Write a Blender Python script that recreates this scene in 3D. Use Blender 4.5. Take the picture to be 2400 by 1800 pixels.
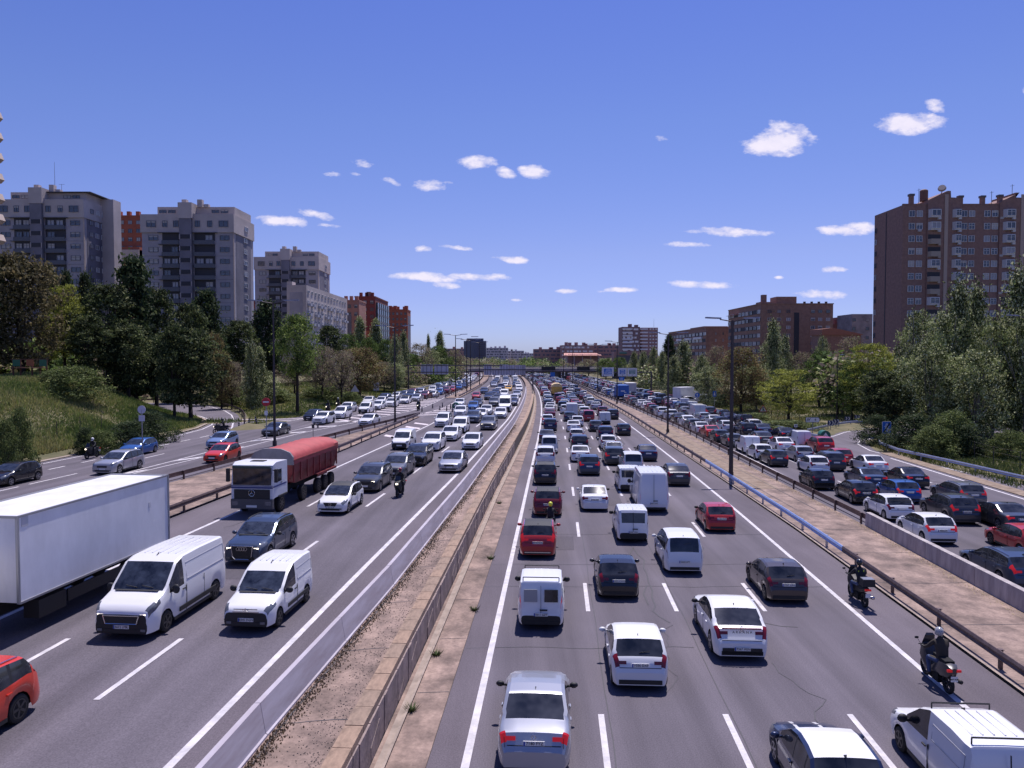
import bpy, bmesh, math, random
from mathutils import Vector, Matrix, noise
rnd = random.Random(7)
R = math.radians
for o in list(bpy.data.objects): bpy.data.objects.remove(o)
scn = bpy.context.scene
# ---------------------------------------------------------------- camera
F = 1803.0; HC = 10.2; TH = math.atan(67 / F)
cam = bpy.data.cameras.new('camera'); camo = bpy.data.objects.new('camera', cam)
scn.collection.objects.link(camo); scn.camera = camo
camo.location = (0, 0, HC); camo.rotation_euler = (math.pi / 2 - TH, 0, 0)
cam.sensor_width = 36; cam.lens = 36 * F / 2400; cam.clip_start = .3; cam.clip_end = 12000
# ---------------------------------------------------------------- world, sun, exposure
SUN_EL, SUN_AZ = 66.0, 16.0          # azimuth to the right of +Y
W_ = bpy.data.worlds.new('World'); scn.world = W_; W_.use_nodes = True
nt = W_.node_tree; nt.nodes.clear()
def N(t, **k):
    n = nt.nodes.new(t)
    for a, b in k.items(): setattr(n, a, b)
    return n
def val(x, node, sock):
    if hasattr(x, 'is_output'): nt.links.new(x, node.inputs[sock])
    else: node.inputs[sock].default_value = x
def MA(op, a, b=None, c=None, clamp=False):
    n = N('ShaderNodeMath', operation=op); n.use_clamp = clamp
    val(a, n, 0)
    if b is not None: val(b, n, 1)
    if c is not None: val(c, n, 2)
    return n.outputs[0]
sky = N('ShaderNodeTexSky', sky_type='NISHITA'); sky.sun_disc = False
sky.sun_elevation = R(SUN_EL); sky.sun_rotation = R(SUN_AZ)
sky.altitude = 650; sky.air_density = 1.0; sky.dust_density = .6; sky.ozone_density = 2.2
bg = N('ShaderNodeBackground'); bg.inputs[1].default_value = .10
hs = N('ShaderNodeMix', data_type='RGBA', blend_type='MULTIPLY'); hs.inputs[0].default_value = 1
nt.links.new(sky.outputs[0], hs.inputs[6])
# clouds: small fair weather cumulus, laid out by direction
geo = N('ShaderNodeTexCoord')
sep = N('ShaderNodeSeparateXYZ'); nt.links.new(geo.outputs['Generated'], sep.inputs[0])
dx, dy, dz = sep.outputs
tint = N('ShaderNodeValToRGB'); nt.links.new(dz, tint.inputs[0]); cr = tint.color_ramp
for p_, c_ in ((.0, (.47, .55, 1)), (.025, (.482, .542, 1)), (.072, (.52, .515, .90)), (.128, (.575, .537, .85)), (.284, (.544, .56, .90)), (.41, (.49, .527, .963))):
    e_ = cr.elements[0] if p_ == 0 else cr.elements[len(cr.elements) - 1] if p_ == .41 else cr.elements.new(p_); e_.position = p_; e_.color = c_ + (1,)
nt.links.new(tint.outputs[0], hs.inputs[7])
dyc = MA('MAXIMUM', dy, .05)
U = MA('DIVIDE', dx, dyc); V = MA('DIVIDE', dz, dyc)
cmb = N('ShaderNodeCombineXYZ'); nt.links.new(U, cmb.inputs[0]); nt.links.new(V, cmb.inputs[1])
n1 = N('ShaderNodeTexNoise'); nt.links.new(cmb.outputs[0], n1.inputs['Vector'])
mp = N('ShaderNodeMapping'); nt.links.new(cmb.outputs[0], mp.inputs[0]); mp.inputs['Scale'].default_value = (1, 1.9, 1)
nt.links.new(mp.outputs[0], n1.inputs['Vector'])
n1.inputs['Scale'].default_value = 34; n1.inputs['Detail'].default_value = 8; n1.inputs['Roughness'].default_value = .62
n2 = N('ShaderNodeTexNoise'); nt.links.new(mp.outputs[0], n2.inputs['Vector'])
n2.inputs['Scale'].default_value = 11; n2.inputs['Detail'].default_value = 4
nz = MA('ADD', MA('MULTIPLY', MA('SUBTRACT', n1.outputs[0], .5), 3.0), MA('MULTIPLY', MA('SUBTRACT', n2.outputs[0], .5), 1.6))
CLOUDS = [  # px, py, half width, half height, strength, tilt(px per px)
 (1822,336,78,36,1.15,0),(1852,311,62,18,.8,.25),(1790,348,72,26,1.1,0),(2112,297,84,27,1.15,0),(2160,290,58,20,.8,.1),(2182,256,25,14,.95,.25),
 (1120,383,52,19,1.0,.05),(1184,410,26,12,.9,.25),(1255,408,38,16,1.0,.1),(1010,437,46,13,1.0,0),(1050,432,18,10,.7,0),(925,430,26,8,.7,.3),
 (852,388,24,11,.55,0),(783,413,20,6,.5,0),(833,410,17,5,.45,.1),(668,521,62,13,.95,.08),(745,505,42,11,.8,.25),(768,530,50,4,.4,.1),
 (996,584,19,7,.8,0),(1070,581,42,5,.5,.1),(1197,609,42,9,.95,.08),(985,648,72,10,.95,.03),(1015,654,58,9,.8,.08),(1120,650,75,9,.85,.02),(1045,670,34,8,.85,.08),
 (1332,683,30,6,.85,0),(1452,680,34,6,.85,0),(1400,684,22,3,.35,0),(1212,704,12,3,.4,0),
 (1700,545,80,11,.95,.05),(1640,544,46,6,.7,0),(1609,575,50,7,.8,.02),(1975,543,66,12,.95,0),(2010,536,46,14,.9,0),(1645,668,76,9,.95,.02),
 (1948,634,30,8,.8,0),(1930,690,56,10,.85,.05),(1880,688,30,4,.4,0),(1548,332,16,6,.3,0),(1823,651,10,3,.5,0),(592,655,10,9,.6,0),(540,4,16,7,.5,0),(2396,224,12,8,.4,.3)]
best = None
for (px, py, a, b, s, t) in CLOUDS:
    u0 = (px - 1200) / F; v0 = (833 - py) / F; q_ = 1.12 if b < 17 else .96; a *= q_; b *= q_
    du = MA('SUBTRACT', U, u0)
    dv = MA('SUBTRACT', MA('ADD', V, MA('MULTIPLY', du, t)), v0)
    e = MA('ADD', MA('POWER', MA('MULTIPLY', du, F / a), 2), MA('POWER', MA('MULTIPLY', dv, F / b), 2))
    m = MA('MULTIPLY', MA('SUBTRACT', 1.0, e), s)
    best = m if best is None else MA('MAXIMUM', best, m)
msk = MA('ADD', MA('MAXIMUM', best, -2.2), nz)
msk = MA('MULTIPLY', MA('SUBTRACT', msk, .08), 1.2, clamp=True)
msk = MA('MULTIPLY', msk, MA('GREATER_THAN', dy, .06))
ccol = N('ShaderNodeMix', data_type='RGBA'); nt.links.new(msk, ccol.inputs[0])
nt.links.new(hs.outputs[2], ccol.inputs[6])
shade = N('ShaderNodeMix', data_type='RGBA'); shade.inputs[6].default_value = (4.9, 4.9, 6.6, 1); shade.inputs[7].default_value = (7.2, 6.7, 7.6, 1)
nt.links.new(MA('ADD', MA('MULTIPLY', nz, .35), .6, clamp=True), shade.inputs[0])
nt.links.new(shade.outputs[2], ccol.inputs[7])
nt.links.new(ccol.outputs[2], bg.inputs[0])
wo = N('ShaderNodeOutputWorld'); nt.links.new(bg.outputs[0], wo.inputs[0])
W_.cycles.sampling_method = 'MANUAL'; W_.cycles.sample_map_resolution = 512
sd = bpy.data.lights.new('sun', 'SUN'); so = bpy.data.objects.new('sun', sd); scn.collection.objects.link(so)
sd.energy = 4.0; sd.angle = R(.53); sd.color = (1, .93, .93)
sv = Vector((math.sin(R(SUN_AZ)) * math.cos(R(SUN_EL)), math.cos(R(SUN_AZ)) * math.cos(R(SUN_EL)), math.sin(R(SUN_EL))))
so.rotation_euler = sv.to_track_quat('Z', 'Y').to_euler(); so.location = (0, 0, 200)
scn.view_settings.view_transform = 'Standard'; scn.view_settings.look = 'None'
scn.view_settings.exposure = 0.45; scn.view_settings.gamma = 1
scn.render.resolution_x = 1024; scn.render.resolution_y = 768
# ---------------------------------------------------------------- helpers
COL = scn.collection
def unp(px, py, h=0.0):
    "point of the plane z=h seen at photo pixel"
    u = (px - 1200) / F; v = (900 - py) / F
    a = math.cos(TH) + v * math.sin(TH); b = -math.sin(TH) + v * math.cos(TH)
    t = (h - HC) / b
    return u * t, a * t
def hgt(py, Y):
    v = (900 - py) / F
    return HC + (-math.sin(TH) + v * math.cos(TH)) / (math.cos(TH) + v * math.sin(TH)) * Y
def xat(px, Y, z=8.):
    zc = Y * math.cos(TH) - (z - HC) * math.sin(TH)
    return (px - 1200) / F * zc
def ref(Y): return -2.25 + .058 * Y - .00018 * max(0, Y - 88) ** 2
def dref(Y): return .058 - .00036 * max(0, Y - 88)
def pl(tab):
    def f(Y):
        if Y <= tab[0][0]: return tab[0][1]
        for (a, b), (c, d) in zip(tab, tab[1:]):
            if Y <= c: return b + (d - b) * (Y - a) / (c - a)
        return tab[-1][1]
    return f
def sstep(a, b, x):
    t = min(1, max(0, (x - a) / (b - a))); return t * t * (3 - 2 * t)
MATS = {}
def blotch(m, sc, a, b_, sc2=30, a2=.8, b2=.4):
    t = m.node_tree; b = t.nodes['Principled BSDF']; g = t.nodes.new('ShaderNodeNewGeometry'); f = []
    for s_, k_, c_ in ((sc, b_, a), (sc2, b2, a2)):
        n = t.nodes.new('ShaderNodeTexNoise'); n.inputs['Scale'].default_value = s_; n.inputs['Detail'].default_value = 6; n.inputs['Roughness'].default_value = .7; t.links.new(g.outputs['Position'], n.inputs['Vector'])
        q = t.nodes.new('ShaderNodeMath'); q.operation = 'MULTIPLY_ADD'; t.links.new(n.outputs[0], q.inputs[0]); q.inputs[1].default_value = k_; q.inputs[2].default_value = c_; f.append(q)
    q = t.nodes.new('ShaderNodeMath'); q.operation = 'MULTIPLY'; t.links.new(f[0].outputs[0], q.inputs[0]); t.links.new(f[1].outputs[0], q.inputs[1])
    mx = t.nodes.new('ShaderNodeMix'); mx.data_type = 'RGBA'; mx.blend_type = 'MULTIPLY'; mx.inputs[0].default_value = 1
    t.links.new(b.inputs['Base Color'].links[0].from_socket, mx.inputs[6]); t.links.new(q.outputs[0], mx.inputs[7]); t.links.new(mx.outputs[2], b.inputs['Base Color']); return m
def mat(name, col, rough=.7, metal=0., spec=.5, coat=0., var=.0, scale=3., bump=0., bscale=40., vec='OBJ', stretch=(1, 1, 1), col2=None, det=4, emis=None, transl=0.):
    if name in MATS: return MATS[name]
    m = bpy.data.materials.new(name); m.use_nodes = True; t = m.node_tree
    b = t.nodes['Principled BSDF']
    c = tuple(col) + (1,)
    b.inputs['Base Color'].default_value = c; b.inputs['Roughness'].default_value = rough
    b.inputs['Metallic'].default_value = metal; b.inputs['Specular IOR Level'].default_value = spec
    b.inputs['Coat Weight'].default_value = coat; b.inputs['Coat Roughness'].default_value = .05
    if emis:
        b.inputs['Emission Color'].default_value = tuple(emis[:3]) + (1,); b.inputs['Emission Strength'].default_value = emis[3]
    if var or bump or col2:
        if vec == 'POS': src = t.nodes.new('ShaderNodeNewGeometry').outputs['Position']
        else: src = t.nodes.new('ShaderNodeTexCoord').outputs['Object']
        mp = t.nodes.new('ShaderNodeMapping'); mp.inputs['Scale'].default_value = stretch; t.links.new(src, mp.inputs[0])
    if var or col2:
        nn = t.nodes.new('ShaderNodeTexNoise'); nn.inputs['Scale'].default_value = scale; nn.inputs['Detail'].default_value = det; nn.inputs['Roughness'].default_value = .65
        t.links.new(mp.outputs[0], nn.inputs['Vector'])
        r = t.nodes.new('ShaderNodeValToRGB')
        r.color_ramp.elements[0].position = .32; r.color_ramp.elements[1].position = .68
        if col2: r.color_ramp.elements[0].color = c; r.color_ramp.elements[1].color = tuple(col2) + (1,)
        else:
            r.color_ramp.elements[0].color = tuple(x * (1 - var) for x in col) + (1,); r.color_ramp.elements[1].color = tuple(min(1, x * (1 + var)) for x in col) + (1,)
        t.links.new(nn.outputs[0], r.inputs[0]); t.links.new(r.outputs[0], b.inputs['Base Color'])
    if bump:
        n3 = t.nodes.new('ShaderNodeTexNoise'); n3.inputs['Scale'].default_value = bscale; n3.inputs['Detail'].default_value = 3
        t.links.new(mp.outputs[0], n3.inputs['Vector'])
        bp = t.nodes.new('ShaderNodeBump'); bp.inputs['Strength'].default_value = bump; bp.inputs['Distance'].default_value = .02
        t.links.new(n3.outputs[0], bp.inputs['Height']); t.links.new(bp.outputs[0], b.inputs['Normal'])
    if transl:
        tr = t.nodes.new('ShaderNodeBsdfTranslucent'); mx = t.nodes.new('ShaderNodeMixShader'); mx.inputs[0].default_value = transl
        src = b.inputs['Base Color'].links[0].from_socket if b.inputs['Base Color'].links else None
        if src: t.links.new(src, tr.inputs[0])
        else: tr.inputs[0].default_value = c
        t.links.new(b.outputs[0], mx.inputs[1]); t.links.new(tr.outputs[0], mx.inputs[2])
        t.links.new(mx.outputs[0], t.nodes['Material Output'].inputs[0])
    MATS[name] = m; return m
class MB:
    "mesh buffer"
    def __init__(s): s.v = []; s.f = []; s.m = []; s.mats = []; s.cur = 0
    def use(s, m):
        if m not in s.mats: s.mats.append(m)
        s.cur = s.mats.index(m); return s
    def poly(s, pts):
        n = len(s.v); s.v += [tuple(p) for p in pts]; s.f.append(tuple(range(n, n + len(pts)))); s.m.append(s.cur)
    def add(s, vs, fs):
        n = len(s.v); s.v += [tuple(p) for p in vs]
        for f in fs: s.f.append(tuple(i + n for i in f)); s.m.append(s.cur)
    def box(s, c, d, rz=0., taper=1.):
        x, y, z = d[0] / 2, d[1] / 2, d[2] / 2; cs, sn = math.cos(rz), math.sin(rz); vs = []
        for k in (-1, 1):
            q = taper if k > 0 else 1
            for i, j in ((-1, -1), (1, -1), (1, 1), (-1, 1)):
                a, b = i * x * q, j * y * q
                vs.append((c[0] + a * cs - b * sn, c[1] + a * sn + b * cs, c[2] + k * z))
        s.add(vs, [(0, 3, 2, 1), (4, 5, 6, 7), (0, 1, 5, 4), (1, 2, 6, 5), (2, 3, 7, 6), (3, 0, 4, 7)])
    def tube(s, p, q, r0, r1=None, n=8, caps=True):
        r1 = r0 if r1 is None else r1; p = Vector(p); q = Vector(q); d = (q - p)
        if d.length < 1e-6: return
        d.normalize(); a = d.orthogonal().normalized(); b = d.cross(a); vs = []
        for c, r in ((p, r0), (q, r1)):
            for i in range(n):
                t = 2 * math.pi * i / n; vs.append(c + (a * math.cos(t) + b * math.sin(t)) * r)
        fs = [(i, (i + 1) % n, (i + 1) % n + n, i + n) for i in range(n)]
        if caps: fs += [tuple(range(n))[::-1], tuple(range(n, 2 * n))]
        s.add(vs, fs)
    def rings(s, rings, close=True, caps=True):
        n = len(rings[0]); vs = [p for r in rings for p in r]; fs = []
        for k in range(len(rings) - 1):
            for i in range(n if close else n - 1):
                j = (i + 1) % n; fs.append((k * n + i, k * n + j, (k + 1) * n + j, (k + 1) * n + i))
        if caps: fs += [tuple(range(n))[::-1], tuple(range((len(rings) - 1) * n, len(rings) * n))]
        s.add(vs, fs)
    def ball(s, c, r, nu=12, nv=7, sc=(1, 1, 1)):
        rr = []
        for j in range(1, nv):
            t = math.pi * j / nv
            rr.append([(c[0] + r * sc[0] * math.sin(t) * math.cos(2 * math.pi * i / nu), c[1] + r * sc[1] * math.sin(t) * math.sin(2 * math.pi * i / nu), c[2] - r * sc[2] * math.cos(t)) for i in range(nu)])
        s.rings(rr)
    def mesh(s, name, smooth=False, angle=None):
        me = bpy.data.meshes.new(name); me.from_pydata(s.v, [], s.f)
        for m in s.mats: me.materials.append(m)
        if len(s.mats) > 1: me.polygons.foreach_set('material_index', s.m)
        if smooth:
            me.polygons.foreach_set('use_smooth', [True] * len(me.polygons))
            me.update()
            if angle: me.set_sharp_from_angle(angle=R(angle))
        me.update(); return me
def link(name, data, parent=None, loc=None, rz=None, **props):
    o = bpy.data.objects.new(name, data); COL.objects.link(o)
    if parent: o.parent = parent
    if loc is not None: o.location = loc
    if rz is not None: o.rotation_euler = (0, 0, rz)
    for k, v in props.items(): o[k] = v
    return o
def thing(name, label, cat, loc=(0, 0, 0), rz=0., group=None, data=None):
    o = link(name, data, None, loc, rz, label=label, category=cat)
    if group: o['group'] = group
    return o
def textmesh(s, size, name='lettering', align='CENTER', ext=.004):
    c = bpy.data.curves.new(name, 'FONT'); c.body = s; c.size = size; c.align_x = align; c.align_y = 'CENTER'; c.extrude = ext; c.resolution_u = 2
    o = bpy.data.objects.new(name, c); COL.objects.link(o)
    me = bpy.data.meshes.new_from_object(o.evaluated_get(bpy.context.evaluated_depsgraph_get()))
    bpy.data.objects.remove(o); bpy.data.curves.remove(c); me.materials.clear(); return me
# ---------------------------------------------------------------- surfaces
ZL, ZR = 1.1, 0.0
def asph_mat(name, c, c2, streak=(1.1, .03, 1)):
    m = mat(name, c, rough=.88, spec=.25, col2=c2, scale=1.0, vec='POS', stretch=streak, bump=.55, bscale=30, det=6)
    t = m.node_tree; b = t.nodes['Principled BSDF']
    g = t.nodes.new('ShaderNodeNewGeometry')
    fine = t.nodes.new('ShaderNodeTexNoise'); fine.inputs['Scale'].default_value = 26; fine.inputs['Detail'].default_value = 3; t.links.new(g.outputs['Position'], fine.inputs['Vector'])
    blot = t.nodes.new('ShaderNodeTexNoise'); blot.inputs['Scale'].default_value = .16; blot.inputs['Detail'].default_value = 5; t.links.new(g.outputs['Position'], blot.inputs['Vector'])
    f1 = t.nodes.new('ShaderNodeMath'); f1.operation = 'MULTIPLY_ADD'; t.links.new(fine.outputs[0], f1.inputs[0]); f1.inputs[1].default_value = 1.1; f1.inputs[2].default_value = .45
    f2 = t.nodes.new('ShaderNodeMath'); f2.operation = 'MULTIPLY_ADD'; t.links.new(blot.outputs[0], f2.inputs[0]); f2.inputs[1].default_value = .7; f2.inputs[2].default_value = .65
    f3 = t.nodes.new('ShaderNodeMath'); f3.operation = 'MULTIPLY'; t.links.new(f1.outputs[0], f3.inputs[0]); t.links.new(f2.outputs[0], f3.inputs[1])
    src = b.inputs['Base Color'].links[0].from_socket
    mx = t.nodes.new('ShaderNodeMix'); mx.data_type = 'RGBA'; mx.blend_type = 'MULTIPLY'; mx.inputs[0].default_value = 1
    t.links.new(src, mx.inputs[6]); t.links.new(f3.outputs[0], mx.inputs[7]); t.links.new(mx.outputs[2], b.inputs['Base Color'])
    return m
M_ASPH = asph_mat('asphalt', (.100, .089, .107), (.134, .119, .141))
def tracks(m):
    t = m.node_tree; b = t.nodes['Principled BSDF']; at = t.nodes.new('ShaderNodeAttribute'); at.attribute_name = 'lane'; g = t.nodes.new('ShaderNodeNewGeometry')
    def M(op, a, b_=None, c=None):
        n = t.nodes.new('ShaderNodeMath'); n.operation = op
        for i, q in enumerate((a, b_, c)):
            if q is None: continue
            if hasattr(q, 'is_output'): t.links.new(q, n.inputs[i])
            else: n.inputs[i].default_value = q
        return n.outputs[0]
    mp = t.nodes.new('ShaderNodeMapping'); mp.inputs['Scale'].default_value = (.5, .05, 1); t.links.new(g.outputs['Position'], mp.inputs[0]); n = t.nodes.new('ShaderNodeTexNoise'); n.inputs['Scale'].default_value = 1.5; n.inputs['Detail'].default_value = 5; t.links.new(mp.outputs[0], n.inputs['Vector'])
    w = M('COSINE', M('MULTIPLY', at.outputs['Fac'], 4 * math.pi)); f = M('MULTIPLY_ADD', M('MULTIPLY', w, n.outputs[0]), .22, 1.0)
    oil = M('POWER', M('ABSOLUTE', M('SINE', M('MULTIPLY', at.outputs['Fac'], math.pi))), 14); f = M('SUBTRACT', f, M('MULTIPLY', M('MULTIPLY', oil, n.outputs[0]), .26))
    mx = t.nodes.new('ShaderNodeMix'); mx.data_type = 'RGBA'; mx.blend_type = 'MULTIPLY'; mx.inputs[0].default_value = 1
    t.links.new(b.inputs['Base Color'].links[0].from_socket, mx.inputs[6]); t.links.new(f, mx.inputs[7]); t.links.new(mx.outputs[2], b.inputs['Base Color'])
tracks(M_ASPH)
M_ASPH2 = asph_mat('asphalt_shoulder', (.104, .089, .105), (.138, .119, .138), (.6, .05, 1))
M_CONC = mat('median_concrete', (.14, .100, .085), .9, col2=(.30, .215, .175), scale=1.3, vec='POS', stretch=(1, .6, 1), bump=.5, bscale=9, det=8)
blotch(M_CONC, .5, -.35, 2.7, 9, .45, 1.1)
M_DIRT = mat('dry_dirt', (.16, .11, .075), .95, col2=(.31, .24, .18), scale=1.6, vec='POS', bump=.9, bscale=6, det=8)
M_PAINT = mat('road_paint', (.46, .44, .46), .7, col2=(.66, .63, .66), scale=2.5, vec='POS', bump=.2)
M_PAINTW = mat('road_paint_worn', (.46, .40, .42), .8, col2=(.74, .67, .69), scale=3, vec='POS')
blotch(M_PAINT, 1.5, .7, .55, 22, .75, .45)
M_KERB = mat('kerb_concrete', (.30, .24, .20), .85, var=.25, scale=2, vec='POS', bump=.3)
M_TAR = mat('tar_seal', (.045, .042, .05), .6)
M_GRASS = mat('grass_soil', (.055, .062, .022), .95, col2=(.19, .155, .085), scale=.22, vec='POS', bump=1., bscale=3, det=10)
fR1L = lambda Y: 0.
fR1R = pl([(0, 14.15), (50, 14.1), (74, 13.8), (110, 13.06), (128, 12.6), (170, 12.3), (500, 12.3)])
fRAIL1 = pl([(0, 16.5), (45, 16.5), (62, 16.1), (101, 15.0), (134, 14.4), (181, 13.45), (500, 13.4)])
fRAIL2 = pl([(0, 20.9), (46, 20.75), (63, 20.2), (84, 19.72), (107, 19.29), (127, 18.2), (158, 17.1), (195, 14.9), (240, 14.3), (500, 14.3)])
fR2L = pl([(0, 21.95), (50, 21.75), (72, 21.5), (100, 20.7), (127, 19.5), (158, 18.3), (195, 16.2), (260, 15.3), (500, 15.3)])
fR2M = pl([(0, 32.4), (60, 32.2), (93, 31.9), (107, 30.9), (142, 29.3), (195, 28.2), (260, 27.5), (500, 27.5)])
fR2E = pl([(0, 35.7), (60, 35.4), (80, 35.4), (86, 36.8), (92, 38.6)])
fL1R = pl([(0, -6.7), (17, -6.3), (32, -6), (59, -5.35), (75, -5.15), (109, -4.6), (150, -4.5), (500, -4.5)])
fL1L = pl([(0, -17.9), (40, -16.5), (62, -15.6), (79, -14.95), (102, -14.3), (125, -14.6), (167, -15.0), (242, -14.2), (278, -14.4), (500, -15)])
fBAR = pl([(0, -5.2), (18, -4.8), (30, -4.3), (40, -4.1), (50, -3.9), (100, -3.45), (500, -3.4)])
fCAP = pl([(0, -2.45), (55, -2.45), (110, -1.9), (180, -1.6), (500, -1.5)])
fGUT = pl([(0, -1.0), (60, -.9), (120, -1.0), (500, -1.0)])
fI1L = pl([(-60, -36), (-20, -33), (10, -30.6), (30, -28), (58, -24.7), (90, -21.1), (99, -19.8), (113, -18.1)])
fI1R = pl([(-60, -23), (-20, -22), (10, -20.9), (43, -19.3), (73, -18.1), (113, -17.75)])
fI2L = pl([(163, -20.4), (269, -18.8), (500, -18.8)]); fI2R = pl([(163, -17.4), (267, -16.1), (500, -16.2)])
fL2L = pl([(-50, -47), (30, -42.8), (64, -40.9), (81, -40.2), (90, -40.4), (95, -40.6)])
fL2F = pl([(92, -36.0), (111, -34.2), (135, -33), (155, -32.2), (181, -30.2), (204, -28.9), (267, -27.2), (500, -27)])
fL2A = pl([(-50, -38), (30, -32.6), (59, -31.1), (71, -30.6), (79, -30.4), (93, -29.6), (107, -28.6), (124, -27.6), (148, -27.4), (163, -25.5), (176, -21.8), (269, -20), (500, -20)])
fL2B = pl([(-50, -37), (30, -31.8), (59, -30.3), (67, -29.5), (75, -28.8), (90, -27.7), (104, -25), (124, -21.6), (134, -20.6), (150, -20.6), (166, -20.9)])
YEND = 480
def rows(a, b, s):
    n = max(1, int(round((b - a) / s))); return [a + (b - a) * i / n for i in range(n + 1)]
def refw(Y): return ref(min(Y, 470)) + (max(Y, 470) - 470) * dref(470)
def strip(fa, fb, z, Y0, Y1, step=4., buf=None):
    b = buf or MB(); ys = rows(Y0, Y1, step); n0 = len(b.v)
    vs = [];
    for Y in ys:
        za = z(Y) if callable(z) else z
        vs += [(refw(Y) + fa(Y), Y, za), (refw(Y) + fb(Y), Y, za)]
    b.add(vs, [(2 * i, 2 * i + 1, 2 * i + 3, 2 * i + 2) for i in range(len(ys) - 1)]); return b
def ST(name, buf, m=None, **k):
    if m is not None: buf.mats = [m]
    return link(name, buf.mesh(name, **k), kind='structure')
# road sheets
def lane_attr(o, f):
    me = o.data; a = me.attributes.new('lane', 'FLOAT', 'POINT')
    a.data.foreach_set('value', [f(v.co.y, v.co.x - refw(v.co.y)) for v in me.vertices])
b = MB(); strip(lambda Y: (fL2L(Y) - .9 if Y < 93 else min(fL2F(Y) - 1.0, -41 + max(0, Y - 106) * .8)), lambda Y: fBAR(Y) - .1, ZL, -60, YEND, 4, b); lane_attr(ST('left_road', b, M_ASPH), lambda Y, o: (o - fL1L(Y)) / ((fL1R(Y) - fL1L(Y)) / 3))
b = MB(); strip(fGUT, lambda Y: fRAIL1(Y) - .25, ZR, -60, YEND, 4, b); lane_attr(ST('middle_road', b, M_ASPH), lambda Y, o: o / (fR1R(Y) / 4))
b = MB(); strip(lambda Y: fRAIL2(Y) - .1, lambda Y: (fR2E(Y) + .6 if Y < 93 else fR2M(Y) + .7), ZR, -60, YEND, 2, b); lane_attr(ST('right_road', b, M_ASPH), lambda Y, o: (o - fR2L(Y)) / ((fR2M(Y) - fR2L(Y)) / 3))
# shoulders in a slightly redder wearing course
b = MB(); strip(lambda Y: fR1R(Y) + .12, lambda Y: fRAIL1(Y) - .26, ZR + .005, -60, 200, 4, b); strip(lambda Y: fGUT(Y) + .01, lambda Y: -.1, ZR + .005, -60, 300, 4, b)
strip(lambda Y: fI1R(Y) + .3, lambda Y: fL1L(Y) - .1, ZL + .005, -60, 112, 4, b); strip(lambda Y: fL1R(Y) + .1, lambda Y: fBAR(Y) - .36, ZL + .005, -60, 300, 4, b)
ST('road_shoulder', b, M_ASPH2)
# exit ramp on the left, entry ramp on the right
def wp(tab): return [(refw(Y) + o, Y) for Y, o in tab]
RAMP_IN = wp([(78, -41.0), (88, -41.4), (95, -42.1), (101, -43.6), (106, -45.6), (110, -48), (115, -51.4), (119.5, -55), (124, -60.5), (127, -67), (129, -76), (130, -90), (131, -130)])
RAMP_OUT = wp([(86, -34.6), (93, -36.6), (98, -38.2), (103, -40.2), (110, -43), (118, -46.6), (127, -51.4), (136, -57.4), (142, -63), (147, -72), (149, -84), (149, -100), (148, -135)])
def ribbon(A, B, z, buf):
    n = len(A); vs = []
    for i in range(n): vs += [(A[i][0], A[i][1], z), (B[i][0], B[i][1], z)]
    buf.add(vs, [(2 * i, 2 * i + 1, 2 * i + 3, 2 * i + 2) for i in range(n - 1)]); return buf
ST('exit_ramp', ribbon(RAMP_IN, RAMP_OUT, ZL + .005, MB()), M_ASPH)
RR_IN = [(41.0, 55), (40.2, 66), (38.9, 76), (38.9, 82), (40.3, 88), (42.4, 92), (46, 95.2), (52, 98), (60, 99.8), (75, 101), (110, 101)]
RR_OUT = [(30.5, 66), (31.4, 76), (33.0, 84), (34.9, 90), (37.2, 93.8), (40.4, 97.5), (43.5, 101.8), (48, 107), (55, 112.5), (72, 116), (110, 117)]
ST('entry_ramp', ribbon(RR_IN, RR_OUT, ZR + .005, MB()), M_ASPH)
# paint
def lines(buf, f, Y0, Y1, w, z, step=3.): strip(lambda Y: f(Y) - w / 2, lambda Y: f(Y) + w / 2, z, Y0, Y1, step, buf)
def dashes(buf, f, Y0, Y1, per, ln, w, z):
    Y = Y0
    while Y < Y1: lines(buf, f, Y, Y + ln, w, z, ln); Y += per
def pline(buf, P, w, z):
    n = len(P); vs = []
    for i in range(n):
        a = Vector(P[max(0, i - 1)]); c = Vector(P[min(n - 1, i + 1)]); d = (c - a).normalized(); q = Vector((-d.y, d.x)) * w / 2; p = Vector(P[i])
        vs += [(p.x - q.x, p.y - q.y, z), (p.x + q.x, p.y + q.y, z)]
    buf.add(vs, [(2 * i, 2 * i + 1, 2 * i + 3, 2 * i + 2) for i in range(n - 1)])
zp = ZL + .012; zq = ZR + .012
b = MB(); b.use(M_PAINT)
lines(b, fR1L, -60, YEND, .21, zq); lines(b, fR1R, -60, YEND, .2, zq)
for k in (1, 2, 3): dashes(b, lambda Y, k=k: fR1R(Y) * k / 4, 5.1, 380, 12.6, 3.8, .17, zq)
ST('middle_road_markings', b)
b = MB(); b.use(M_PAINT)
lines(b, fL1R, -60, YEND, .21, zp); lines(b, fL1L, -60, 112, .2, zp); lines(b, fL1L, 166, YEND, .2, zp)
for k in (1, 2): dashes(b, lambda Y, k=k: fL1R(Y) + (fL1L(Y) - fL1R(Y)) * k / 3, 7, 380, 13, 4.4, .17, zp)
lines(b, fL2L, -50, 80, .18, zp); lines(b, fL2A, -50, 170, .16, zp); lines(b, fL2B, -50, 166, .16, zp)
lines(b, fL2F, 96, YEND, .18, zp); lines(b, fI2L, 175, YEND, .0001, zp)
lines(b, lambda Y: fI2L(Y) - .7, 176, YEND, .15, zp)
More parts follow.
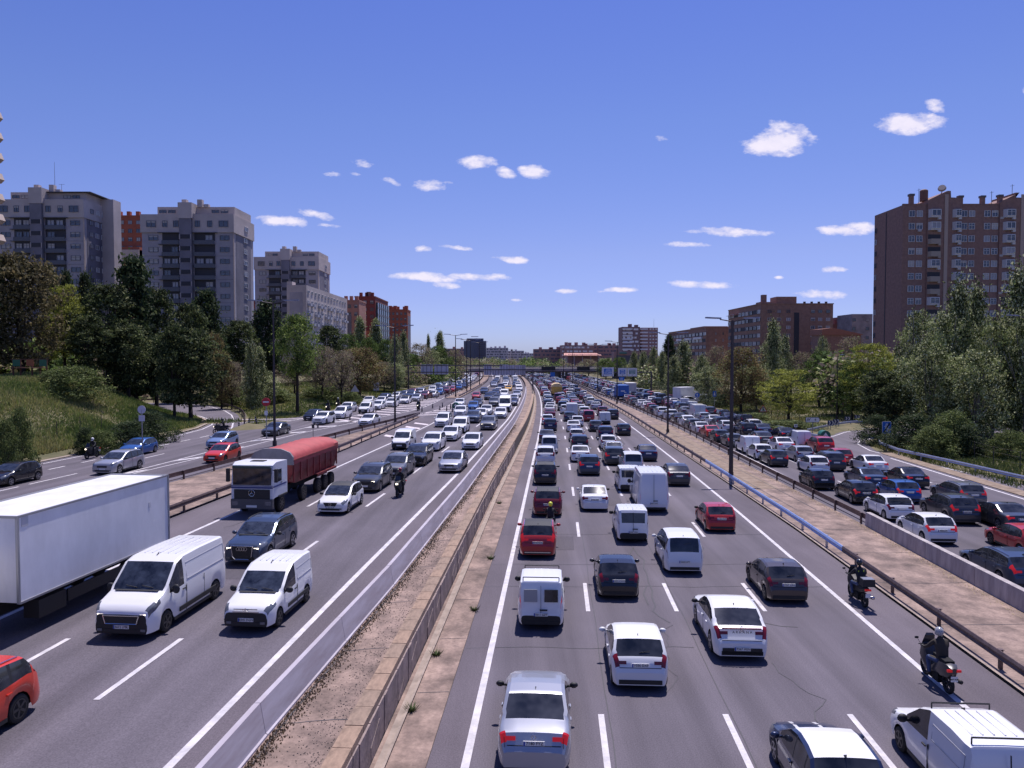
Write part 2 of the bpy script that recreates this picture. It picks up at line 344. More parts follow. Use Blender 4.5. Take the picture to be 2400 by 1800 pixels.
dashes(b, lambda Y: fL2A(Y) - 3.6, 48, 58, 6, 5, .16, zp); dashes(b, lambda Y: fL2A(Y) - 3.5, 67, 380, 13, 4, .15, zp); dashes(b, lambda Y: fL2A(Y) - 7.2, 61, 92, 4, 1.9, .2, zp)
dashes(b, lambda Y: fL2F(Y) + 3.4, 135, 380, 13, 4, .15, zp)
pline(b, [(x + .7, y - .5) for x, y in RAMP_IN], .2, zp + .003); pline(b, [(x - .7, y - .7) for x, y in RAMP_OUT], .2, zp + .003)
def chev(o0f, o1f, Y, w, sk):
    a, c = refw(Y) + o0f(Y), refw(Y + sk) + o1f(Y + sk); mx, my = (a + c) / 2, Y + sk / 2
    b.poly([(a, Y, zp), (c, Y + sk, zp), (c, Y + sk + w, zp), (a, Y + w, zp)])
for Y in rows(58, 104, 7.5): chev(lambda y: fL2A(y) + .1, lambda y: fL2B(y) - .1, Y, 1.1, 2.2)
ST('left_road_markings', b)
b = MB(); b.use(M_PAINTW)
for Y in rows(108, 162, 4.2): chev(lambda y: fL2A(y) + .2, lambda y: fL2B(y) - .2, Y, 1.15, -3.5)
g1 = lambda y: fL2B(y) + 3.7; g2 = lambda y: fL1L(y) - .2
lines(b, g1, 112, 160, .16, zp)
for Y in rows(84, 100, 6): b.poly([(refw(Y) + fL1L(Y) - .2, Y, zp), (refw(Y) + fL1L(Y) - 2.3, Y + 2.5, zp), (refw(Y) + fL1L(Y) - 2.3, Y + 4.2, zp), (refw(Y) + fL1L(Y) - .2, Y + 1.5, zp)])
for Y in rows(116, 138, 4.2):
    if g2(Y) - g1(Y) > .8: chev(g1, g2, Y, 1.1, 2.2)
for k in range(3):
    x0, y0 = unp(560 + 0, 1000 - 8 * k, ZL); x1, y1 = unp(640 + 40 * k, 990 - 4 * k, ZL); b.poly([(x0, y0, zp + .004), (x1, y1, zp + .004), (x1, y1 + .7, zp + .004), (x0, y0 + .7, zp + .004)])
ST('gore_markings', b)
b = MB(); b.use(M_PAINT)
lines(b, fR2L, -60, YEND, .18, zq); lines(b, fR2E, -60, 76, .2, zq); lines(b, fR2M, 96, YEND, .18, zq)
for k in (1, 2): dashes(b, lambda Y, k=k: fR2L(Y) + (fR2M(Y) - fR2L(Y)) * k / 3, 8, 380, 12.6, 3.8, .16, zq)
dashes(b, fR2M, 48, 90, 4.4, 2.2, .34, zq)
pline(b, [(x - .55, y + .1) for x, y in RR_IN[1:]], .18, zq + .003); pline(b, [(x + .35, y - .5) for x, y in RR_OUT[3:]], .18, zq + .003)
ST('right_road_markings', b)
# joints and tar seams
b = MB(); b.use(M_TAR); rr = random.Random(3)
for Y in (26.5, 33.6, 43.5, 37.2):
    P = [(refw(Y) + o, Y + math.sin(o * 1.3) * .06 + rr.uniform(-.04, .04)) for o in rows(-.9, fR1R(Y) * (1 if Y > 30 else .5), .7)]
    pline(b, P, .035, zq - .004)
for (pts) in ([(1484, 1284), (1495, 1300), (1510, 1313), (1508, 1330), (1516, 1345), (1520, 1365), (1529, 1385), (1528, 1400), (1536, 1420), (1530, 1432), (1545, 1445), (1570, 1460)], [(1516, 1372), (1508, 1392), (1520, 1418)], [(1484, 1284), (1475, 1300), (1488, 1320)], [(1790, 1460), (1830, 1468), (1870, 1470)]):
    pline(b, [unp(x, y) for x, y in pts], .06, zq - .003)
for o in (3.62, 7.1): pline(b, [(refw(Y) + o + .12 + math.sin(Y * .7) * .03, Y) for Y in rows(14, 120, 3)], .03, zq - .004)
rc = random.Random(44)
for k in range(26):
    if rc.random() < .55: Y0_, o0 = rc.uniform(20, 85), rc.uniform(.5, 13.5); zz = zq - .003
    else: Y0_, o0 = rc.uniform(24, 80), rc.uniform(-15.5, -7); zz = zp - .003
    P = []; x_ = o0; y_ = Y0_
    for i in range(rc.randint(5, 14)): P.append((refw(y_) + x_, y_)); y_ += rc.uniform(.25, .7); x_ += rc.gauss(0, .22)
    pline(b, P, rc.uniform(.02, .04), zz)
ST('tar_seams', b)
b = MB(); b.use(asph_mat('asphalt_patch', (.078, .070, .084), (.098, .088, .104)))
for (y0, y1, o0, o1, zz) in ((52, 58.5, 3.8, 6.8, zq), (88, 95, 7.3, 10.2, zq), (31, 34.6, -13.0, -10.2, zp), (64, 71, -12.2, -9.6, zp), (40, 43, .3, 3.2, zq)):
    b.poly([(refw(y0) + o0, y0, zz - .005), (refw(y0) + o1, y0, zz - .005), (refw(y1) + o1, y1, zz - .005), (refw(y1) + o0, y1, zz - .005)])
ST('asphalt_patches', b)
# terrain ----------------------------------------------------
def dist_poly(P, x, y):
    best = 1e9; sg = 1
    for (ax, ay), (bx, by) in zip(P, P[1:]):
        ux, uy = bx - ax, by - ay; L = ux * ux + uy * uy; t = max(0, min(1, ((x - ax) * ux + (y - ay) * uy) / L))
        qx, qy = ax + ux * t - x, ay + uy * t - y; d = math.hypot(qx, qy)
        if d < best: best = d; sg = 1 if ux * (y - ay) - uy * (x - ax) > 0 else -1
    return best * sg
EDGE_L = wp([(-300, -55), (-60, -49), (30, -43.9), (64, -42.0), (78, -41.6)]) + [(x - .9, y + .9) for x, y in RAMP_IN[1:]] + [(-700, 140)]
EDGE_L2 = [(-700, 152)] + [(x + .5, y + .9) for x, y in reversed(RAMP_OUT[3:])] + wp([(107.5, -41.5), (110, -38), (113.5, -35.6), (135, -34.4), (155, -33.6), (181, -31.6), (204, -30.3), (267, -28.6), (470, -28.4)])
def gz(x, y):
    o = x - refw(y)
    if o > -2.6:
        d = o - (36.8 if y < 93 else 31)
        z = -.07
        ins = (50 < y < 122 and x > 30 and dist_poly(RR_IN, x, y) > -.8 and dist_poly(RR_OUT, x, y) < .3)
        if ins: return -.07
        if d > 0: z += .25 * sstep(0, 3, d) + 5.5 * sstep(30, 160, d) + noise.noise(Vector((x * .06, y * .06, 3))) * .25 * sstep(1, 8, d)
        z += 1.5 * sstep(430, 900, y)
        return z
    z = 1.03
    dA = dist_poly(EDGE_L, x, y)
    if dA > 0 and o < -38:
        t = sstep(0, 19, dA); z += 6.3 * t + .5 * noise.noise(Vector((x * .12, y * .12, 0))) * sstep(1, 8, dA) + sstep(18, 80, dA) * 3
    else:
        if y > 92:
            dB = dist_poly(EDGE_L2, x, y) if y < 480 else 60
            if dB > 0 and (y < 108 or o < fL2F(y) - 1.2) and o < -34: z += 2.6 * sstep(0, 26, dB) + .3 * noise.noise(Vector((x * .1, y * .1, 5))) * sstep(0, 6, dB) + 4.5 * sstep(25, 110, dB)
    z += .8 * sstep(430, 900, y)
    return z
def ramp_zone(x, y):
    a = dist_poly(EDGE_L, x, y); return a < 0
oo = [-3000, -1500, -800, -450, -300, -220] + rows(-180, -120, 10) + rows(-114, -26, 2)[0:] + [-20, -10, -4.2, -3.0, -2.7, -2.5, -2.2, 0, 10, 20, 28, 30.5, 31.5, 33, 35, 36.5, 37.5, 39, 42, 46] + rows(50, 150, 7) + [180, 220, 300, 450, 800, 1500, 3000]
yy = [-300, -60, 0] + rows(20, 44, 4) + rows(47, 165, 2.) + rows(172, 300, 8) + rows(320, 560, 20) + [620, 700, 800, 950, 1300, 2000, 4000, 9000]
b = MB(); vs = []
for y in yy:
    for o in oo:
        x = refw(y) + o; vs.append((x, y, gz(x, y)))
n = len(oo); b.add(vs, [(j * n + i, j * n + i + 1, (j + 1) * n + i + 1, (j + 1) * n + i) for j in range(len(yy) - 1) for i in range(n - 1)])
ST('ground', b, M_GRASS, smooth=True)
# ---------------------------------------------------------------- medians
b = MB(); strip(fBAR, lambda Y: fCAP(Y) - .35, 1.13, -60, 470, 3, b); ST('centre_median_paving', b, M_CONC)
b = MB(); strip(lambda Y: fRAIL1(Y) - .22, lambda Y: fRAIL2(Y) - .12, .09, -60, 470, 3, b)
strip(lambda Y: fRAIL1(Y) - .24, lambda Y: fRAIL1(Y) - .22, lambda Y: .04, -60, 470, 3, b); ST('right_median_paving', b, M_CONC)
b = MB(); strip(lambda Y: fRAIL1(Y) - .235, lambda Y: fRAIL1(Y) - .14, .1, -60, 470, 3, b); ST('median_kerb', b, M_KERB)
b = MB(); strip(lambda Y: fRAIL1(Y) + .9, lambda Y: fRAIL2(Y) - 1.2, lambda Y: .1, 58, 112, 3, b); ST('median_dirt', b, M_DIRT)
b = MB(); strip(fI1L, fI1R, ZL + .1, -60, 113, 3, b); ST('left_median_paving', b, M_CONC)
b = MB(); strip(fI2L, fI2R, ZL + .1, 163, 470, 4, b); ST('far_left_median_paving', b, M_CONC)
b = MB(); strip(lambda Y: fCAP(Y) + .1, fGUT, .03, -60, 300, 3, b); ST('gutter_paving', b, M_CONC)
b = MB(); strip(lambda Y: fCAP(Y) + .42, lambda Y: fCAP(Y) + .5, .11, -60, 300, 3, b); strip(lambda Y: fCAP(Y) + .22, lambda Y: fCAP(Y) + .42, .05, -60, 300, 3, b); ST('gutter_kerb', b, M_KERB)
for nm, f, z, Y0, Y1 in (('ramp_kerb', None, 0, 0, 0),):
    b = MB(); b.use(M_KERB); pline(b, EDGE_L[1:6], .5, ZL + .06); pline(b, [(x - .5, y + .5) for x, y in RAMP_IN[1:]], .4, ZL + .06); ST(nm, b)
b = MB(); b.use(M_DIRT); strip(lambda Y: fR2E(Y) + .55, lambda Y: fR2E(Y) + 1.9, .05, -60, 80, 4, b); strip(lambda Y: fR2M(Y) + .65, lambda Y: fR2M(Y) + 2.4, .05, 98, 300, 4, b)
b.add([(34.6, 95, .04), (38.4, 99.2, .04), (43, 104, .04), (47.5, 109.5, .04), (42, 112, .04), (36, 104, .04), (34.2, 98, .04)], [(0, 1, 2, 3, 4, 5, 6)]); ST('verge_dirt', b)
b = MB(); b.use(M_TAR); rr = random.Random(2)
for Y in rows(14, 130, 4.6):
    a, c = fBAR(Y) + .3, fCAP(Y) - .42
    pline(b, [(refw(Y) + a + (c - a) * t, Y + rr.uniform(-.06, .06) + .25 * t) for t in (0, .2, .4, .6, .8, 1)], .03, 1.137)
pline(b, [(refw(Y) + fBAR(Y) + .32 + rr.uniform(-.03, .03), Y) for Y in rows(12, 140, 1.5)], .05, 1.137)
for Y in rows(18, 150, 5.3):
    a, c = fRAIL1(Y) - .1, fRAIL2(Y) - .2
    pline(b, [(refw(Y) + a + (c - a) * t, Y + rr.uniform(-.08, .08)) for t in (0, .25, .5, .75, 1)], .03, .097)
pline(b, [(refw(Y) + fRAIL1(Y) + .95, Y) for Y in rows(15, 58, 3)], .03, .097)
for o in (1.3, 2.6): pline(b, [(refw(Y) + fRAIL1(Y) + o + .5 * math.sin(Y * .05), Y) for Y in rows(50, 120, 3)], .05, .108)
for Y in rows(18, 110, 6): pline(b, [(refw(Y) + fI1L(Y) + .3, Y), (refw(Y) + fI1R(Y) - .2, Y + .3)], .035, ZL + .107)
for Y in rows(14, 120, 4.4):
    a, c = fCAP(Y) + .52, fGUT(Y) - .02; pline(b, [(refw(Y) + a, Y), (refw(Y) + c, Y + .08)], .025, .037)
ST('paving_joints', b)
# retaining wall: coping stones and face panels, one by one
RW = thing('retaining_wall', 'low stone faced retaining wall with tan coping along the middle road', 'wall')
mc = mat('coping_stone', (.30, .205, .145), .85, var=.3, scale=2, bump=.3)
mc2 = mat('coping_stone_grey', (.26, .185, .135), .85, var=.3, scale=2, bump=.3)
mw = mat('stone_panel', (.25, .195, .185), .85, var=.35, scale=1.2, bump=.6, bscale=7)
mwj = mat('wall_joint', (.09, .07, .065), .9)
rr = random.Random(5)
def along(Y, o): return (refw(Y) + o, Y, math.atan(-(refw(Y + .5) + 0 - refw(Y - .5))))
bx = MB(); bx.box((0, 0, 0), (1, 1, 1)); bx.mats = [mc]; me_c1 = bx.mesh('coping_stone'); bx.mats = [mc2]; me_c2 = bx.mesh('coping_stone_b')
def panel_mesh(seed):
    r = random.Random(seed); b = MB(); b.use(mw)
    P = [(-.5, -.5), (.5, -.5), (.5, .5), (-.5, .5)]
    if seed % 3 == 0: k = r.uniform(-.2, .3); parts = [[(-.5, -.5), (.49, -.5), (.49, k), (-.5, k - .3)], [(-.5, k - .28), (.49, k + .02), (.49, .5), (-.5, .5)]]
    elif seed % 3 == 1: k = r.uniform(-.1, .2); parts = [[(-.5, -.5), (k, -.5), (k + .1, .5), (-.5, .5)], [(k + .02, -.5), (.49, -.5), (.49, .5), (k + .12, .5)]]
    else: parts = [[(-.5, -.5), (.49, -.5), (.49, .5), (-.5, .5)]]
    for Q in parts:
        x1 = r.uniform(.35, .5); n = len(b.v)
        b.add([(x1 - .03 * 0, y, z) for y, z in Q] + [(-.5, y, z) for y, z in Q], [(0, 1, 2, 3), (4, 7, 6, 5), (0, 4, 5, 1), (1, 5, 6, 2), (2, 6, 7, 3), (3, 7, 4, 0)])
    return b.mesh('stone_panel')
pms = [panel_mesh(i) for i in range(9)]
Y = 12.; k = 0
while Y < 96 and k < 150:
    L = rr.uniform(.95, 1.15) if Y < 40 else 1.6; x, y, a = along(Y + L / 2, fCAP(Y) - .2)
    o = link('coping_stone', me_c1 if rr.random() < .6 else me_c2, RW, (x, y, 1.13), a); o.scale = (.46, L - .03, .19 + rr.uniform(-.01, .01)); Y += L; k += 1
kk = k
Y = 12.
while Y < 80 and k < 280:
    L = rr.uniform(.8, 1.35) if Y < 50 else 1.9; x, y, a = along(Y + L / 2, fCAP(Y) - .02 + rr.uniform(-.012, .012))
    o = link('stone_panel', pms[rr.randrange(9)], RW, (x, y, .5), a); o.scale = (.22, L - .03, 1.06); Y += L; k += 1
b = MB(); b.use(mwj); strip(lambda Y: fCAP(Y) - .3, lambda Y: fCAP(Y) + .03, 1.0, 2, 300, 3, b)
ys = rows(2, 300, 3); vs = []
for Y in ys: vs += [(refw(Y) + fCAP(Y) + .03, Y, -.05), (refw(Y) + fCAP(Y) + .03, Y, 1.0)]
b.add(vs, [(2 * i, 2 * i + 2, 2 * i + 3, 2 * i + 1) for i in range(len(ys) - 1)])
link('wall_core', b.mesh('wall_core'), RW)
b = MB(); b.use(mc); ys = rows(96, 180, 3)
vs = []
for Y in ys:
    x = refw(Y) + fCAP(Y); vs += [(x - .43, Y, 1.1), (x - .43, Y, 1.22), (x + .03, Y, 1.22), (x + .03, Y, 1.0)]
b.add(vs, [(4 * i + j, 4 * i + j + 1, 4 * i + j + 5, 4 * i + j + 4) for i in range(len(ys) - 1) for j in range(3)])
link('far_coping', b.mesh('far_coping'), RW)
# precast barrier on the left of the median, concrete wall on the right
mb = mat('barrier_concrete', (.46, .43, .49), .8, col2=(.33, .29, .32), scale=1.1, stretch=(1, .35, 2.4), bump=.15)
mb2 = mat('old_concrete', (.26, .23, .235), .9, col2=(.46, .42, .41), scale=2.2, stretch=(1, 1, .22), bump=.4, bscale=12)
PROF = [(-.24, 0), (-.24, .08), (-.19, .1), (-.07, .84), (.07, .84), (.19, .1), (.24, .08), (.24, 0)]
def barrier(name, label, f, z, Y0, Y1, seg, m, prof, hfun=None):
    T = thing(name, label, 'barrier'); Y = Y0; rr = random.Random(1)
    while Y < Y1 - .5:
        L = min(seg, Y1 - Y); b = MB(); b.use(m); R_ = []
        for q in (0, .5, 1):
            yq = Y + .012 + (L - .024) * q; xx = refw(yq) + f(yq); hs = 1
            R_.append([(px - 0, (yq - Y), pz * hs) for px, pz in prof])
            R_[-1] = [(xx - refw(Y) - f(Y) + px, yq - Y, pz) for px, pz in prof]
        b.rings(R_[::-1], close=True)
        link('barrier_segment', b.mesh('barrier_segment'), T, (refw(Y) + f(Y), Y, z + rr.uniform(-.004, .004))); Y += L
    return T
barrier('concrete_barrier', 'long pale concrete barrier between the oncoming lanes and the cracked median', lambda Y: fBAR(Y) - .05, ZL, 6, 205, 6, mb, PROF)
barrier('concrete_wall', 'rust streaked concrete wall beside the white hatchback on the right', lambda Y: fRAIL2(Y) + .02, .0, 2, 45.4, 4.5, mb2, [(-.17, 0), (-.14, .9), (.14, .9), (.17, 0)])
# debris against the barrier
b = MB(); m1 = mat('leaf_litter', (.10, .065, .035), 1, var=.5, scale=8); m2 = mat('gravel_bits', (.3, .24, .19), 1, var=.3, scale=8); rr = random.Random(9)
for i in range(9000):
    Y = 14 + 86 * rr.random() ** 1.6; cl = .5 + .5 * noise.noise(Vector((Y * .35, 2, 0)))
    o = fBAR(Y) + .22 + abs(rr.gauss(0, .09 + .22 * max(0, cl))); x = refw(Y) + o; s = rr.uniform(.01, .033)
    b.use(m1 if rr.random() < .75 else m2); h = rr.uniform(.01, .05); a = rr.uniform(0, 6.3)
    p = [(x + s * math.cos(a + t), Y + s * 1.2 * math.sin(a + t), 1.135) for t in (0, 2.1, 4.2)]
    b.add(p + [(x, Y, 1.14 + h)], [(0, 1, 3), (1, 2, 3), (2, 0, 3)])
for i in range(2600):
    Y = rr.uniform(25, 110); o = fRAIL2(Y) - .25 - abs(rr.gauss(0, .28)); x = refw(Y) + o; s = rr.uniform(.03, .09); a = rr.uniform(0, 6.3); b.use(MATS['dry_straw'] if 'dry_straw' in MATS else mat('dry_straw', (.42, .33, .17), 1, var=.3, scale=8))
    b.add([(x, Y, .1), (x + .02, Y, .1), (x + s * math.cos(a), Y + s * math.sin(a) * 2, .1 + s * .7)], [(0, 1, 2)])
for i in range(1800):
    Y = 13 + 26 * rr.random() ** 1.7; o = fCAP(Y) - .5 - abs(rr.gauss(0, .55)); 
    if o < fBAR(Y) + .3: continue
    x = refw(Y) + o; s = rr.uniform(.012, .03); a = rr.uniform(0, 6.3); b.use(m2 if rr.random() < .35 else mat('dark_grit', (.10, .085, .085), 1, var=.4, scale=8))
    p = [(x + s * math.cos(a + t), Y + s * math.sin(a + t), 1.132) for t in (0, 2.1, 4.2)]; b.add(p + [(x, Y, 1.134 + s * .7)], [(0, 1, 3), (1, 2, 3), (2, 0, 3)])
link('litter', b.mesh('litter'), kind='stuff', label='dead leaves and grit heaped against the pale concrete barrier', category='litter')
# weeds in the gutter
mg = mat('weed_green', (.07, .10, .03), .9, var=.4, scale=6)
for k, (px, py) in enumerate([(1022, 1535), (1112, 1430), (1150, 1310), (1170, 1180), (965, 1665), (1148, 1170)]):
    x, y = unp(px, py, .04); b = MB(); b.use(mg)
    for i in range(90):
        a = rr.uniform(0, 6.3); l = rr.uniform(.08, .3); q = rr.uniform(0, .12); cx, cy = x + q * math.cos(a), y + q * math.sin(a)
        b.add([(cx - x - .012, cy - y, 0), (cx - x + .012, cy - y, 0), (cx - x + l * math.cos(a) * .8, cy - y + l * math.sin(a) * .8, l * rr.uniform(.5, 1))], [(0, 1, 2)])
    lab = ['tallest weed growing in the gutter beside the white van with roof bars', 'weed tuft in the gutter level with the red suv', 'small weed at the asphalt edge beyond the red suv', 'weed tuft in the gutter level with the yellow helmet', 'flat weed in the gutter nearest the silver saloon', 'faint weed beside the stone wall, farthest up the gutter'][k]
    thing('weed', lab, 'weed', (x, y, .03), data=b.mesh('weed'), group='weeds in the gutter')
# ---------------------------------------------------------------- guard rails
M_STEEL = mat('weathered_steel', (.12, .085, .085), .55, metal=.5, var=.3, scale=3, bump=.1)
M_BLUEG = mat('blue_galvanised_steel', (.30, .40, .68), .4, metal=.35, var=.12, scale=3)
M_GALV = mat('galvanised_steel', (.40, .42, .50), .4, metal=.6, var=.12, scale=3)
RP = [(0, .0), (.05, .05), (.02, .11), (.02, .16), (.05, .22), (0, .31), (-.03, .31), (-.02, .16), (-.03, .0)]
def rail_piece(P, z, prof, side=1):
    b = MB(); rs = []
    for i, p in enumerate(P):
        a = Vector(P[max(0, i - 1)]); c = Vector(P[min(len(P) - 1, i + 1)]); d = (c - a).normalized(); nx, ny = d.y * side, -d.x * side
        rs.append([(p[0] + nx * q, p[1] + ny * q, z + h) for q, h in prof])
    b.rings(rs if side > 0 else rs[::-1]); return b
post_b = MB(); post_b.use(M_STEEL); post_b.box((0, 0, .37), (.1, .12, .78)); post_b.box((0, 0, .78), (.16, .14, .02)); me_post = post_b.mesh('post')
post_b = MB(); post_b.use(M_GALV); post_b.box((0, 0, .37), (.1, .12, .78)); me_postg = post_b.mesh('post_galvanised')
def guardrail(label, P, z, spacing, m=None, side=1, galv=None, lower=False, zoff=.42, maxp=130):
    "P: list of points; posts every spacing metres"
    T = thing('guard_rail', label, 'guard rail')
    D = [0]
    for a, c in zip(P, P[1:]): D.append(D[-1] + math.dist(a, c))
    def at(s):
        for i in range(len(P) - 1):
            if s <= D[i + 1] or i == len(P) - 2:
                t = (s - D[i]) / max(1e-6, D[i + 1] - D[i]); return (P[i][0] + (P[i + 1][0] - P[i][0]) * t, P[i][1] + (P[i + 1][1] - P[i][1]) * t), math.atan2(P[i + 1][1] - P[i][1], P[i + 1][0] - P[i][0]) - math.pi / 2
    m = m or M_STEEL
    def mk(s0, s1, mm, nm):
        Q = [at(s0 + (s1 - s0) * i / max(2, int((s1 - s0) / 3)))[0] for i in range(max(2, int((s1 - s0) / 3)) + 1)]
        b = rail_piece(Q, z + zoff, RP, side); b.mats = [mm]; link(nm, b.mesh(nm), T)
        if lower: b = rail_piece(Q, z + .18, [(0, 0), (.03, .03), (0, .06), (-.03, .03)], side); b.mats = [mm]; link('lower_rail', b.mesh('lower_rail'), T)
    if galv:
        mk(0, galv[0], m, 'rail'); mk(galv[0], galv[1], M_BLUEG, 'rail'); mk(galv[1], D[-1], m, 'rail')
    else: mk(0, D[-1], m, 'rail')
    s = .5; k = 0
    while s < D[-1] and k < maxp:
        (x, y), a = at(s); g = galv and galv[0] < s < galv[1]
        link('post', me_postg if (g or m is M_GALV) else me_post, T, (x - .09 * side * math.cos(a) * 1, y - .09 * side * math.sin(a), z - .05), a); s += spacing; k += 1
    return T
def PF(f, Y0, Y1, s=3.): return [(refw(Y) + f(Y), Y) for Y in rows(Y0, Y1, s)]
guardrail('guard rail with a blue galvanised stretch along the right edge of the middle road', PF(fRAIL1, 8, 330), 0, 4, side=-1, galv=(30, 62))
guardrail('dark double guard rail before the queue on the right hand road', PF(fRAIL2, 45.6, 330), 0, 4, side=1, lower=True)
guardrail('brown guard rail left of the oncoming lanes, behind the white box truck', PF(fI1R, 8, 112), ZL, 4, side=1)
guardrail('brown guard rail beside the far left road, passing behind the red tipper truck', PF(fI1L, 8, 111) + [(refw(113) - 17.8, 113.2)], ZL, 4, side=-1, lower=True)
guardrail('thin guard rail on the left edge of the second median, far off', PF(fI2L, 165, 400, 6), ZL, 4, side=-1, maxp=60)
guardrail('thin guard rail on the right edge of the second median, far off', PF(fI2R, 163, 400, 6), ZL, 4, side=1, maxp=60)
guardrail('shiny steel guard rail curving round the entry ramp in front of the bushes', [(42.5, 30), (41.0, 45), (40.5, 57), (40.0, 69), (39.4, 78), (40.6, 85), (43.2, 90.2), (47.5, 93.6)], 0, 4, M_GALV, side=-1)
guardrail('guard rail on the far side of the right hand queue, below the warning sign', [(refw(Y) + o, Y) for Y, o in ((92, 33.6), (96, 32.9), (107, 32), (142, 30.8), (195, 29.6), (260, 29), (330, 29))], 0, 4, M_GALV, side=-1)
guardrail('guard rail along the left of the entry ramp below the chevron boards', [(38.2, 99.2), (41.4, 103), (45.2, 107.6), (49.5, 111.6), (56, 115), (70, 118)], 0, 4, M_GALV, side=1)
guardrail('dark guard rail curving round the outside of the exit ramp on the left', [(x + .3, y + 1.2) for x, y in RAMP_OUT[2:]], ZL, 3, side=1)
guardrail('pale guard rail on the left verge behind the distant queue', [(refw(Y) + o, Y) for Y, o in ((176, -33.4), (190, -32), (204, -31.2), (230, -30.4), (267, -29.6), (330, -29.3))], ZL, 4, M_GALV, side=1)
guardrail('short guard rail on the centre median beyond the stone wall', PF(lambda Y: fCAP(Y) + .2, 186, 330), .6, 4, side=-1, maxp=40)
guardrail('guard rail carrying on from the end of the pale concrete barrier', PF(lambda Y: -3.5, 206, 330), ZL, 4, side=1, maxp=40)
# ---------------------------------------------------------------- vehicles
PAINTS = {'white': ((.74, .74, .75), 0, .35), 'off-white': ((.66, .66, .64), 0, .4), 'silver': ((.40, .41, .45), .55, .35), 'grey': ((.13, .135, .15), .4, .35), 'dark grey': ((.055, .058, .066), .35, .3),
 'black': ((.012, .012, .015), .0, .25), 'red': ((.42, .022, .022), .1, .3), 'dark red': ((.17, .016, .022), .2, .3), 'orange-red': ((.62, .035, .012), .1, .3), 'blue': ((.022, .10, .33), .3, .3), 'dark blue': ((.018, .028, .075), .3, .3),
 'pale blue': ((.22, .31, .50), .5, .35), 'beige': ((.33, .29, .23), .3, .35), 'yellow': ((.75, .42, .03), 0, .35), 'green': ((.02, .16, .06), .1, .35), 'blue-grey': ((.045, .065, .11), .45, .3), 'bronze': ((.085, .068, .06), .45, .3)}
def paint(c):
    col, me, ro = PAINTS[c]; return mat('paint_' + c.replace(' ', '_').replace('-', '_'), col, ro, metal=me, coat=.7, spec=.5)
M_BODY = mat('paint_base', (.5, .5, .5), .3)
M_GLASS = mat('car_glass', (.008, .010, .014), .06, spec=.7, coat=0, col2=(.045, .048, .058), scale=1.7, det=2)  # lighter mottling painted in to imitate reflections and the cabin behind
M_GLASSF = mat('windscreen_glass', (.030, .036, .050), .07, spec=.8, var=.8, scale=2.2)
M_BLK = mat('black_plastic', (.018, .018, .02), .6)
M_UND = mat('underbody', (.006, .006, .007), .9)
M_TYRE = mat('tyre_rubber', (.012, .012, .013), .8)
M_RIM = mat('alloy_rim', (.35, .35, .38), .35, metal=.8)
M_RIMD = mat('dark_rim', (.06, .06, .065), .4, metal=.5)
M_HEAD = mat('headlight_glass', (.13, .14, .165), .12, spec=.9, metal=.2)
M_HEADON = mat('headlight_lit', (.9, .85, .75), .2, emis=(1, .85, .65, 2.5))
M_TAIL = mat('tail_light_glass', (.16, .006, .010), .15, spec=.7)
M_TAILON = mat('brake_light_lit', (.28, .006, .010), .25, emis=(1, .03, .035, .16))
M_CREASE = mat('panel_crease', (.36, .36, .39), .5)
M_CHROME = mat('chrome_trim', (.6, .6, .62), .15, metal=1)
M_PLATE = mat('number_plate', (.72, .72, .70), .5)
M_PLTXT = mat('plate_lettering', (.01, .01, .015), .6)
M_PLBLU = mat('plate_blue', (.01, .05, .35), .5)
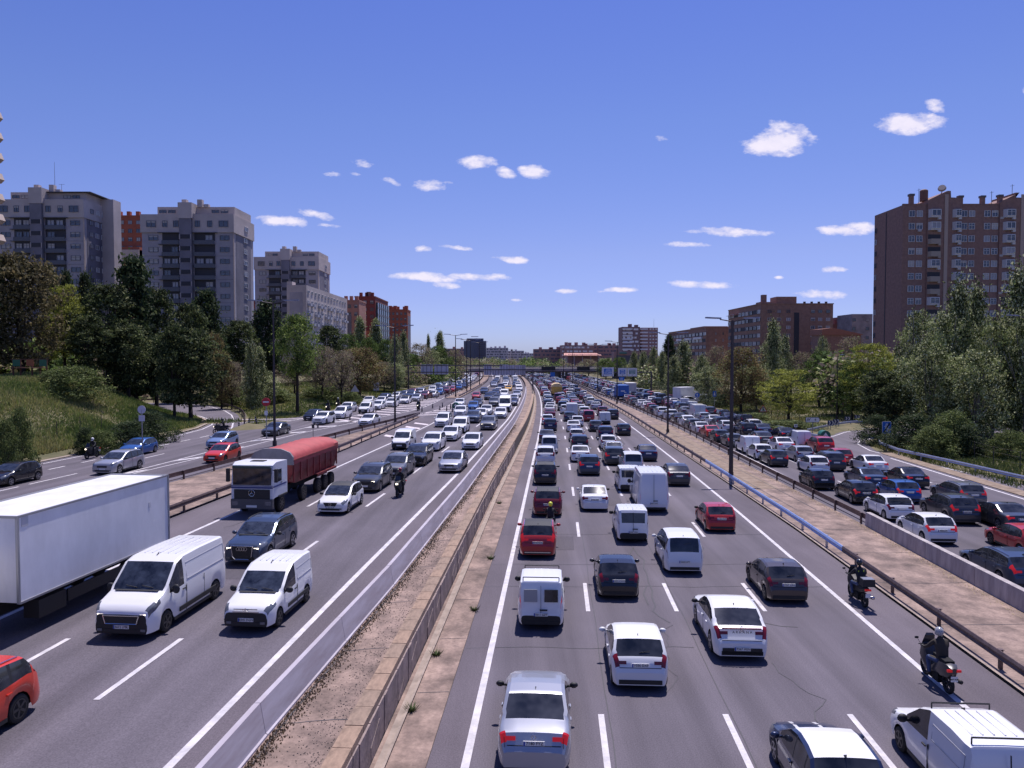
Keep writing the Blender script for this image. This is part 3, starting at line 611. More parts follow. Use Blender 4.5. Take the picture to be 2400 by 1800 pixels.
SPEC = {
 'hatchback': dict(L=4.0, W=1.76, r=.31, ax=(.78, 3.38), wd=(1.06, 1.86), rw=(3.38, 3.78), sw=(1.3, 3.55), pil=(2.35, 3.18), hl=(.05, .62), tl=(3.70, 3.93),
   prof=[(0, .62, .50), (.03, .68, .55), (.12, .76, .62), (.5, .87, .72), (1.05, .98, .86), (1.86, 1.40, .88), (2.3, 1.475, .90), (2.9, 1.475, .93), (3.38, 1.42, .98), (3.78, 1.02, .95), (3.86, .95, .86), (3.93, .76, .70), (3.97, .66, .60), (4.0, .60, .54)]),
 'saloon': dict(L=4.65, W=1.82, r=.32, ax=(.85, 3.6), wd=(1.3, 2.12), rw=(3.18, 3.86), sw=(1.55, 3.55), pil=(2.55, 3.28), hl=(.05, .65), tl=(4.36, 4.6),
   prof=[(0, .60, .48), (.03, .66, .53), (.14, .74, .62), (.6, .84, .72), (1.3, .96, .86), (2.12, 1.37, .88), (2.6, 1.45, .90), (3.15, 1.42, .93), (3.86, 1.06, .94), (4.15, 1.03, .93), (4.44, .99, .88), (4.54, .80, .72), (4.61, .66, .60), (4.65, .60, .54)]),
 'suv': dict(L=4.4, W=1.86, r=.35, ax=(.85, 3.52), wd=(1.2, 1.95), rw=(3.82, 4.14), sw=(1.4, 3.98), pil=(2.45, 3.25), hl=(.05, .6), tl=(4.06, 4.3), rails=1,
   prof=[(0, .78, .60), (.03, .84, .66), (.12, .92, .76), (.5, 1.0, .86), (1.2, 1.10, .98), (1.95, 1.52, 1.0), (2.4, 1.62, 1.02), (3.1, 1.62, 1.05), (3.82, 1.56, 1.10), (4.14, 1.14, 1.04), (4.24, 1.04, .94), (4.32, .82, .76), (4.37, .70, .64), (4.4, .64, .58)]),
 'coupe suv': dict(L=4.55, W=1.83, r=.35, ax=(.85, 3.6), wd=(1.2, 1.98), rw=(3.45, 4.16), sw=(1.4, 3.8), pil=(2.45, 3.2), hl=(.05, .6), tl=(4.18, 4.46),
   prof=[(0, .76, .60), (.03, .82, .66), (.12, .90, .76), (.5, .98, .86), (1.2, 1.07, .97), (1.98, 1.48, 1.0), (2.4, 1.57, 1.02), (2.9, 1.57, 1.06), (3.45, 1.48, 1.10), (4.16, 1.12, 1.06), (4.32, 1.06, .96), (4.42, .84, .78), (4.51, .72, .66), (4.55, .64, .58)]),
 'estate car': dict(L=4.65, W=1.82, r=.32, ax=(.85, 3.6), wd=(1.3, 2.1), rw=(4.08, 4.44), sw=(1.5, 4.2), pil=(2.55, 3.4), hl=(.05, .65), tl=(4.34, 4.57), rails=1,
   prof=[(0, .60, .48), (.03, .66, .53), (.14, .74, .62), (.6, .85, .72), (1.3, .97, .86), (2.1, 1.38, .88), (2.6, 1.46, .90), (3.4, 1.46, .93), (4.08, 1.40, .97), (4.44, 1.02, .94), (4.52, .94, .86), (4.59, .76, .70), (4.63, .66, .60), (4.65, .60, .54)]),
 'people carrier': dict(L=4.4, W=1.82, r=.32, ax=(.8, 3.55), wd=(.98, 1.75), rw=(4.12, 4.3), sw=(1.15, 4.1), pil=(2.2, 3.2), hl=(.05, .55), tl=(4.22, 4.36),
   prof=[(0, .70, .54), (.03, .77, .60), (.12, .86, .70), (.45, .98, .84), (.98, 1.12, .98), (1.75, 1.62, 1.0), (2.2, 1.74, 1.02), (3.2, 1.76, 1.04), (4.12, 1.68, 1.06), (4.22, 1.40, 1.05), (4.3, 1.06, .98), (4.35, .80, .74), (4.38, .68, .62), (4.4, .60, .54)]),
 'small van': dict(L=4.2, W=1.74, r=.31, ax=(.78, 3.35), wd=(1.0, 1.72), rw=(4.04, 4.11), sw=(1.15, 2.25), pil=(9, 9), hl=(.05, .5), tl=(4.02, 4.14), van=1,
   prof=[(0, .70, .54), (.03, .76, .60), (.12, .85, .70), (.45, .95, .82), (1.0, 1.08, .97), (1.72, 1.60, 1.0), (2.2, 1.78, 1.02), (3.2, 1.81, 1.04), (3.95, 1.77, 1.06), (4.04, 1.60, 1.06), (4.11, 1.10, 1.0), (4.15, .80, .74), (4.18, .66, .60), (4.2, .58, .52)]),
 'panel van': dict(L=5.4, W=2.05, r=.35, ax=(.95, 4.35), wd=(.95, 1.75), rw=(9, 9), sw=(1.15, 2.1), pil=(9, 9), hl=(.06, .6), tl=(5.2, 5.34), van=1,
   prof=[(0, .86, .60), (.03, .95, .70), (.15, 1.08, .85), (.5, 1.22, 1.02), (.95, 1.36, 1.2), (1.75, 2.1, 1.24), (2.2, 2.22, 1.26), (3.4, 2.24, 1.28), (5.1, 2.20, 1.28), (5.22, 2.05, 1.28), (5.3, 1.3, 1.2), (5.35, .8, .74), (5.38, .66, .60), (5.4, .58, .52)]),
 'tall panel van': dict(L=5.9, W=2.05, r=.35, ax=(.95, 4.75), wd=(.95, 1.75), rw=(9, 9), sw=(1.15, 2.1), pil=(9, 9), hl=(.06, .6), tl=(5.7, 5.84), van=1,
   prof=[(0, .86, .60), (.03, .95, .70), (.15, 1.08, .85), (.5, 1.22, 1.02), (.95, 1.36, 1.2), (1.75, 2.2, 1.24), (2.3, 2.55, 1.26), (3.4, 2.6, 1.28), (5.6, 2.56, 1.28), (5.72, 2.4, 1.28), (5.8, 1.3, 1.2), (5.85, .8, .74), (5.88, .66, .60), (5.9, .58, .52)]),
}
SPEC['city car'] = dict(SPEC['hatchback']); SPEC['city car'].update(L=3.7, sx=.925)
def interp(P, x, k):
    if x <= P[0][0]: return P[0][k]
    for a, b in zip(P, P[1:]):
        if x <= b[0]: return a[k] + (b[k] - a[k]) * (x - a[0]) / (b[0] - a[0])
    return P[-1][k]
def tail_at(S, z):
    P = S['prof']
    for a, b in zip(P[::-1][1:], P[::-1]):
        if a[1] >= z >= b[1] and a[1] > b[1]:
            t = (a[1] - z) / (a[1] - b[1]); return a[0] + (b[0] - a[0]) * t, math.atan2(b[0] - a[0], a[1] - b[1])
    return S['L'], 0.
def build_hull(S, step=.15, coarse=False):
    L, W, r = S['L'] / S.get('sx', 1), S['W'], S['r']; P = S['prof']; ra = r + .055
    xs = set()
    for a, b in zip(P, P[1:]):
        n = max(1, int(math.ceil((b[0] - a[0]) / step)))
        for i in range(n): xs.add(round(a[0] + (b[0] - a[0]) * i / n, 4))
    xs.add(L)
    for q in S['sw'] + S['pil'] + S['wd'] + S['rw'] + S['hl'] + S['tl']:
        if q < L: xs.add(round(q, 4))
    for q in S['pil']:
        if q < L: xs.add(round(q + .09, 4))
    for xa in S['ax']:
        for k in range(0, 9 if not coarse else 5):
            xs.add(round(xa - ra * math.cos(math.pi * k / (8 if not coarse else 4)), 4))
    xs = sorted(xs); X = [xs[0]]
    keep = set(round(q, 4) for q in S['sw'] + S['pil'] + S['wd'] + S['rw'] + S['hl'] + S['tl'])
    for q in xs[1:]:
        if q - X[-1] > (.022 if not coarse else .05) or q == L: X.append(q)
    V = []
    for x in X:
        zt = interp(P, x, 1); zb = min(interp(P, x, 2), zt - .03); zl = .21 if not S.get('van') else .24
        e = min(x, L - x); tp = 1 - .16 * max(0, 1 - e / .5) ** 2.2
        hw = W / 2 * tp
        for xa in S['ax']:
            if abs(x - xa) < ra: zl = max(zl, min(zb - .05, r + math.sqrt(max(0, ra * ra - (x - xa) ** 2))))
        van = S.get('van', 0); tum = .10 if van else .24
        inc = max(0, zt - .05 - zb)
        crown = min(.05, (zt - zb) * .4); zr = zt - crown * (1.2 if not van else .9)
        yr = hw * .965 - (zr - zb) * tum - (.035 if inc < .15 else 0) ; yr = max(.3, yr)
        dz = zb - zl
        V.append([(hw * .95, zl), (hw * .995, zl + dz * .34), (hw, zl + dz * .72), (hw * .965, zb), ((hw * .965 + yr) / 2 + .012, (zb + zr) / 2), (yr, zr), (yr - .09, zr + crown * .72), (yr * .5, zt - crown * .12), (0, zt)])
    nx = len(X); full = [[(-y, z) for y, z in v] + [(y, z) for y, z in v[-2::-1]] for v in V]
    parts = {}
    def B(n, m):
        if n not in parts: parts[n] = MB(); parts[n].use(m)
        return parts[n]
    sx = S.get('sx', 1)
    def pt(i, j): y, z = full[i][j]; return (y, (L / 2 - X[i]) * sx, z)
    for i in range(nx - 1):
        xm = (X[i] + X[i + 1]) / 2
        for j in range(16):
            k = min(j, 15 - j); side = 'l' if j < 8 else 'r'; zm = sum(full[a][c][1] for a in (i, i + 1) for c in (j, j + 1)) / 4
            n, m = 'body', M_BODY
            if k >= 6 and S['wd'][0] < xm < S['wd'][1]: n, m = 'windscreen', M_GLASSF
            elif k >= 6 and S['rw'][0] < xm < S['rw'][1] : n, m = 'rear_window', M_GLASS
            elif k >= 6 and S['wd'][1] <= xm and xm < S['rw'][0]: n, m = ('roof', M_BODY)
            elif k in (3, 4) and S['sw'][0] < xm < S['sw'][1]:
                pil = any(q < xm < q + .09 for q in S['pil'])
                if not pil: n, m = 'side_window_' + side + str(sum(xm > q for q in S['pil'])), M_GLASS
                else: n, m = 'pillar', M_BLK
            elif k in (3, 4, 5) and S['hl'][0] < xm < S['hl'][1] and not (k == 5 and xm > .35): n, m = 'headlight_' + side, M_HEAD
            elif k in ((3, 4, 5) if not S.get('van') and S['W'] != 1.82 or L > 4.5 and not S.get('van') else (3,)) and S['tl'][0] < xm < S['tl'][1] and zm > S.get('tz', .74) and zm < 1.35: n, m = 'tail_light_' + side, M_TAIL
            elif k == 0 and .3 < xm < L - .3 and S.get('clad'): n, m = 'cladding', M_BLK
            B(n, m).poly([pt(i, j), pt(i + 1, j), pt(i + 1, j + 1), pt(i, j + 1)])
    for i, fl in ((0, 0), (nx - 1, 1)):
        for j in range(8):
            q = [pt(i, j), pt(i, j + 1), pt(i, 15 - j), pt(i, 16 - j)]
            n = 'front_bumper' if i == 0 else 'rear_bumper'
            m = M_BODY if not (S.get('vb')) else M_BLK
            if j == 7: q = [pt(i, 7), pt(i, 8), pt(i, 9)]
            B(n, m).poly(q if not fl else q[::-1])
    for n, b in parts.items():   # weld
        d = {}; idx = []; nv = []
        for v in b.v:
            k = (round(v[0], 4), round(v[1], 4), round(v[2], 4))
            if k not in d: d[k] = len(nv); nv.append(v)
            idx.append(d[k])
        b.v = nv; fs = []; ms = []
        for f, mi in zip(b.f, b.m):
            g = []
            for i in f:
                if idx[i] not in g: g.append(idx[i])
            if len(g) > 2: fs.append(tuple(g)); ms.append(mi)
        b.f, b.m = fs, ms
    return parts
def under(S):
    b = MB(); b.use(M_UND); L, W = S['L'], S['W']
    b.box((0, 0, .42), (W - .5, L - .5, .45)); b.box((0, 0, .5), (W - .12, L - 2 * S['ax'][0] - 1.2 if L > 3 else 1, .5)); b.box((0, 0, .30), (W * .8, L - .12, .14)); return b
def wheel_bm(r, w=.21, rim=M_RIM, spokes=5):
    t = MB(); t.use(M_TYRE); n = 20
    pr = [(-w / 2 + .02, r * .62), (-w / 2, r * .8), (-w / 2 + .02, r * .96), (-w / 2 + .05, r), (w / 2 - .05, r), (w / 2 - .02, r * .96), (w / 2, r * .8), (w / 2 - .02, r * .62)]
    t.rings([[(x, q * math.cos(2 * math.pi * i / n), q * math.sin(2 * math.pi * i / n)) for i in range(n)] for x, q in pr], caps=True)
    b = MB(); b.use(M_UND)
    for sd in (-1, 1):
        x = sd * (w / 2 - .012); b.add([(x, r * .66 * math.cos(2 * math.pi * i / n), r * .66 * math.sin(2 * math.pi * i / n)) for i in range(n)], [tuple(range(n)) if sd > 0 else tuple(range(n))[::-1]])
    b.use(rim)
    for sd in (-1, 1):
        x = sd * (w / 2 - .002)
        for i in range(n):
            a, c = 2 * math.pi * i / n, 2 * math.pi * (i + 1) / n
            b.poly([(x, r * q * math.cos(t_), r * q * math.sin(t_)) for q, t_ in ((.60, a), (.68, a), (.68, c), (.60, c))])
        for k in range(spokes):
            a = 2 * math.pi * k / spokes; d = .17 if spokes < 8 else .1
            b.poly([(x, r * q * math.cos(t_), r * q * math.sin(t_)) for q, t_ in ((.1, a - 1.), (.62, a - d), (.62, a + d), (.1, a + 1.))])
    return t, b
MESH = {}
def meshes(kind, opts=()):
    key = (kind,) + tuple(opts)
    if key in MESH: return MESH[key]
    S = dict(SPEC[kind])
    if 'blackbumper' in opts: S['vb'] = 1
    if kind == 'small van' and 'rearglass' not in opts: S['rw'] = (9, 9)
    if 'windows' in opts: S['sw'] = (1.15, 3.9); S['pil'] = (2.2, 3.1)
    P = build_hull(S, .15)
    out = {n: b.mesh(n.split('_l')[0] if 0 else n, smooth=True, angle=32) for n, b in P.items()}
    out['under'] = under(S).mesh('underbody')
    C = build_hull(S, .5, coarse=True); allb = MB()
    for n, b in C.items():
        for m_ in b.mats: pass
        mm = b.mats[0]
        if n == 'roof' and 'blackroof' in opts: mm = M_BLK
        allb.use(mm); allb.add(b.v, b.f)
    L, W = S['L'], S['W']
    allb.use(M_UND); allb.box((0, 0, .36), (W * .86, L - .14, .34)); allb.use(M_TYRE)
    for sx_ in (-1, 1):
        for xa in S['ax']: allb.tube((sx_ * (W / 2 - .24), L / 2 - xa * S.get('sx', 1), S['r']), (sx_ * (W / 2 - .02), L / 2 - xa * S.get('sx', 1), S['r']), S['r'], n=10)
    if M_BODY in allb.mats and allb.mats[0] is not M_BODY:
        pass
    allb.use(M_PLATE); zz = .8 if not S.get('van') else .75; xx, tl = tail_at(S, zz); allb.box((0, -(xx - L / 2) - .02, zz), (.5, .02, .11)); allb.box((0, L / 2 + .01, .42), (.5, .02, .11))
    allb.use(M_BLK)
    for s_ in (-1, 1): allb.box((s_ * (W / 2 + .08), L / 2 - S['sw'][0] - .1, interp(S['prof'], S['sw'][0], 2) + .1), (.2, .1, .14))
    allb.box((0, L / 2 + .005, .6), (W * .45, .02, .14))
    out['_far'] = allb.mesh('distant_' + kind.replace(' ', '_')); out['_farbuf'] = allb; out['_S'] = S
    for nm, r_, sp in (('wheel', M_RIM, 5), ('wheel2', M_RIMD, 5), ('wheel3', M_RIM, 10)):
        t, b = wheel_bm(S['r'], rim=r_, spokes=sp); out[nm + 't'] = t.mesh('tyre', smooth=True, angle=40); out[nm + 'r'] = b.mesh('rim')
        b2 = MB(); b2.mats = [M_TYRE]; b2.cur = 0; b2.add(t.v, t.f)
        for m_i, mm in enumerate(b.mats):
            b2.use(mm)
            b2.add([b.v[i] for f, q in zip(b.f, b.m) if q == m_i for i in f], [])
            base = len(b2.v) - sum(len(f) for f, q in zip(b.f, b.m) if q == m_i); k = base
            for f, q in zip(b.f, b.m):
                if q == m_i: b2.f.append(tuple(range(k, k + len(f)))); b2.m.append(b2.cur); k += len(f)
        out[nm + 'j'] = b2.mesh('wheel')
    MESH[key] = out; return out
def setpaint(o, m):
    for i, s in enumerate(o.material_slots):
        if s.material is M_BODY: s.link = 'OBJECT'; s.material = m
bxm = {}
def ubox(m):
    if m.name not in bxm: b = MB(); b.use(m); b.box((0, 0, 0), (1, 1, 1)); bxm[m.name] = b.mesh('block')
    return bxm[m.name]
def pbox(name, m, parent, loc, dim, rx=0, rz=0):
    o = link(name, ubox(m), parent, loc); o.scale = dim; o.rotation_euler = (rx, 0, rz); return o
mirb = MB(); mirb.use(M_BLK); mirb.ball((0, 0, 0), 1, 8, 6, (.12, .075, .085)); mirb.box((-.1, .0, -.03), (.12, .05, .05)); ME_MIR = {}
for s_ in (-1, 1):
    q = MB(); q.use(M_BLK); q.ball((s_ * .03, 0, 0), 1, 8, 6, (.12, .075, .085)); q.box((-s_ * .09, 0, -.03), (.1, .05, .05)); ME_MIR[s_] = q.mesh('door_mirror', smooth=True)
def tmesh(txt, size, m, name='plate_lettering'):
    me = textmesh(txt, size, name); me.materials.append(m); return me
VEH = []
KNAME = {'hatchback': 'hatchback', 'saloon': 'saloon car', 'suv': 'suv', 'coupe suv': 'coupe_suv', 'estate car': 'estate_car', 'people carrier': 'people_carrier', 'small van': 'small_van', 'panel van': 'panel_van', 'tall panel van': 'panel_van', 'city car': 'city_car'}
def car(kind, color, x, y, z, rz, lod, facing, opts=(), plate=None, seed=0):
    """facing: 'front' or 'rear' is turned to the camera"""
    mo = tuple(o for o in opts if o in ('blackbumper', 'blackroof', 'rearglass', 'windows', 'twin'))
    M = meshes(kind, mo); S = M['_S']; L, W = S['L'], S['W']; pm = paint(color); nm = KNAME[kind].replace(' ', '_')
    if lod == 2:
        o = link(nm, M['_far'], None, (x, y, z), rz); setpaint(o, pm); return o
    T = link(nm, None, None, (x, y, z), rz)
    T.empty_display_size = .3
    def part(n, key, m=None):
        o = link(n, M[key], T); setpaint(o, m or pm); return o
    for key in M:
        if key[0] == '_' or key.startswith('wheel') or key == 'under': continue
        n = key
        for s in ('_l0', '_l1', '_l2', '_r0', '_r1', '_r2', '_l', '_r'):
            if key.endswith(s) and ('window' in key or 'light' in key): n = key[:-len(s)]
        o = part(n, key, (M_BLK if key == 'roof' and 'blackroof' in opts else paint('white') if key == 'roof' and 'whiteroof' in opts else None))
        lit = None
        if key.startswith('tail_light') and 'brake' in opts: lit = M_TAILON
        if lit: o.material_slots[0].link = 'OBJECT'; o.material_slots[0].material = lit
    part('underbody', 'under')
    rr = random.Random(seed); wk = rr.choice(['wheel', 'wheel2', 'wheel3'])
    if S.get('van'): wk = 'wheel2'
    for xa in S['ax']:
        for s in (-1, 1):
            loc = (s * (W / 2 - .125), L / 2 - xa * S.get('sx', 1), S['r'])
            if lod == 0:
                w = link('wheel', M[wk + 't'], T, loc); link('rim', M[wk + 'r'], w)
            else: link('wheel', M[wk + 'j'], T, loc)
    mz = interp(S['prof'], S['sw'][0], 2) + .12; my = L / 2 - (S['sw'][0] + .12) * S.get('sx', 1)
    for s in (-1, 1):
        o = link('door_mirror', ME_MIR[s], T, (s * (W / 2 + .09), my, mz))
        if S.get('van'): o.scale = (1.1, 1.1, 1.9 if W > 2 else 1.3)
        if 'cleanmirror' not in opts and not S.get('van'): o.material_slots[0].link = 'OBJECT'; o.material_slots[0].material = pm if rr.random() < .8 else M_BLK
    # plates
    if facing == 'rear':
        zz = {'saloon': .78, 'small van': .62, 'panel van': .62, 'tall panel van': .62, 'people carrier': .62}.get(kind, .80)
        if 'lowplate' in opts: zz = .46
        xx, tilt = tail_at(S, zz) if zz > .66 else (L, 0)
        py = -(xx * S.get('sx', 1) - L / 2) - .03; P = pbox('number_plate', M_PLATE, T, (0, py, zz), (.52, .02, .115))
    else:
        zz = .46; py = L / 2 + .015; P = pbox('number_plate', M_PLATE, T, (0, py, zz), (.52, .02, .115))
    sg = -1 if facing == 'rear' else 1
    if lod == 0:
        o = link('plate_band', ubox(M_PLBLU), T, (-.235 * (1 if sg < 0 else -1), py + sg * .011, zz)); o.scale = (.04, .003, .113)
        if plate:
            o = link('plate_lettering', tmesh(plate, .105, M_PLTXT), T, (.02 * (1 if sg < 0 else -1), py + sg * .014, zz)); o.rotation_euler = (math.pi / 2, 0, 0 if sg < 0 else math.pi)
    # trims
    if facing == 'front' or lod == 0:
        gz_ = .66 if L < 5 and S['prof'][0][1] < .72 else .70
        if 'nogrille' not in opts:
            pbox('grille', M_BLK, T, (0, L / 2 + .0, gz_ - .06), (W * (.42 if 'bigface' not in opts else .36), .05, .13 if 'bigface' not in opts else .3))
        pbox('lower_intake', M_BLK, T, (0, L / 2 + .0, .33), (W * .62, .03, .12))
    if 'lit' in opts:
        for s in (-1, 1): pbox('headlamp_bulb', M_HEADON, T, (s * (W / 2 - .32), L / 2 - .03, S['prof'][0][1] - .02), (.2, .05, .06))
    if kind != 'saloon' or seed > 40: pbox('rear_trim', M_BLK, T, (0, -L / 2, .31), (W * .74, .04, .13))
    if facing == 'rear' and not S.get('van') and kind != 'people carrier':
        lz = {'suv': .94, 'coupe suv': .93}.get(kind, .86); xx, tl = tail_at(S, lz)
        for s in (-1, 1):
            o = pbox('tail_light', M_TAILON if 'brake' in opts else M_TAIL, T, (s * (W / 2 - .33), -(xx * S.get('sx', 1) - L / 2) + .0, lz), (.26, .04, .10))
            o.rotation_euler = (-tl, 0, 0)
        xx, tl = tail_at(S, .72); o = pbox('tailgate_seam', M_UND, T, (0, -(xx * S.get('sx', 1) - L / 2) + .0, .72 if kind != 'suv' else .80), (W * .72, .02, .014)) if lod == 0 else None
    if lod == 0:
        for s in (-1, 1):
            zb = interp(S['prof'], 2., 2)
            for q in [S['sw'][0] - .12, (S['pil'][0] if S['pil'][0] < 9 else S['sw'][1]) + .05] + ([S['pil'][1] + .12] if S['pil'][0] < 9 else []):
                if q < L - .6 and not any(abs(q - a) < S['r'] + .05 for a in S['ax']): pbox('door_seam', M_UND, T, (s * (W / 2 - .004), L / 2 - q * S.get('sx', 1), (zb + .3) / 2), (.012, .018, zb - .42))
            for q in ([S['pil'][0] - .12, S['pil'][1] - .1] if S['pil'][0] < 9 else [S['sw'][1] - .1]):
                pbox('door_handle', pm if not S.get('van') else M_BLK, T, (s * (W / 2 + .008), L / 2 - q * S.get('sx', 1), zb - .13), (.03, .17, .035))
    if S.get('van') and facing == 'rear':
        zt = interp(S['prof'], L - .3, 1)
        pbox('door_gap', M_UND, T, (0, -L / 2 + .035 + (.02 if W > 2 else 0), (zt + .45) / 2 + .05), (.014, .03, zt - .75)).rotation_euler = (math.atan2(.12 if W < 2 else .14, zt - .7) * 0 - .06, 0, 0)
        pbox('number_plate_light', M_BLK, T, (.1, -L / 2 - .0, .78), (.28, .03, .05))
    if lod == 0 and facing == 'front':
        Pq = S['prof']; x0 = .3; x1 = S['wd'][0] - .08
        for s in (-1, 1):
            b = MB(); b.use(M_UND)
            for i in range(4):
                a_, c_ = x0 + (x1 - x0) * i / 4, x0 + (x1 - x0) * (i + 1) / 4; za, zc = interp(Pq, a_, 1) - .03, interp(Pq, c_, 1) - .03; ww = W / 2 - .20
                b.poly([(s * ww, (L / 2 - a_) * S.get('sx', 1), za), (s * (ww - .02), (L / 2 - a_) * S.get('sx', 1), za + .006), (s * (ww - .02), (L / 2 - c_) * S.get('sx', 1), zc + .006), (s * ww, (L / 2 - c_) * S.get('sx', 1), zc)])
            link('bonnet_seam', b.mesh('bonnet_seam'), T)
            q = S['wd'][0] + .05; zq_ = interp(Pq, q, 1); b = MB(); b.use(M_BLK); b.tube((0, 0, 0), (.42, -.05, .06), .014, .01, n=4); link('windscreen_wiper', b.mesh('windscreen_wiper'), T, (-.5 if s < 0 else .05, (L / 2 - q) * S.get('sx', 1), zq_ + .02))
            pbox('fog_light', M_HEAD, T, (s * (W / 2 - .3), L / 2 + .005, .36), (.16, .03, .08))
        pbox('dashboard_strip', M_BLK, T, (0, (L / 2 - S['wd'][0] + .03) * S.get('sx', 1), interp(Pq, S['wd'][0], 1) + .0), (W * .72, .12, .02))
    if S.get('van') and lod == 0:
        x0, x1 = S['sw'][1] + .18, L - .35; zb = interp(S['prof'], 3., 2); zt = interp(S['prof'], 3., 1); ww = W / 2 * .965
        for s in (-1, 1):
            for zz_ in (zb + .10, zt - .30): o = pbox('panel_crease', M_CREASE, T, (s * (ww - (zz_ - zb) * .10 + .010), L / 2 - (x0 + x1) / 2, zz_), (.012, x1 - x0, .018))
            for xx_ in (x0, x1): o = pbox('panel_crease', M_CREASE, T, (s * (ww - (zt - .1 - zb) / 2 * .10 + .008), L / 2 - xx_, (zb + .1 + zt - .3) / 2), (.012, .018, zt - zb - .40)); o.rotation_euler = (0, -s * .10, 0)
            pbox('door_seam', M_UND, T, (s * (W / 2 - .004), L / 2 - x0 + .08, (zb + .35) / 2), (.012, .018, zb - .45)); pbox('door_seam', M_UND, T, (s * (W / 2 - .004), L / 2 - (x0 + 1.15), (zb + .35) / 2 + .02), (.012, .018, zb - .45)) if x1 - x0 > 2.6 else None
        for q in (-.55, -.28, 0, .28, .55): pbox('roof_rib', pm, T, (q * W / 2, L / 2 - (S['wd'][1] + L - .5) / 2 - .2, zt + .004 - abs(q) * .03), (.035, L - S['wd'][1] - 1.3, .03))
    if lod == 0:
        for s in (-1, 1): pbox('sill', M_BLK, T, (s * (W / 2 - .05), 0, .27), (.06, L - 2 * S['ax'][0] - .9, .1))
    if 'bars' in opts:
        for q in (S['wd'][1] + .35, L - .35):
            zt = interp(S['prof'], q, 1); b = MB(); b.use(M_BLK); b.tube((-W / 2 + .2, 0, zt + .13), (W / 2 - .2, 0, zt + .13), .022, n=6)
            for s in (-1, 1): b.tube((s * (W / 2 - .2), 0, zt - .08), (s * (W / 2 - .2), 0, zt + .13), .018, n=6)
            link('roof_bar', b.mesh('roof_bar'), T, (0, L / 2 - q, 0))
    if S.get('rails') and lod < 2 and 'norails' not in opts:
        b = MB(); b.use(M_CHROME if rr.random() < .5 else M_BLK); x0, x1 = S['wd'][1] + .25, S['rw'][0] - .1; ww = W / 2 * .965 - .58 * .24 - .06
        for i in range(4):
            qa, qb = x0 + (x1 - x0) * i / 4, x0 + (x1 - x0) * (i + 1) / 4
            b.tube((0, L / 2 - qa, interp(S['prof'], qa, 1) + .0), (0, L / 2 - qb, interp(S['prof'], qb, 1) + .0), .018, n=5)
        me = b.mesh('roof_rail')
        for s in (-1, 1): link('roof_rail', me, T, (s * ww, 0, 0))
    if lod == 0:
        b = MB(); b.use(M_BLK); zt = interp(S['prof'], S['rw'][0] - .25 if S['rw'][0] < 9 else 2.2, 1); b.add([(-.02, .08, 0), (.02, .08, 0), (0, -.08, .09), (0, -.08, 0)], [(0, 1, 2), (0, 2, 3), (1, 3, 2)])
        link('roof_aerial', b.mesh('roof_aerial'), T, (0, L / 2 - (S['rw'][0] - .25 if S['rw'][0] < 9 else 2.2), zt - .01))
        if 'lettering' in opts: pass
    if kind in ('hatchback', 'suv', 'estate car', 'people carrier', 'city car') and facing == 'rear' and lod == 0:
        q = S['rw'][1] - .08; b = MB(); b.use(M_BLK); b.tube((0, 0, 0), (.33, .03, .05), .014, .008, n=5); link('rear_wiper', b.mesh('rear_wiper'), T, (-.02, L / 2 - q * S.get('sx', 1) - .015, interp(S['prof'], q, 1) + .0))
    return T
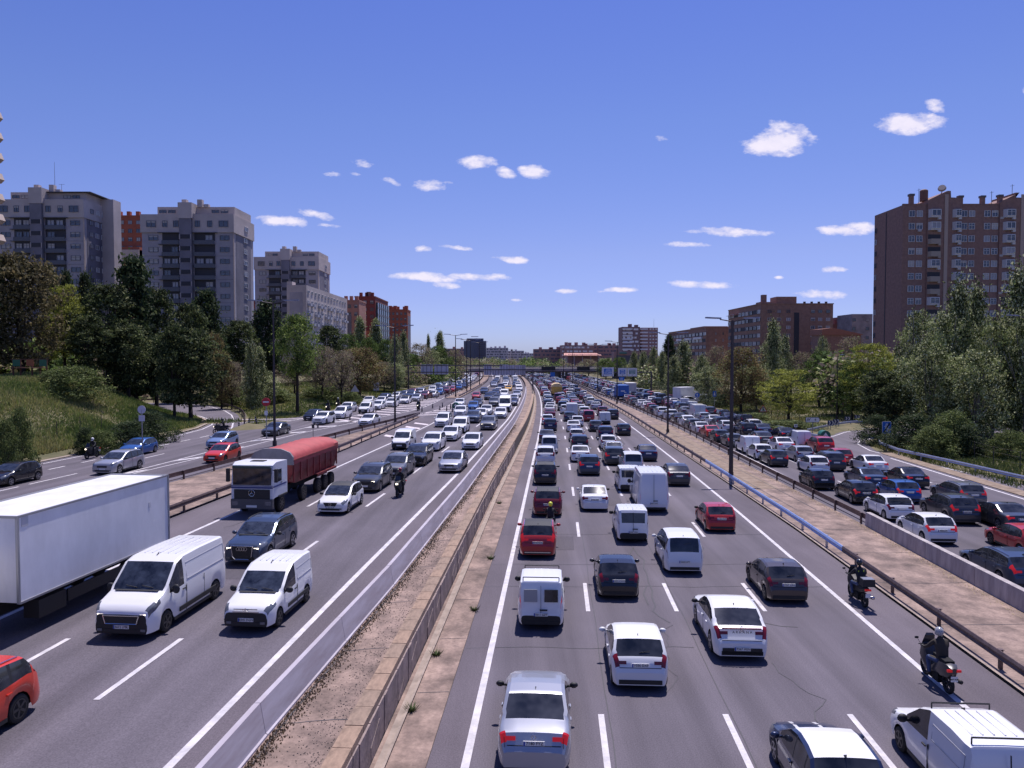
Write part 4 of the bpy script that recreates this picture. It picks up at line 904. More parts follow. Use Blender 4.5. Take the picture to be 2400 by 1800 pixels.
# px, py = foot of the near bumper in the photograph's pixels; road: M middle, R right, O oncoming (left), S far left side road
TAB = '''
M 1251 1796 saloon|silver|brake cleanmirror|7180 FYZ
M 1267.5 1463 small van|white|blackbumper bars brake twin|5011 GZT
M 1260 1298 suv|red|brake blackroof|1776 MRW
M 1283 1203 suv|dark red|blackroof|5284 LKN
M 1277.5 1130 suv|black|blackroof|2976 LTC
M 1278 1084 suv|white||
M 1287.6 1058 people carrier|off-white||
M 1281 1034 saloon|dark grey||
M 1289.7 1006 suv|dark blue||
M 1283.5 992 hatchback|white|brake|
M 1289 977 saloon|dark red||
M 1288 966 saloon|white||
M 1291 959.5 saloon|white||
M 1283.5 952 hatchback|blue-grey||
M 1287.5 944 suv|dark grey||
M 1282 935 saloon|black||
M 1274.7 925.5 hatchback|red||
M 1501.4 1603 hatchback|white||1036 DXF
M 1450.8 1393 hatchback|black||2632 CWD
M 1395 1190.5 saloon|white||8345 KXT
M 1382 1108.5 suv|blue-grey|brake|6091 MDK
M 1361 1078 saloon|white||
M 1359 1052 suv|black||
M 1352 1031 hatchback|silver|whiteroof|
M 1345 1008.5 saloon|white||
M 1354 996 hatchback|white||
M 1335 984.5 hatchback|blue-grey||
M 1341 973.5 panel van|off-white||
M 1326 968 suv|white||
M 1319 960 people carrier|black||
M 1313 944 hatchback|red||
M 1308 937 people carrier|dark red||
M 1740 1535 coupe suv|white|lowplate|7367 MSN
M 1605 1335 people carrier|white|cladvan|2662 LPY
M 1484.5 1262.8 small van|white|rearglass blackbumper|2047 CKL
M 1532.7 1193 tall panel van|white|brake|8041 KRC
M 1477 1146 small van|white|rearglass blackbumper windows|
M 1484.5 1104 people carrier|off-white|brake|
M 1444 1091 suv|dark grey|brake|
M 1441 1067 saloon|silver|brake|
M 1426.7 1048.5 hatchback|white||
M 1420 1027 suv|dark blue||
M 1397 1008 hatchback|dark grey||
M 1382 987.5 people carrier|red|brake|
M 1370 973 suv|white||
M 1360.5 964.5 saloon|off-white||
M 1355.5 957 hatchback|dark red||
M 1349.5 950.5 saloon|red||
M 1344.5 943 saloon|grey||
M 1340 936.5 saloon|pale blue||
M 1335 930 hatchback|off-white||
M 1329 923.5 hatchback|red||
M 1849.5 1403 hatchback|bronze||3957 LXH
M 1692 1239 hatchback|red||0784 MZP
M 1593 1133 coupe suv|dark grey||
M 1520.7 1076 saloon|dark blue||
M 1463.3 1017 hatchback|black||
M 1418.5 991 small van|off-white|blackbumper|
M 1437.5 980 suv|black||
M 1413.5 970 hatchback|dark red||
M 1397.5 957.5 saloon|silver||
M 1385 948 suv|off-white||
M 1376 942.5 hatchback|grey||
M 1368 934.5 saloon|dark red||
M 1361 930 saloon|black||
M 1352 922 suv|black||
M 1342 917 hatchback|silver||
R 2423 1375 estate car|blue-grey|brake|
R 2211 1268 hatchback|white|brake|4826 JLR
R 2114 1214 hatchback|white|bars|
R 2032 1175 hatchback|black|brake|3705 HTB
R 1932.7 1142 city car|black||
R 1923.7 1106 hatchback|white||
R 1844 1096 hatchback|dark grey|brake|
R 1797 1075 hatchback|white||
R 1764.5 1059 small van|white|brake|
R 1724 1044 hatchback|grey|brake|
R 1694 1033 hatchback|dark grey|brake|
R 1674 1022 saloon|orange-red|brake|
R 1652 1013 saloon|white||
R 1634 1005 hatchback|grey||
R 1618 997 coupe suv|white||
R 1597.6 988 saloon|black||
R 1577 981 suv|white||
R 1555 974 suv|white||
R 1536.6 967 hatchback|dark grey||
R 1529 961.5 hatchback|red||
R 1520 957 saloon|white||
R 1507 951.5 saloon|white||
R 1488.6 946.5 hatchback|grey||
R 1481 941 hatchback|red||
R 2267.6 1222 suv|dark grey|brake|0257 LSH
R 2134 1173 hatchback|blue|brake|
R 2056.5 1140 saloon|blue-grey|brake|
R 1961.7 1099 suv|dark grey|brake|
R 1889 1078 hatchback|silver||
R 1845.7 1055 saloon|white|brake|
R 1795 1041 coupe suv|dark grey|brake|
R 1757 1017 suv|black||
R 1720 1012 hatchback|white||
R 1697 1001 suv|dark blue||
R 1684.5 995 saloon|white||
R 1654 986 estate car|silver||
R 1641 977 panel van|off-white|brake|
R 1613 970 saloon|grey||
R 1603 962 suv|dark grey||
R 1590 957.5 hatchback|blue||
R 1571 953 saloon|dark red||
R 2400 1240 saloon|dark grey|brake|
R 2286 1180 estate car|grey|brake|
R 2155 1139 saloon|black|brake|
R 2061.5 1105 saloon|white|brake|
R 1988.8 1088 hatchback|red||
R 1938 1057 suv|red|brake|
R 1889 1045 small van|white||
R 1849.5 1028 saloon|black|brake|
R 1817 1024.5 saloon|blue-grey||
R 1781 1011 suv|white||
R 1752 994 suv|black||
R 1724 990 saloon|dark blue||
R 1700 979 estate car|black||
R 1668.7 973.5 suv|dark grey|brake|
R 1650 966 saloon|white||
R 1607 952 small van|white||
R 2447 1300 hatchback|red||
O 284.5 1484 panel van|white|blackbumper lit nogrille|5612 LMK
O 576 1467 small van|white|blackbumper nogrille|8345 DGN
O 568 1313 suv|blue-grey|bigface lit nogrille|9645 GMY
O 774 1197 hatchback|white|blackroof cleanmirror nogrille|7231 LCX
O 853 1146.5 suv|dark grey|lit|
O 916.6 1116 suv|grey|lit|
O 968 1087 suv|black||
O 1052 1101.5 saloon|silver|cleanmirror|
O 935.6 1049 small van|white|blackbumper|
O 1006 1052 suv|white|norails|
O 1049.5 1029 saloon|white||
O 1101 1049 hatchback|white||
O 1033 997 people carrier|white||
O 1074 1011 small van|white|blackbumper|
O 1141.7 1004 suv|grey|lit|
O 1076.7 974 suv|white||
O 1106.5 988 suv|blue-grey||
O 1125 979 hatchback|white||
O 1171.6 977 estate car|white||
O 1138 969 saloon|off-white||
O 1182.4 962.5 tall panel van|white|blackbumper|
O 1107.6 959 hatchback|blue||
O 1117.7 952 hatchback|dark grey||
O 1157 950 suv|grey||
O 1201 948.5 hatchback|dark blue||
O 1204 939.5 saloon|white||
O 1210.8 929 saloon|silver||
O 1143 936.5 saloon|black||
O 1153 931.5 hatchback|dark blue||
O 1166 938.5 saloon|grey||
O 1181.6 929.5 small van|white||
O 1115 933.4 hatchback|red||
O 1160.8 925 saloon|dark blue||
O 1167 921 hatchback|white||
O 1134 920.5 saloon|blue-grey||
O 1191 914.5 saloon|yellow||
O 1174 910.5 saloon|dark grey||
O 1157.6 905.5 saloon|silver||
O 1216.5 915 saloon|white||
O 1214.5 906.5 saloon|off-white||
O 1075 951 saloon|white||
S -20 1134 hatchback|black||
S 238.7 1106 suv|silver|norails|
S 295 1064 hatchback|blue||
S 496 1079 hatchback|orange-red|cleanmirror|
S 500 1045.5 hatchback|pale blue||
S 627.8 1018 saloon|dark grey||
S 722 982 hatchback|dark blue||
S 744.5 991 suv|white|norails|
S 790.6 978 people carrier|white||
S 806 964.5 suv|white||
S 853 994 saloon|white||
S 850 966 small van|white|blackbumper|
S 878.7 957 saloon|white||
S 858.4 945 saloon|off-white||
S 912.6 951.5 suv|white||
S 889 946 hatchback|white||
S 945 944 hatchback|white|blackroof|
S 971 938 saloon|silver||
S 958 932 suv|blue-grey||
S 991 932 suv|dark red||
S 1007.6 929 saloon|off-white||
S 1027 923.5 hatchback|blue||
S 1043 920 suv|dark red||
S 1057.6 917 hatchback|red||
S 1074 912 hatchback|blue||
S 1011 918 saloon|off-white||
S 1036 914 saloon|silver||
S 1086.7 908 saloon|dark blue||
S 1026 913 hatchback|dark blue||
'''
def lanef(road, Y):
    if road == 'M': return [fR1R(Y) * k / 4 for k in range(5)]
    if road == 'R':
        a, c = fR2L(Y), fR2M(Y); return [a, a + (c - a) / 3, a + (c - a) * 2 / 3, c, c + 3.4]
    if road == 'O': a, c = fL1L(Y), fL1R(Y); return [a, a + (c - a) / 3, a + (c - a) * 2 / 3, c]
    if Y < 93: c = fL2A(Y); return [c - 10.6, c - 7.1, c - 3.55, c]
    a, c = fL2F(Y), fL2A(Y); return [a, a + (c - a) / 3, a + (c - a) * 2 / 3, c] if c - a > 9 else [a, (a + c) / 2, c]
ZROAD = {'M': ZR, 'R': ZR, 'O': ZL, 'S': ZL}
CW = {'M': 'middle road', 'R': 'right-hand road', 'O': 'oncoming road', 'S': 'far left road'}
LN = {'M': ['left lane', 'second lane', 'third lane', 'right lane'], 'R': ['left lane', 'second lane', 'third lane', 'outer exit lane'], 'O': ['left lane', 'middle lane', 'right lane'], 'S': ['left lane', 'middle lane', 'right lane']}
entries = []
def slope(road, Y, o):
    l0, l1 = lanef(road, Y), lanef(road, Y + 4); d = l1[min(1, len(l1) - 1)] - l0[min(1, len(l0) - 1)]
    if len(l0) != len(l1): d = 0
    return (refw(Y + 4) - refw(Y) + d) / 4
for ln in TAB.strip().split('\n'):
    hd, rest = ln.split(' ', 1); a, c, rest = rest.split(' ', 2); kind, color, opts, plate = rest.split('|')
    x, y = unp(float(a), float(c), ZROAD[hd] + .27); L = SPEC[kind]['L']; s = slope(hd, y, 0)
    yc = y + L / 2 / math.hypot(1, s); xc = x + s * (yc - y); o = xc - refw(yc)
    entries.append(dict(road=hd, x=xc, y=yc, o=o, kind=kind, color=color, opts=opts.split(), plate=plate, L=L))
def lane_of(e):
    l = lanef(e['road'], e['y']); k = 0
    for i in range(len(l) - 1):
        if e['o'] > l[i]: k = i
    return min(k, len(LN[e['road']]) - 1)
for e in entries: e['lane'] = lane_of(e)
# specials occupy lanes too
SP = [dict(road='O', lane=0, y=28.3, L=8.9, kind='box truck', color='white'), dict(road='O', lane=0, y=49, L=11.5, kind='tipper truck', color='red'), dict(road='O', lane=1, y=16.6, L=4.2, kind='red suv', color=''),
      dict(road='M', lane=3, y=18.1, L=4.2, kind='small van', color='white'), dict(road='M', lane=2, y=18.0, L=4.0, kind='small car', color='dark'), dict(road='M', lane=1, y=196, L=9, kind='tipper truck', color='yellow'),
      dict(road='R', lane=0, y=182, L=9, kind='truck', color='blue'), dict(road='R', lane=1, y=205, L=9, kind='box truck', color='white')]
# push apart cars of one lane that overlap
for rd in 'MROS':
    for k in range(4):
        q = sorted([e for e in entries + SP if e['road'] == rd and e['lane'] == k], key=lambda e: e['y'])
        for a, c in zip(q, q[1:]):
            gap = c['y'] - a['y'] - (a['L'] + c['L']) / 2
            if gap < .5 and 'x' in c and abs(c['o'] - a.get('o', c['o'])) < 2.3:
                sft = .5 - gap; c['y'] += sft; c['x'] += sft * slope(rd, c['y'], 0)
cnt = len(entries)
colsD = ['white'] * 9 + ['off-white'] * 3 + ['silver'] * 5 + ['grey'] * 4 + ['dark grey'] * 4 + ['black'] * 5 + ['red'] * 3 + ['dark red'] * 2 + ['blue', 'dark blue', 'blue-grey', 'pale blue', 'beige', 'dark blue']
kindsD = ['hatchback'] * 6 + ['saloon'] * 6 + ['suv'] * 5 + ['estate car'] * 2 + ['people carrier'] * 2 + ['small van'] + ['city car']
rr = random.Random(21); fill = []
for rd, ks, y0, y1, gap in (('M', range(4), 150, 460, (1.1, 3.2)), ('R', range(3), 120, 460, (1.1, 3.6)), ('O', range(3), 215, 440, (5, 15)), ('S', range(3), 150, 440, (1.3, 5))):
    for k in ks:
        busy = [e for e in entries + SP if e['road'] == rd and e['lane'] == k]; Y = y0
        while Y < y1:
            kd = rr.choice(kindsD); L = SPEC[kd]['L'] + 0; yc = Y + L / 2
            if any(abs(yc - e['y']) < (L + e['L']) / 2 + .7 for e in busy): Y += 1.; continue
            l = lanef(rd, yc)
            if k + 1 >= len(l): Y += 20; continue
            o = (l[k] + l[k + 1]) / 2 + rr.uniform(-.3, .3)
            fill.append(dict(road=rd, x=refw(yc) + o, y=yc, o=o, kind=kd, color=rr.choice(colsD), opts=[], plate='', L=L, lane=k)); Y = yc + L / 2 + rr.uniform(*gap)
fill.sort(key=lambda e: e['y'])
NIND = 288
ind = fill[:NIND - cnt]; stuff = fill[NIND - cnt:]
ALLV = entries + ind
# labels ------------------------------------------------------
kn = {'hatchback': 'hatchback', 'saloon': 'saloon', 'suv': 'suv', 'coupe suv': 'coupe-backed suv', 'estate car': 'estate car', 'people carrier': 'people carrier', 'small van': 'small van', 'panel van': 'large van', 'tall panel van': 'high-roofed van', 'city car': 'tiny car'}
ORD = ['nearest', 'second', 'third', 'fourth', 'fifth', 'sixth', 'seventh', 'eighth', 'ninth', 'tenth', 'eleventh', 'twelfth', 'thirteenth', 'fourteenth', 'fifteenth', 'sixteenth', 'seventeenth', 'eighteenth', 'nineteenth', 'twentieth']
def ordn(n):
    if n < 20: return ORD[n]
    return str(n + 1) + ('st' if (n + 1) % 10 == 1 else 'nd' if (n + 1) % 10 == 2 else 'rd' if (n + 1) % 10 == 3 else 'th')
HAND = {0: 'silver saloon at the bottom of the frame with both brake lights lit', 1: 'white small van with roof bars and two rear windows behind the red suv', 2: 'bright red suv with dark glass roof and silver rails, brake lights lit', 17: 'white hatchback with the driver\'s arm out of the window, in the second lane', 18: 'black hatchback with black rear bumper between the two white people movers', 32: 'white coupe-backed suv with wide black lower bumper in the third lane', 33: 'white people carrier with dark rear glass behind the red hatchback', 35: 'tall white van with windowless rear doors in the third lane', 52: 'bronze-grey hatchback in the right lane nearest the topbox motorcycle', 53: 'red hatchback alone in the right lane of the middle road'}
groups = {'M': 'vehicles queuing on the middle road', 'R': 'vehicles queuing on the right-hand road', 'O': 'vehicles coming on along the oncoming road', 'S': 'vehicles on the far left road'}
cand = {}
for i, e in enumerate(ALLV):
    same = sorted([q for q in ALLV + SP if q['road'] == e['road'] and q['lane'] == e['lane']], key=lambda q: q['y']); j = same.index(e)
    ahead = same[j - 1] if j > 0 else None; far = same[j + 1] if j + 1 < len(same) else None
    def d(q): return 'a %s %s' % (q['color'], kn.get(q['kind'], q['kind']))
    base = '%s %s' % (e['color'], kn[e['kind']]); ln = LN[e['road']][e['lane']]; cw = CW[e['road']]; c = []
    if i in HAND: c.append(HAND[i])
    if ahead: c.append('%s in the %s of the %s, just beyond %s' % (base, ln, cw, d(ahead)))
    if far: c.append('%s in the %s of the %s, just before %s' % (base, ln, cw, d(far)))
    if ahead and far: c.append('%s, %s, %s, between %s and %s' % (base, ln, cw, d(ahead), d(far)))
    c.append('%s, %s vehicle from the camera in the %s, %s' % (base, ordn(j), ln, cw)); cand[i] = c; e['i'] = i
allc = {}
for c in cand.values():
    for t in c: allc[t] = allc.get(t, 0) + 1
for i, e in enumerate(ALLV):
    e['label'] = next((t for t in cand[i] if len(t.split()) <= 16 and allc[t] == 1), cand[i][-1])
# two labels of the same form could still fit two cars: count descriptions
for e in ALLV:
    if 'just' in e['label'] or e['i'] in HAND: pass
for e in ALLV:
    Y = e['y']; rz = -math.atan(slope(e['road'], Y, 0)); fc = 'rear'
    if e['road'] in 'OS': rz += math.pi; fc = 'front'
    lod = 0 if Y < 66 else 1 if Y < 165 else 2
    T = car(e['kind'], e['color'], e['x'], Y, ZROAD[e['road']] + .012, rz, lod, fc, e['opts'], e['plate'], seed=e['i'])
    T['label'] = e['label']; T['category'] = 'van' if 'van' in e['kind'] else 'car'; T['group'] = groups[e['road']]; e['T'] = T
b = MB()
for e in stuff:
    M = meshes(e['kind'], ()); q = M['_farbuf']; rz = -math.atan(slope(e['road'], e['y'], 0)) + (math.pi if e['road'] in 'OS' else 0)
    cs, sn = math.cos(rz), math.sin(rz); n = len(b.v); z = ZROAD[e['road']] + .012
    b.v += [(e['x'] + v[0] * cs - v[1] * sn, e['y'] + v[0] * sn + v[1] * cs, z + v[2]) for v in q.v]
    pm = paint(e['color']); ids = []
    for m in q.mats: b.use(pm if m is M_BODY else m); ids.append(b.cur)
    for f, m in zip(q.f, q.m): b.f.append(tuple(i + n for i in f)); b.m.append(ids[m])
if stuff: link('distant_traffic', b.mesh('distant_traffic', smooth=False), kind='stuff', label='packed mass of cars far off under and beyond the footbridge', category='traffic')
print('vehicles', len(ALLV), 'stuff', len(stuff))
# ---- specials: hand placed near vehicles
def special(kind, color, x, y, z, rz, opts, label, cat='car', facing='rear', plate=None, seed=1):
    T = car(kind, color, x, y, z, rz, 0, facing, opts, plate, seed); T['label'] = label; T['category'] = cat; return T
s = .058
T = special('small van', 'white', 10.62 + .058 * 2.1, 16.0 + 2.1, .012, -math.atan(s), ['bars', 'blackbumper'], 'white small van with two black roof bars in the bottom right corner', 'van'); T['group'] = groups['M']
T = special('city car', 'dark blue', 7.75 - .40, 15.7 + 2.05, .012, -math.atan(s), ['whiteroof'], 'small dark blue car with a white roof at the bottom edge', seed=4); T['group'] = groups['M']
for s_ in (-.28, .28):
    b = MB(); b.use(paint('white')); S_ = SPEC['city car']
    for i in range(6):
        xa_, xb_ = .14 + i * .15, .14 + (i + 1) * .15; za, zb2 = [interp(S_['prof'], q, 1) - .004 for q in (xa_, xb_)]
        b.poly([(s_ - .07, (2 - xa_) * .925, za), (s_ + .07, (2 - xa_) * .925, za), (s_ + .07, (2 - xb_) * .925, zb2), (s_ - .07, (2 - xb_) * .925, zb2)])
    link('bonnet_stripe', b.mesh('bonnet_stripe'), T)
T = special('suv', 'orange-red', -13.2, 17.5, ZL + .012, math.pi - math.atan(.085), ['blackroof0'], 'bright red suv cut off by the bottom left corner of the frame', facing='front', seed=0); T['group'] = groups['O']
TRUCKS = groups['O']
# box truck ---------------------------------------------------
wt = paint('white'); M_BOX = mat('reefer_panel', (.72, .72, .745), .45, var=.10, scale=1.3, coat=.1, stretch=(1, .7, .35), det=8); M_EDGE = mat('box_edge_trim', (.35, .35, .37), .4, metal=.6)
tw, tr = wheel_bm(.5, .3, M_RIMD, 8); ME_TT, ME_TR = tw.mesh('tyre', smooth=True, angle=40), tr.mesh('rim')
T = thing('box_truck', 'long white refrigerated box truck leaving the frame at the left edge', 'truck', (-16.88, 24.2, ZL), math.pi - math.atan(.113), TRUCKS)
def bb(name, m, T, c, d, tp=1.): b = MB(); b.use(m); b.box(c, d, 0, tp); return link(name, b.mesh(name), T)
# local: +Y forward (to the camera), origin at the box front
bb('cargo_box', M_BOX, T, (0, -4.3, 2.62), (2.55, 8.5, 2.74)); 
b = MB(); b.use(M_EDGE)
for sx in (-1, 1):
    for sy in (-.03, -8.57): b.box((sx * 1.27, sy, 2.62), (.08, .08, 2.78))
    for sz in (1.24, 4.0): b.box((sx * 1.27, -4.3, sz), (.07, 8.5, .07))
b.box((0, -8.57, 4.0), (2.6, .06, .08)); b.box((0, -.02, 4.0), (2.6, .06, .08)); link('edge_trim', b.mesh('edge_trim'), T)
bb('chassis', M_UND, T, (0, -3.4, .95), (1.0, 10.2, .34)); bb('side_guard', M_BLK, T, (-1.16, -4.2, .78), (.06, 3.6, .42)); bb('side_guard', M_BLK, T, (1.16, -4.2, .78), (.06, 3.6, .42))
bb('fuel_tank', M_BLK, T, (-.95, -1.6, .75), (.55, 1.3, .6))
b = MB(); b.use(wt); b.rings([[(sx * 1.22, yy, .55), (-sx * 1.22, yy, .55), (-sx * 1.2, yy, zt), (sx * 1.2, yy, zt)] for yy, zt, sx in ((1.12, 3.3, 1), (2.7, 3.35, 1), (3.15, 2.9, .97), (3.28, 1.7, 1), (3.28, .8, 1))]); link('cab', b.mesh('cab', smooth=True, angle=30), T)
bb('windscreen', M_GLASSF, T, (0, 3.24, 2.35), (2.1, .06, .95)); bb('side_window', M_GLASS, T, (-1.225, 2.3, 2.3), (.03, .9, .75)); bb('side_window', M_GLASS, T, (1.225, 2.3, 2.3), (.03, .9, .75))
for yy in (1.75, -5.9, -7.2):
    for sx in (-1, 1): w = link('wheel', ME_TT, T, (sx * 1.05, yy, .5)); link('rim', ME_TR, w)
bb('side_sticker', mat('faded_sticker', (.5, .5, .53), .6), T, (-1.281, -.35, 3.8), (.01, .28, .3)); bb('side_sticker', MATS['faded_sticker'], T, (-1.281, -7.2, 3.0), (.01, .12, .22))
# tipper truck ------------------------------------------------
M_RBODY = mat('tipper_red', (.20, .022, .026), .5, var=.25, scale=1.4, bump=.2); M_TARP = mat('red_tarpaulin', (.38, .062, .06), .65, var=.15, scale=1.2, bump=.3, bscale=5); M_GREYC = mat('grey_canvas', (.21, .20, .22), .7, var=.15, scale=1.5)
M_CABW = mat('cab_white', (.66, .67, .72), .4, coat=.3, var=.06, scale=2); M_STR = mat('cab_stripe', (.03, .045, .18), .5)
def tipper(name, label, loc, rz, group, body, tarp, cabm, back=False):
    T = thing(name, label, 'truck', loc, rz, group)   # origin at cab front, forward +Y
    b = MB(); b.use(cabm); W = 2.45
    b.rings([[(-W / 2 * s, yy, zb), (W / 2 * s, yy, zb), (W / 2 * s, yy, zt), (-W / 2 * s, yy, zt)] for yy, zb, zt, s in ((-2.1, 1.0, 2.95, 1), (-.5, 1.0, 3.0, 1), (-.12, .95, 2.86, .97), (-.02, .95, 1.9, 1), (0, .95, 1.35, 1))]); link('cab', b.mesh('cab', smooth=True, angle=25), T)
    bb('windscreen', M_GLASS, T, (0, -.03, 2.24), (2.24, .10, .98)); bb('sun_visor', mat('visor_green', (.02, .05, .045), .3), T, (0, .05, 2.78), (2.2, .14, .14))
    bb('grille', M_BLK, T, (0, .02, 1.22), (2.1, .06, .56)); bb('cab_stripe', M_STR, T, (0, .012, 1.60), (2.44, .03, .09)); bb('cab_stripe', M_STR, T, (0, .012, 1.70), (2.44, .03, .03))
    for s in (-1, 1):
        bb('cab_stripe', M_STR, T, (s * 1.232, -1.0, 1.63), (.012, 1.9, .09)); bb('side_window', M_GLASS, T, (s * 1.235, -.85, 2.2), (.02, .75, .7)); bb('headlight', M_HEAD, T, (s * .98, .06, .72), (.34, .07, .22))
        b = MB(); b.use(M_BLK); b.box((s * 1.42, -.02, 2.3), (.16, .2, .75)); b.tube((s * 1.2, -.1, 2.6), (s * 1.42, -.02, 2.6), .03); link('door_mirror', b.mesh('door_mirror'), T)
        bb('door_handle', M_BLK, T, (s * 1.24, -1.2, 1.75), (.02, .2, .05)); bb('mudguard', M_BLK, T, (s * 1.1, -1.35, 1.0), (.36, 1.2, .1))
    bb('front_bumper', mat('bumper_grey', (.075, .075, .085), .5), T, (0, -.02, .68), (2.46, .22, .55)); bb('number_plate', M_PLATE, T, (0, .1, .55), (.62, .02, .13)); bb('roof_hatch', M_UND, T, (0, -.9, 3.0), (.8, .5, .06))
    b = MB(); b.use(M_CHROME)
    for i in range(20):
        a, c = 2 * math.pi * i / 20, 2 * math.pi * (i + 1) / 20; b.tube((.18 * math.cos(a), .07, 1.3 + .18 * math.sin(a)), (.18 * math.cos(c), .07, 1.3 + .18 * math.sin(c)), .015, n=5, caps=False)
    for a in (90, 210, 330): b.tube((0, .07, 1.3), (.18 * math.cos(R(a)), .07, 1.3 + .18 * math.sin(R(a))), .022, .008, n=5)
    link('badge', b.mesh('badge'), T)
    bb('chassis', M_UND, T, (0, -6, .95), (.95, 10.4, .36))
    y0, y1 = -2.9, -11.2
    b = MB(); b.use(body)
    b.rings([[(-1.0, yy, zb), (1.0, yy, zb), (1.22, yy, 2.0), (1.25, yy, 2.75), (-1.25, yy, 2.75), (-1.22, yy, 2.0)] for yy, zb in ((y0, 1.5), (y0 - 1, 1.25), (y1 + .1, 1.25), (y1, 1.3))]); link('tipping_body', b.mesh('tipping_body'), T)
    ribs = MB(); ribs.use(body)
    for i in range(8):
        yy = y0 - .2 - i * (y0 - y1 - .4) / 7
        for s in (-1, 1): ribs.box((s * 1.235, yy, 2.1), (.07, .1, 1.3))
    for s in (-1, 1): ribs.box((s * 1.26, (y0 + y1) / 2, 2.75), (.1, y0 - y1, .1))
    link('body_rib', ribs.mesh('body_rib'), T)
    b = MB(); b.use(tarp); R_ = []
    for i in range(17):
        yy = y0 - i * (y0 - y1) / 16; k = .05 * (1 if i % 2 else 0) ; hh = .62 - (.12 if i > 13 else 0)
        R_.append([(-1.29, yy, 2.55 - k), (-1.29, yy, 2.95), (-1.1, yy, 2.8 + hh * .65 - k), (-.55, yy, 2.8 + hh - k), (0, yy, 2.83 + hh - k), (.55, yy, 2.8 + hh - k), (1.1, yy, 2.8 + hh * .65 - k), (1.29, yy, 2.95), (1.29, yy, 2.55 - k)])
    b.rings(R_, close=False, caps=True); link('tarpaulin', b.mesh('tarpaulin', smooth=True, angle=50), T)
    b = MB(); b.use(M_GREYC if not back else tarp)
    b.rings([[(-1.3, yy, 2.5), (-1.3, yy, 2.98), (-1.1, yy, 3.26), (-.55, yy, 3.47), (0, yy, 3.5), (.55, yy, 3.47), (1.1, yy, 3.26), (1.3, yy, 2.98), (1.3, yy, 2.5)] for yy in (y0 + .1, y0 - .06)]); link('front_canvas', b.mesh('front_canvas'), T)
    for yy in (-1.35, -4.9, -7.6, -8.9, -10.2):
        for s in (-1, 1): w = link('wheel', ME_TT, T, (s * 1.05, yy, .5)); link('rim', ME_TR, w)
    for s in (-1, 1):
        b = MB(); b.use(body); b.box((s * 1.15, -8.9, 1.32), (.3, 3.8, .06)); b.box((s * 1.28, -8.9, 1.26), (.04, 3.8, .14)); link('mudguard', b.mesh('mudguard'), T)
    return T
T = tipper('tipper_truck', 'red tipper truck with white cab and red tarpaulin roof', (-14.75, 43.4, ZL), math.pi - math.atan(.10), TRUCKS, M_RBODY, M_TARP, M_CABW)
# yellow truck seen from behind
M_YEL = mat('truck_yellow', (.62, .36, .07), .5, var=.12, scale=1); x, y = unp(1306, 928.6, .3)
T = thing('dump_truck', 'yellow dump truck with rounded cover in the middle queue', 'truck', (x, y + 4, 0), -math.atan(slope('M', y, 0)), groups['M'])
b = MB(); b.use(M_YEL); b.rings([[(-1.1, yy, .9), (1.1, yy, .9), (1.25, yy, 2.7), (-1.25, yy, 2.7)] for yy in (-4, 1.6)]); link('load_body', b.mesh('load_body'), T)
b = MB(); b.use(mat('cover_beige', (.62, .47, .26), .7)); b.rings([[(-1.28, yy, 2.6), (-1.2, yy, 3.0), (-.6, yy, 3.35), (0, yy, 3.42), (.6, yy, 3.35), (1.2, yy, 3.0), (1.28, yy, 2.6)] for yy in (-4.02, 1.6)], close=True); link('cover', b.mesh('cover'), T)
bb('cab', M_YEL, T, (0, 3.1, 1.9), (2.3, 1.8, 2.2)); bb('chassis', M_UND, T, (0, -.2, .7), (2.0, 7.6, .4))
for yy in (-3.0, -1.8, 2.9):
    for s in (-1, 1): link('wheel', ME_TT, T, (s * 1.0, yy, .5))
def farbox(name, label, px, py, road, boxm, cabm, L=7., H=3.4, W=2.4, extra=None):
    x, y = unp(px, py, ZROAD[road] + .3); y += L / 2
    T = thing(name, label, 'truck', (x, y, ZROAD[road]), -math.atan(slope(road, y, 0)), groups[road])
    bb('cargo_box', boxm, T, (0, -1, (H + .95) / 2), (W, L - 2, H - .95)); bb('cab', cabm, T, (0, L / 2 - .9, 1.5), (W * .93, 1.7, 2.1)); bb('chassis', M_UND, T, (0, 0, .75), (W * .8, L, .4))
    for yy in (-L / 2 + 1.3, L / 2 - 1):
        for s in (-1, 1): link('wheel', ME_TT, T, (s * (W / 2 - .2), yy, .5))
    return T
M_BLUE = mat('truck_blue', (.025, .12, .42), .5, var=.1)
T = farbox('box_truck', 'bright blue box truck in the left lane of the right-hand queue', 1461, 935, 'R', M_BLUE, M_BLUE)
bb('white_emblem', wt, T, (-.2, -3.53, 2.1), (.9, .02, .25)); bb('white_emblem', wt, T, (.35, -3.53, 1.8), (.5, .02, .2))
farbox('box_truck', 'grey-white box truck right behind the blue truck\'s shoulder in the queue', 1480, 927, 'R', mat('box_offwhite', (.55, .55, .55), .6), wt)
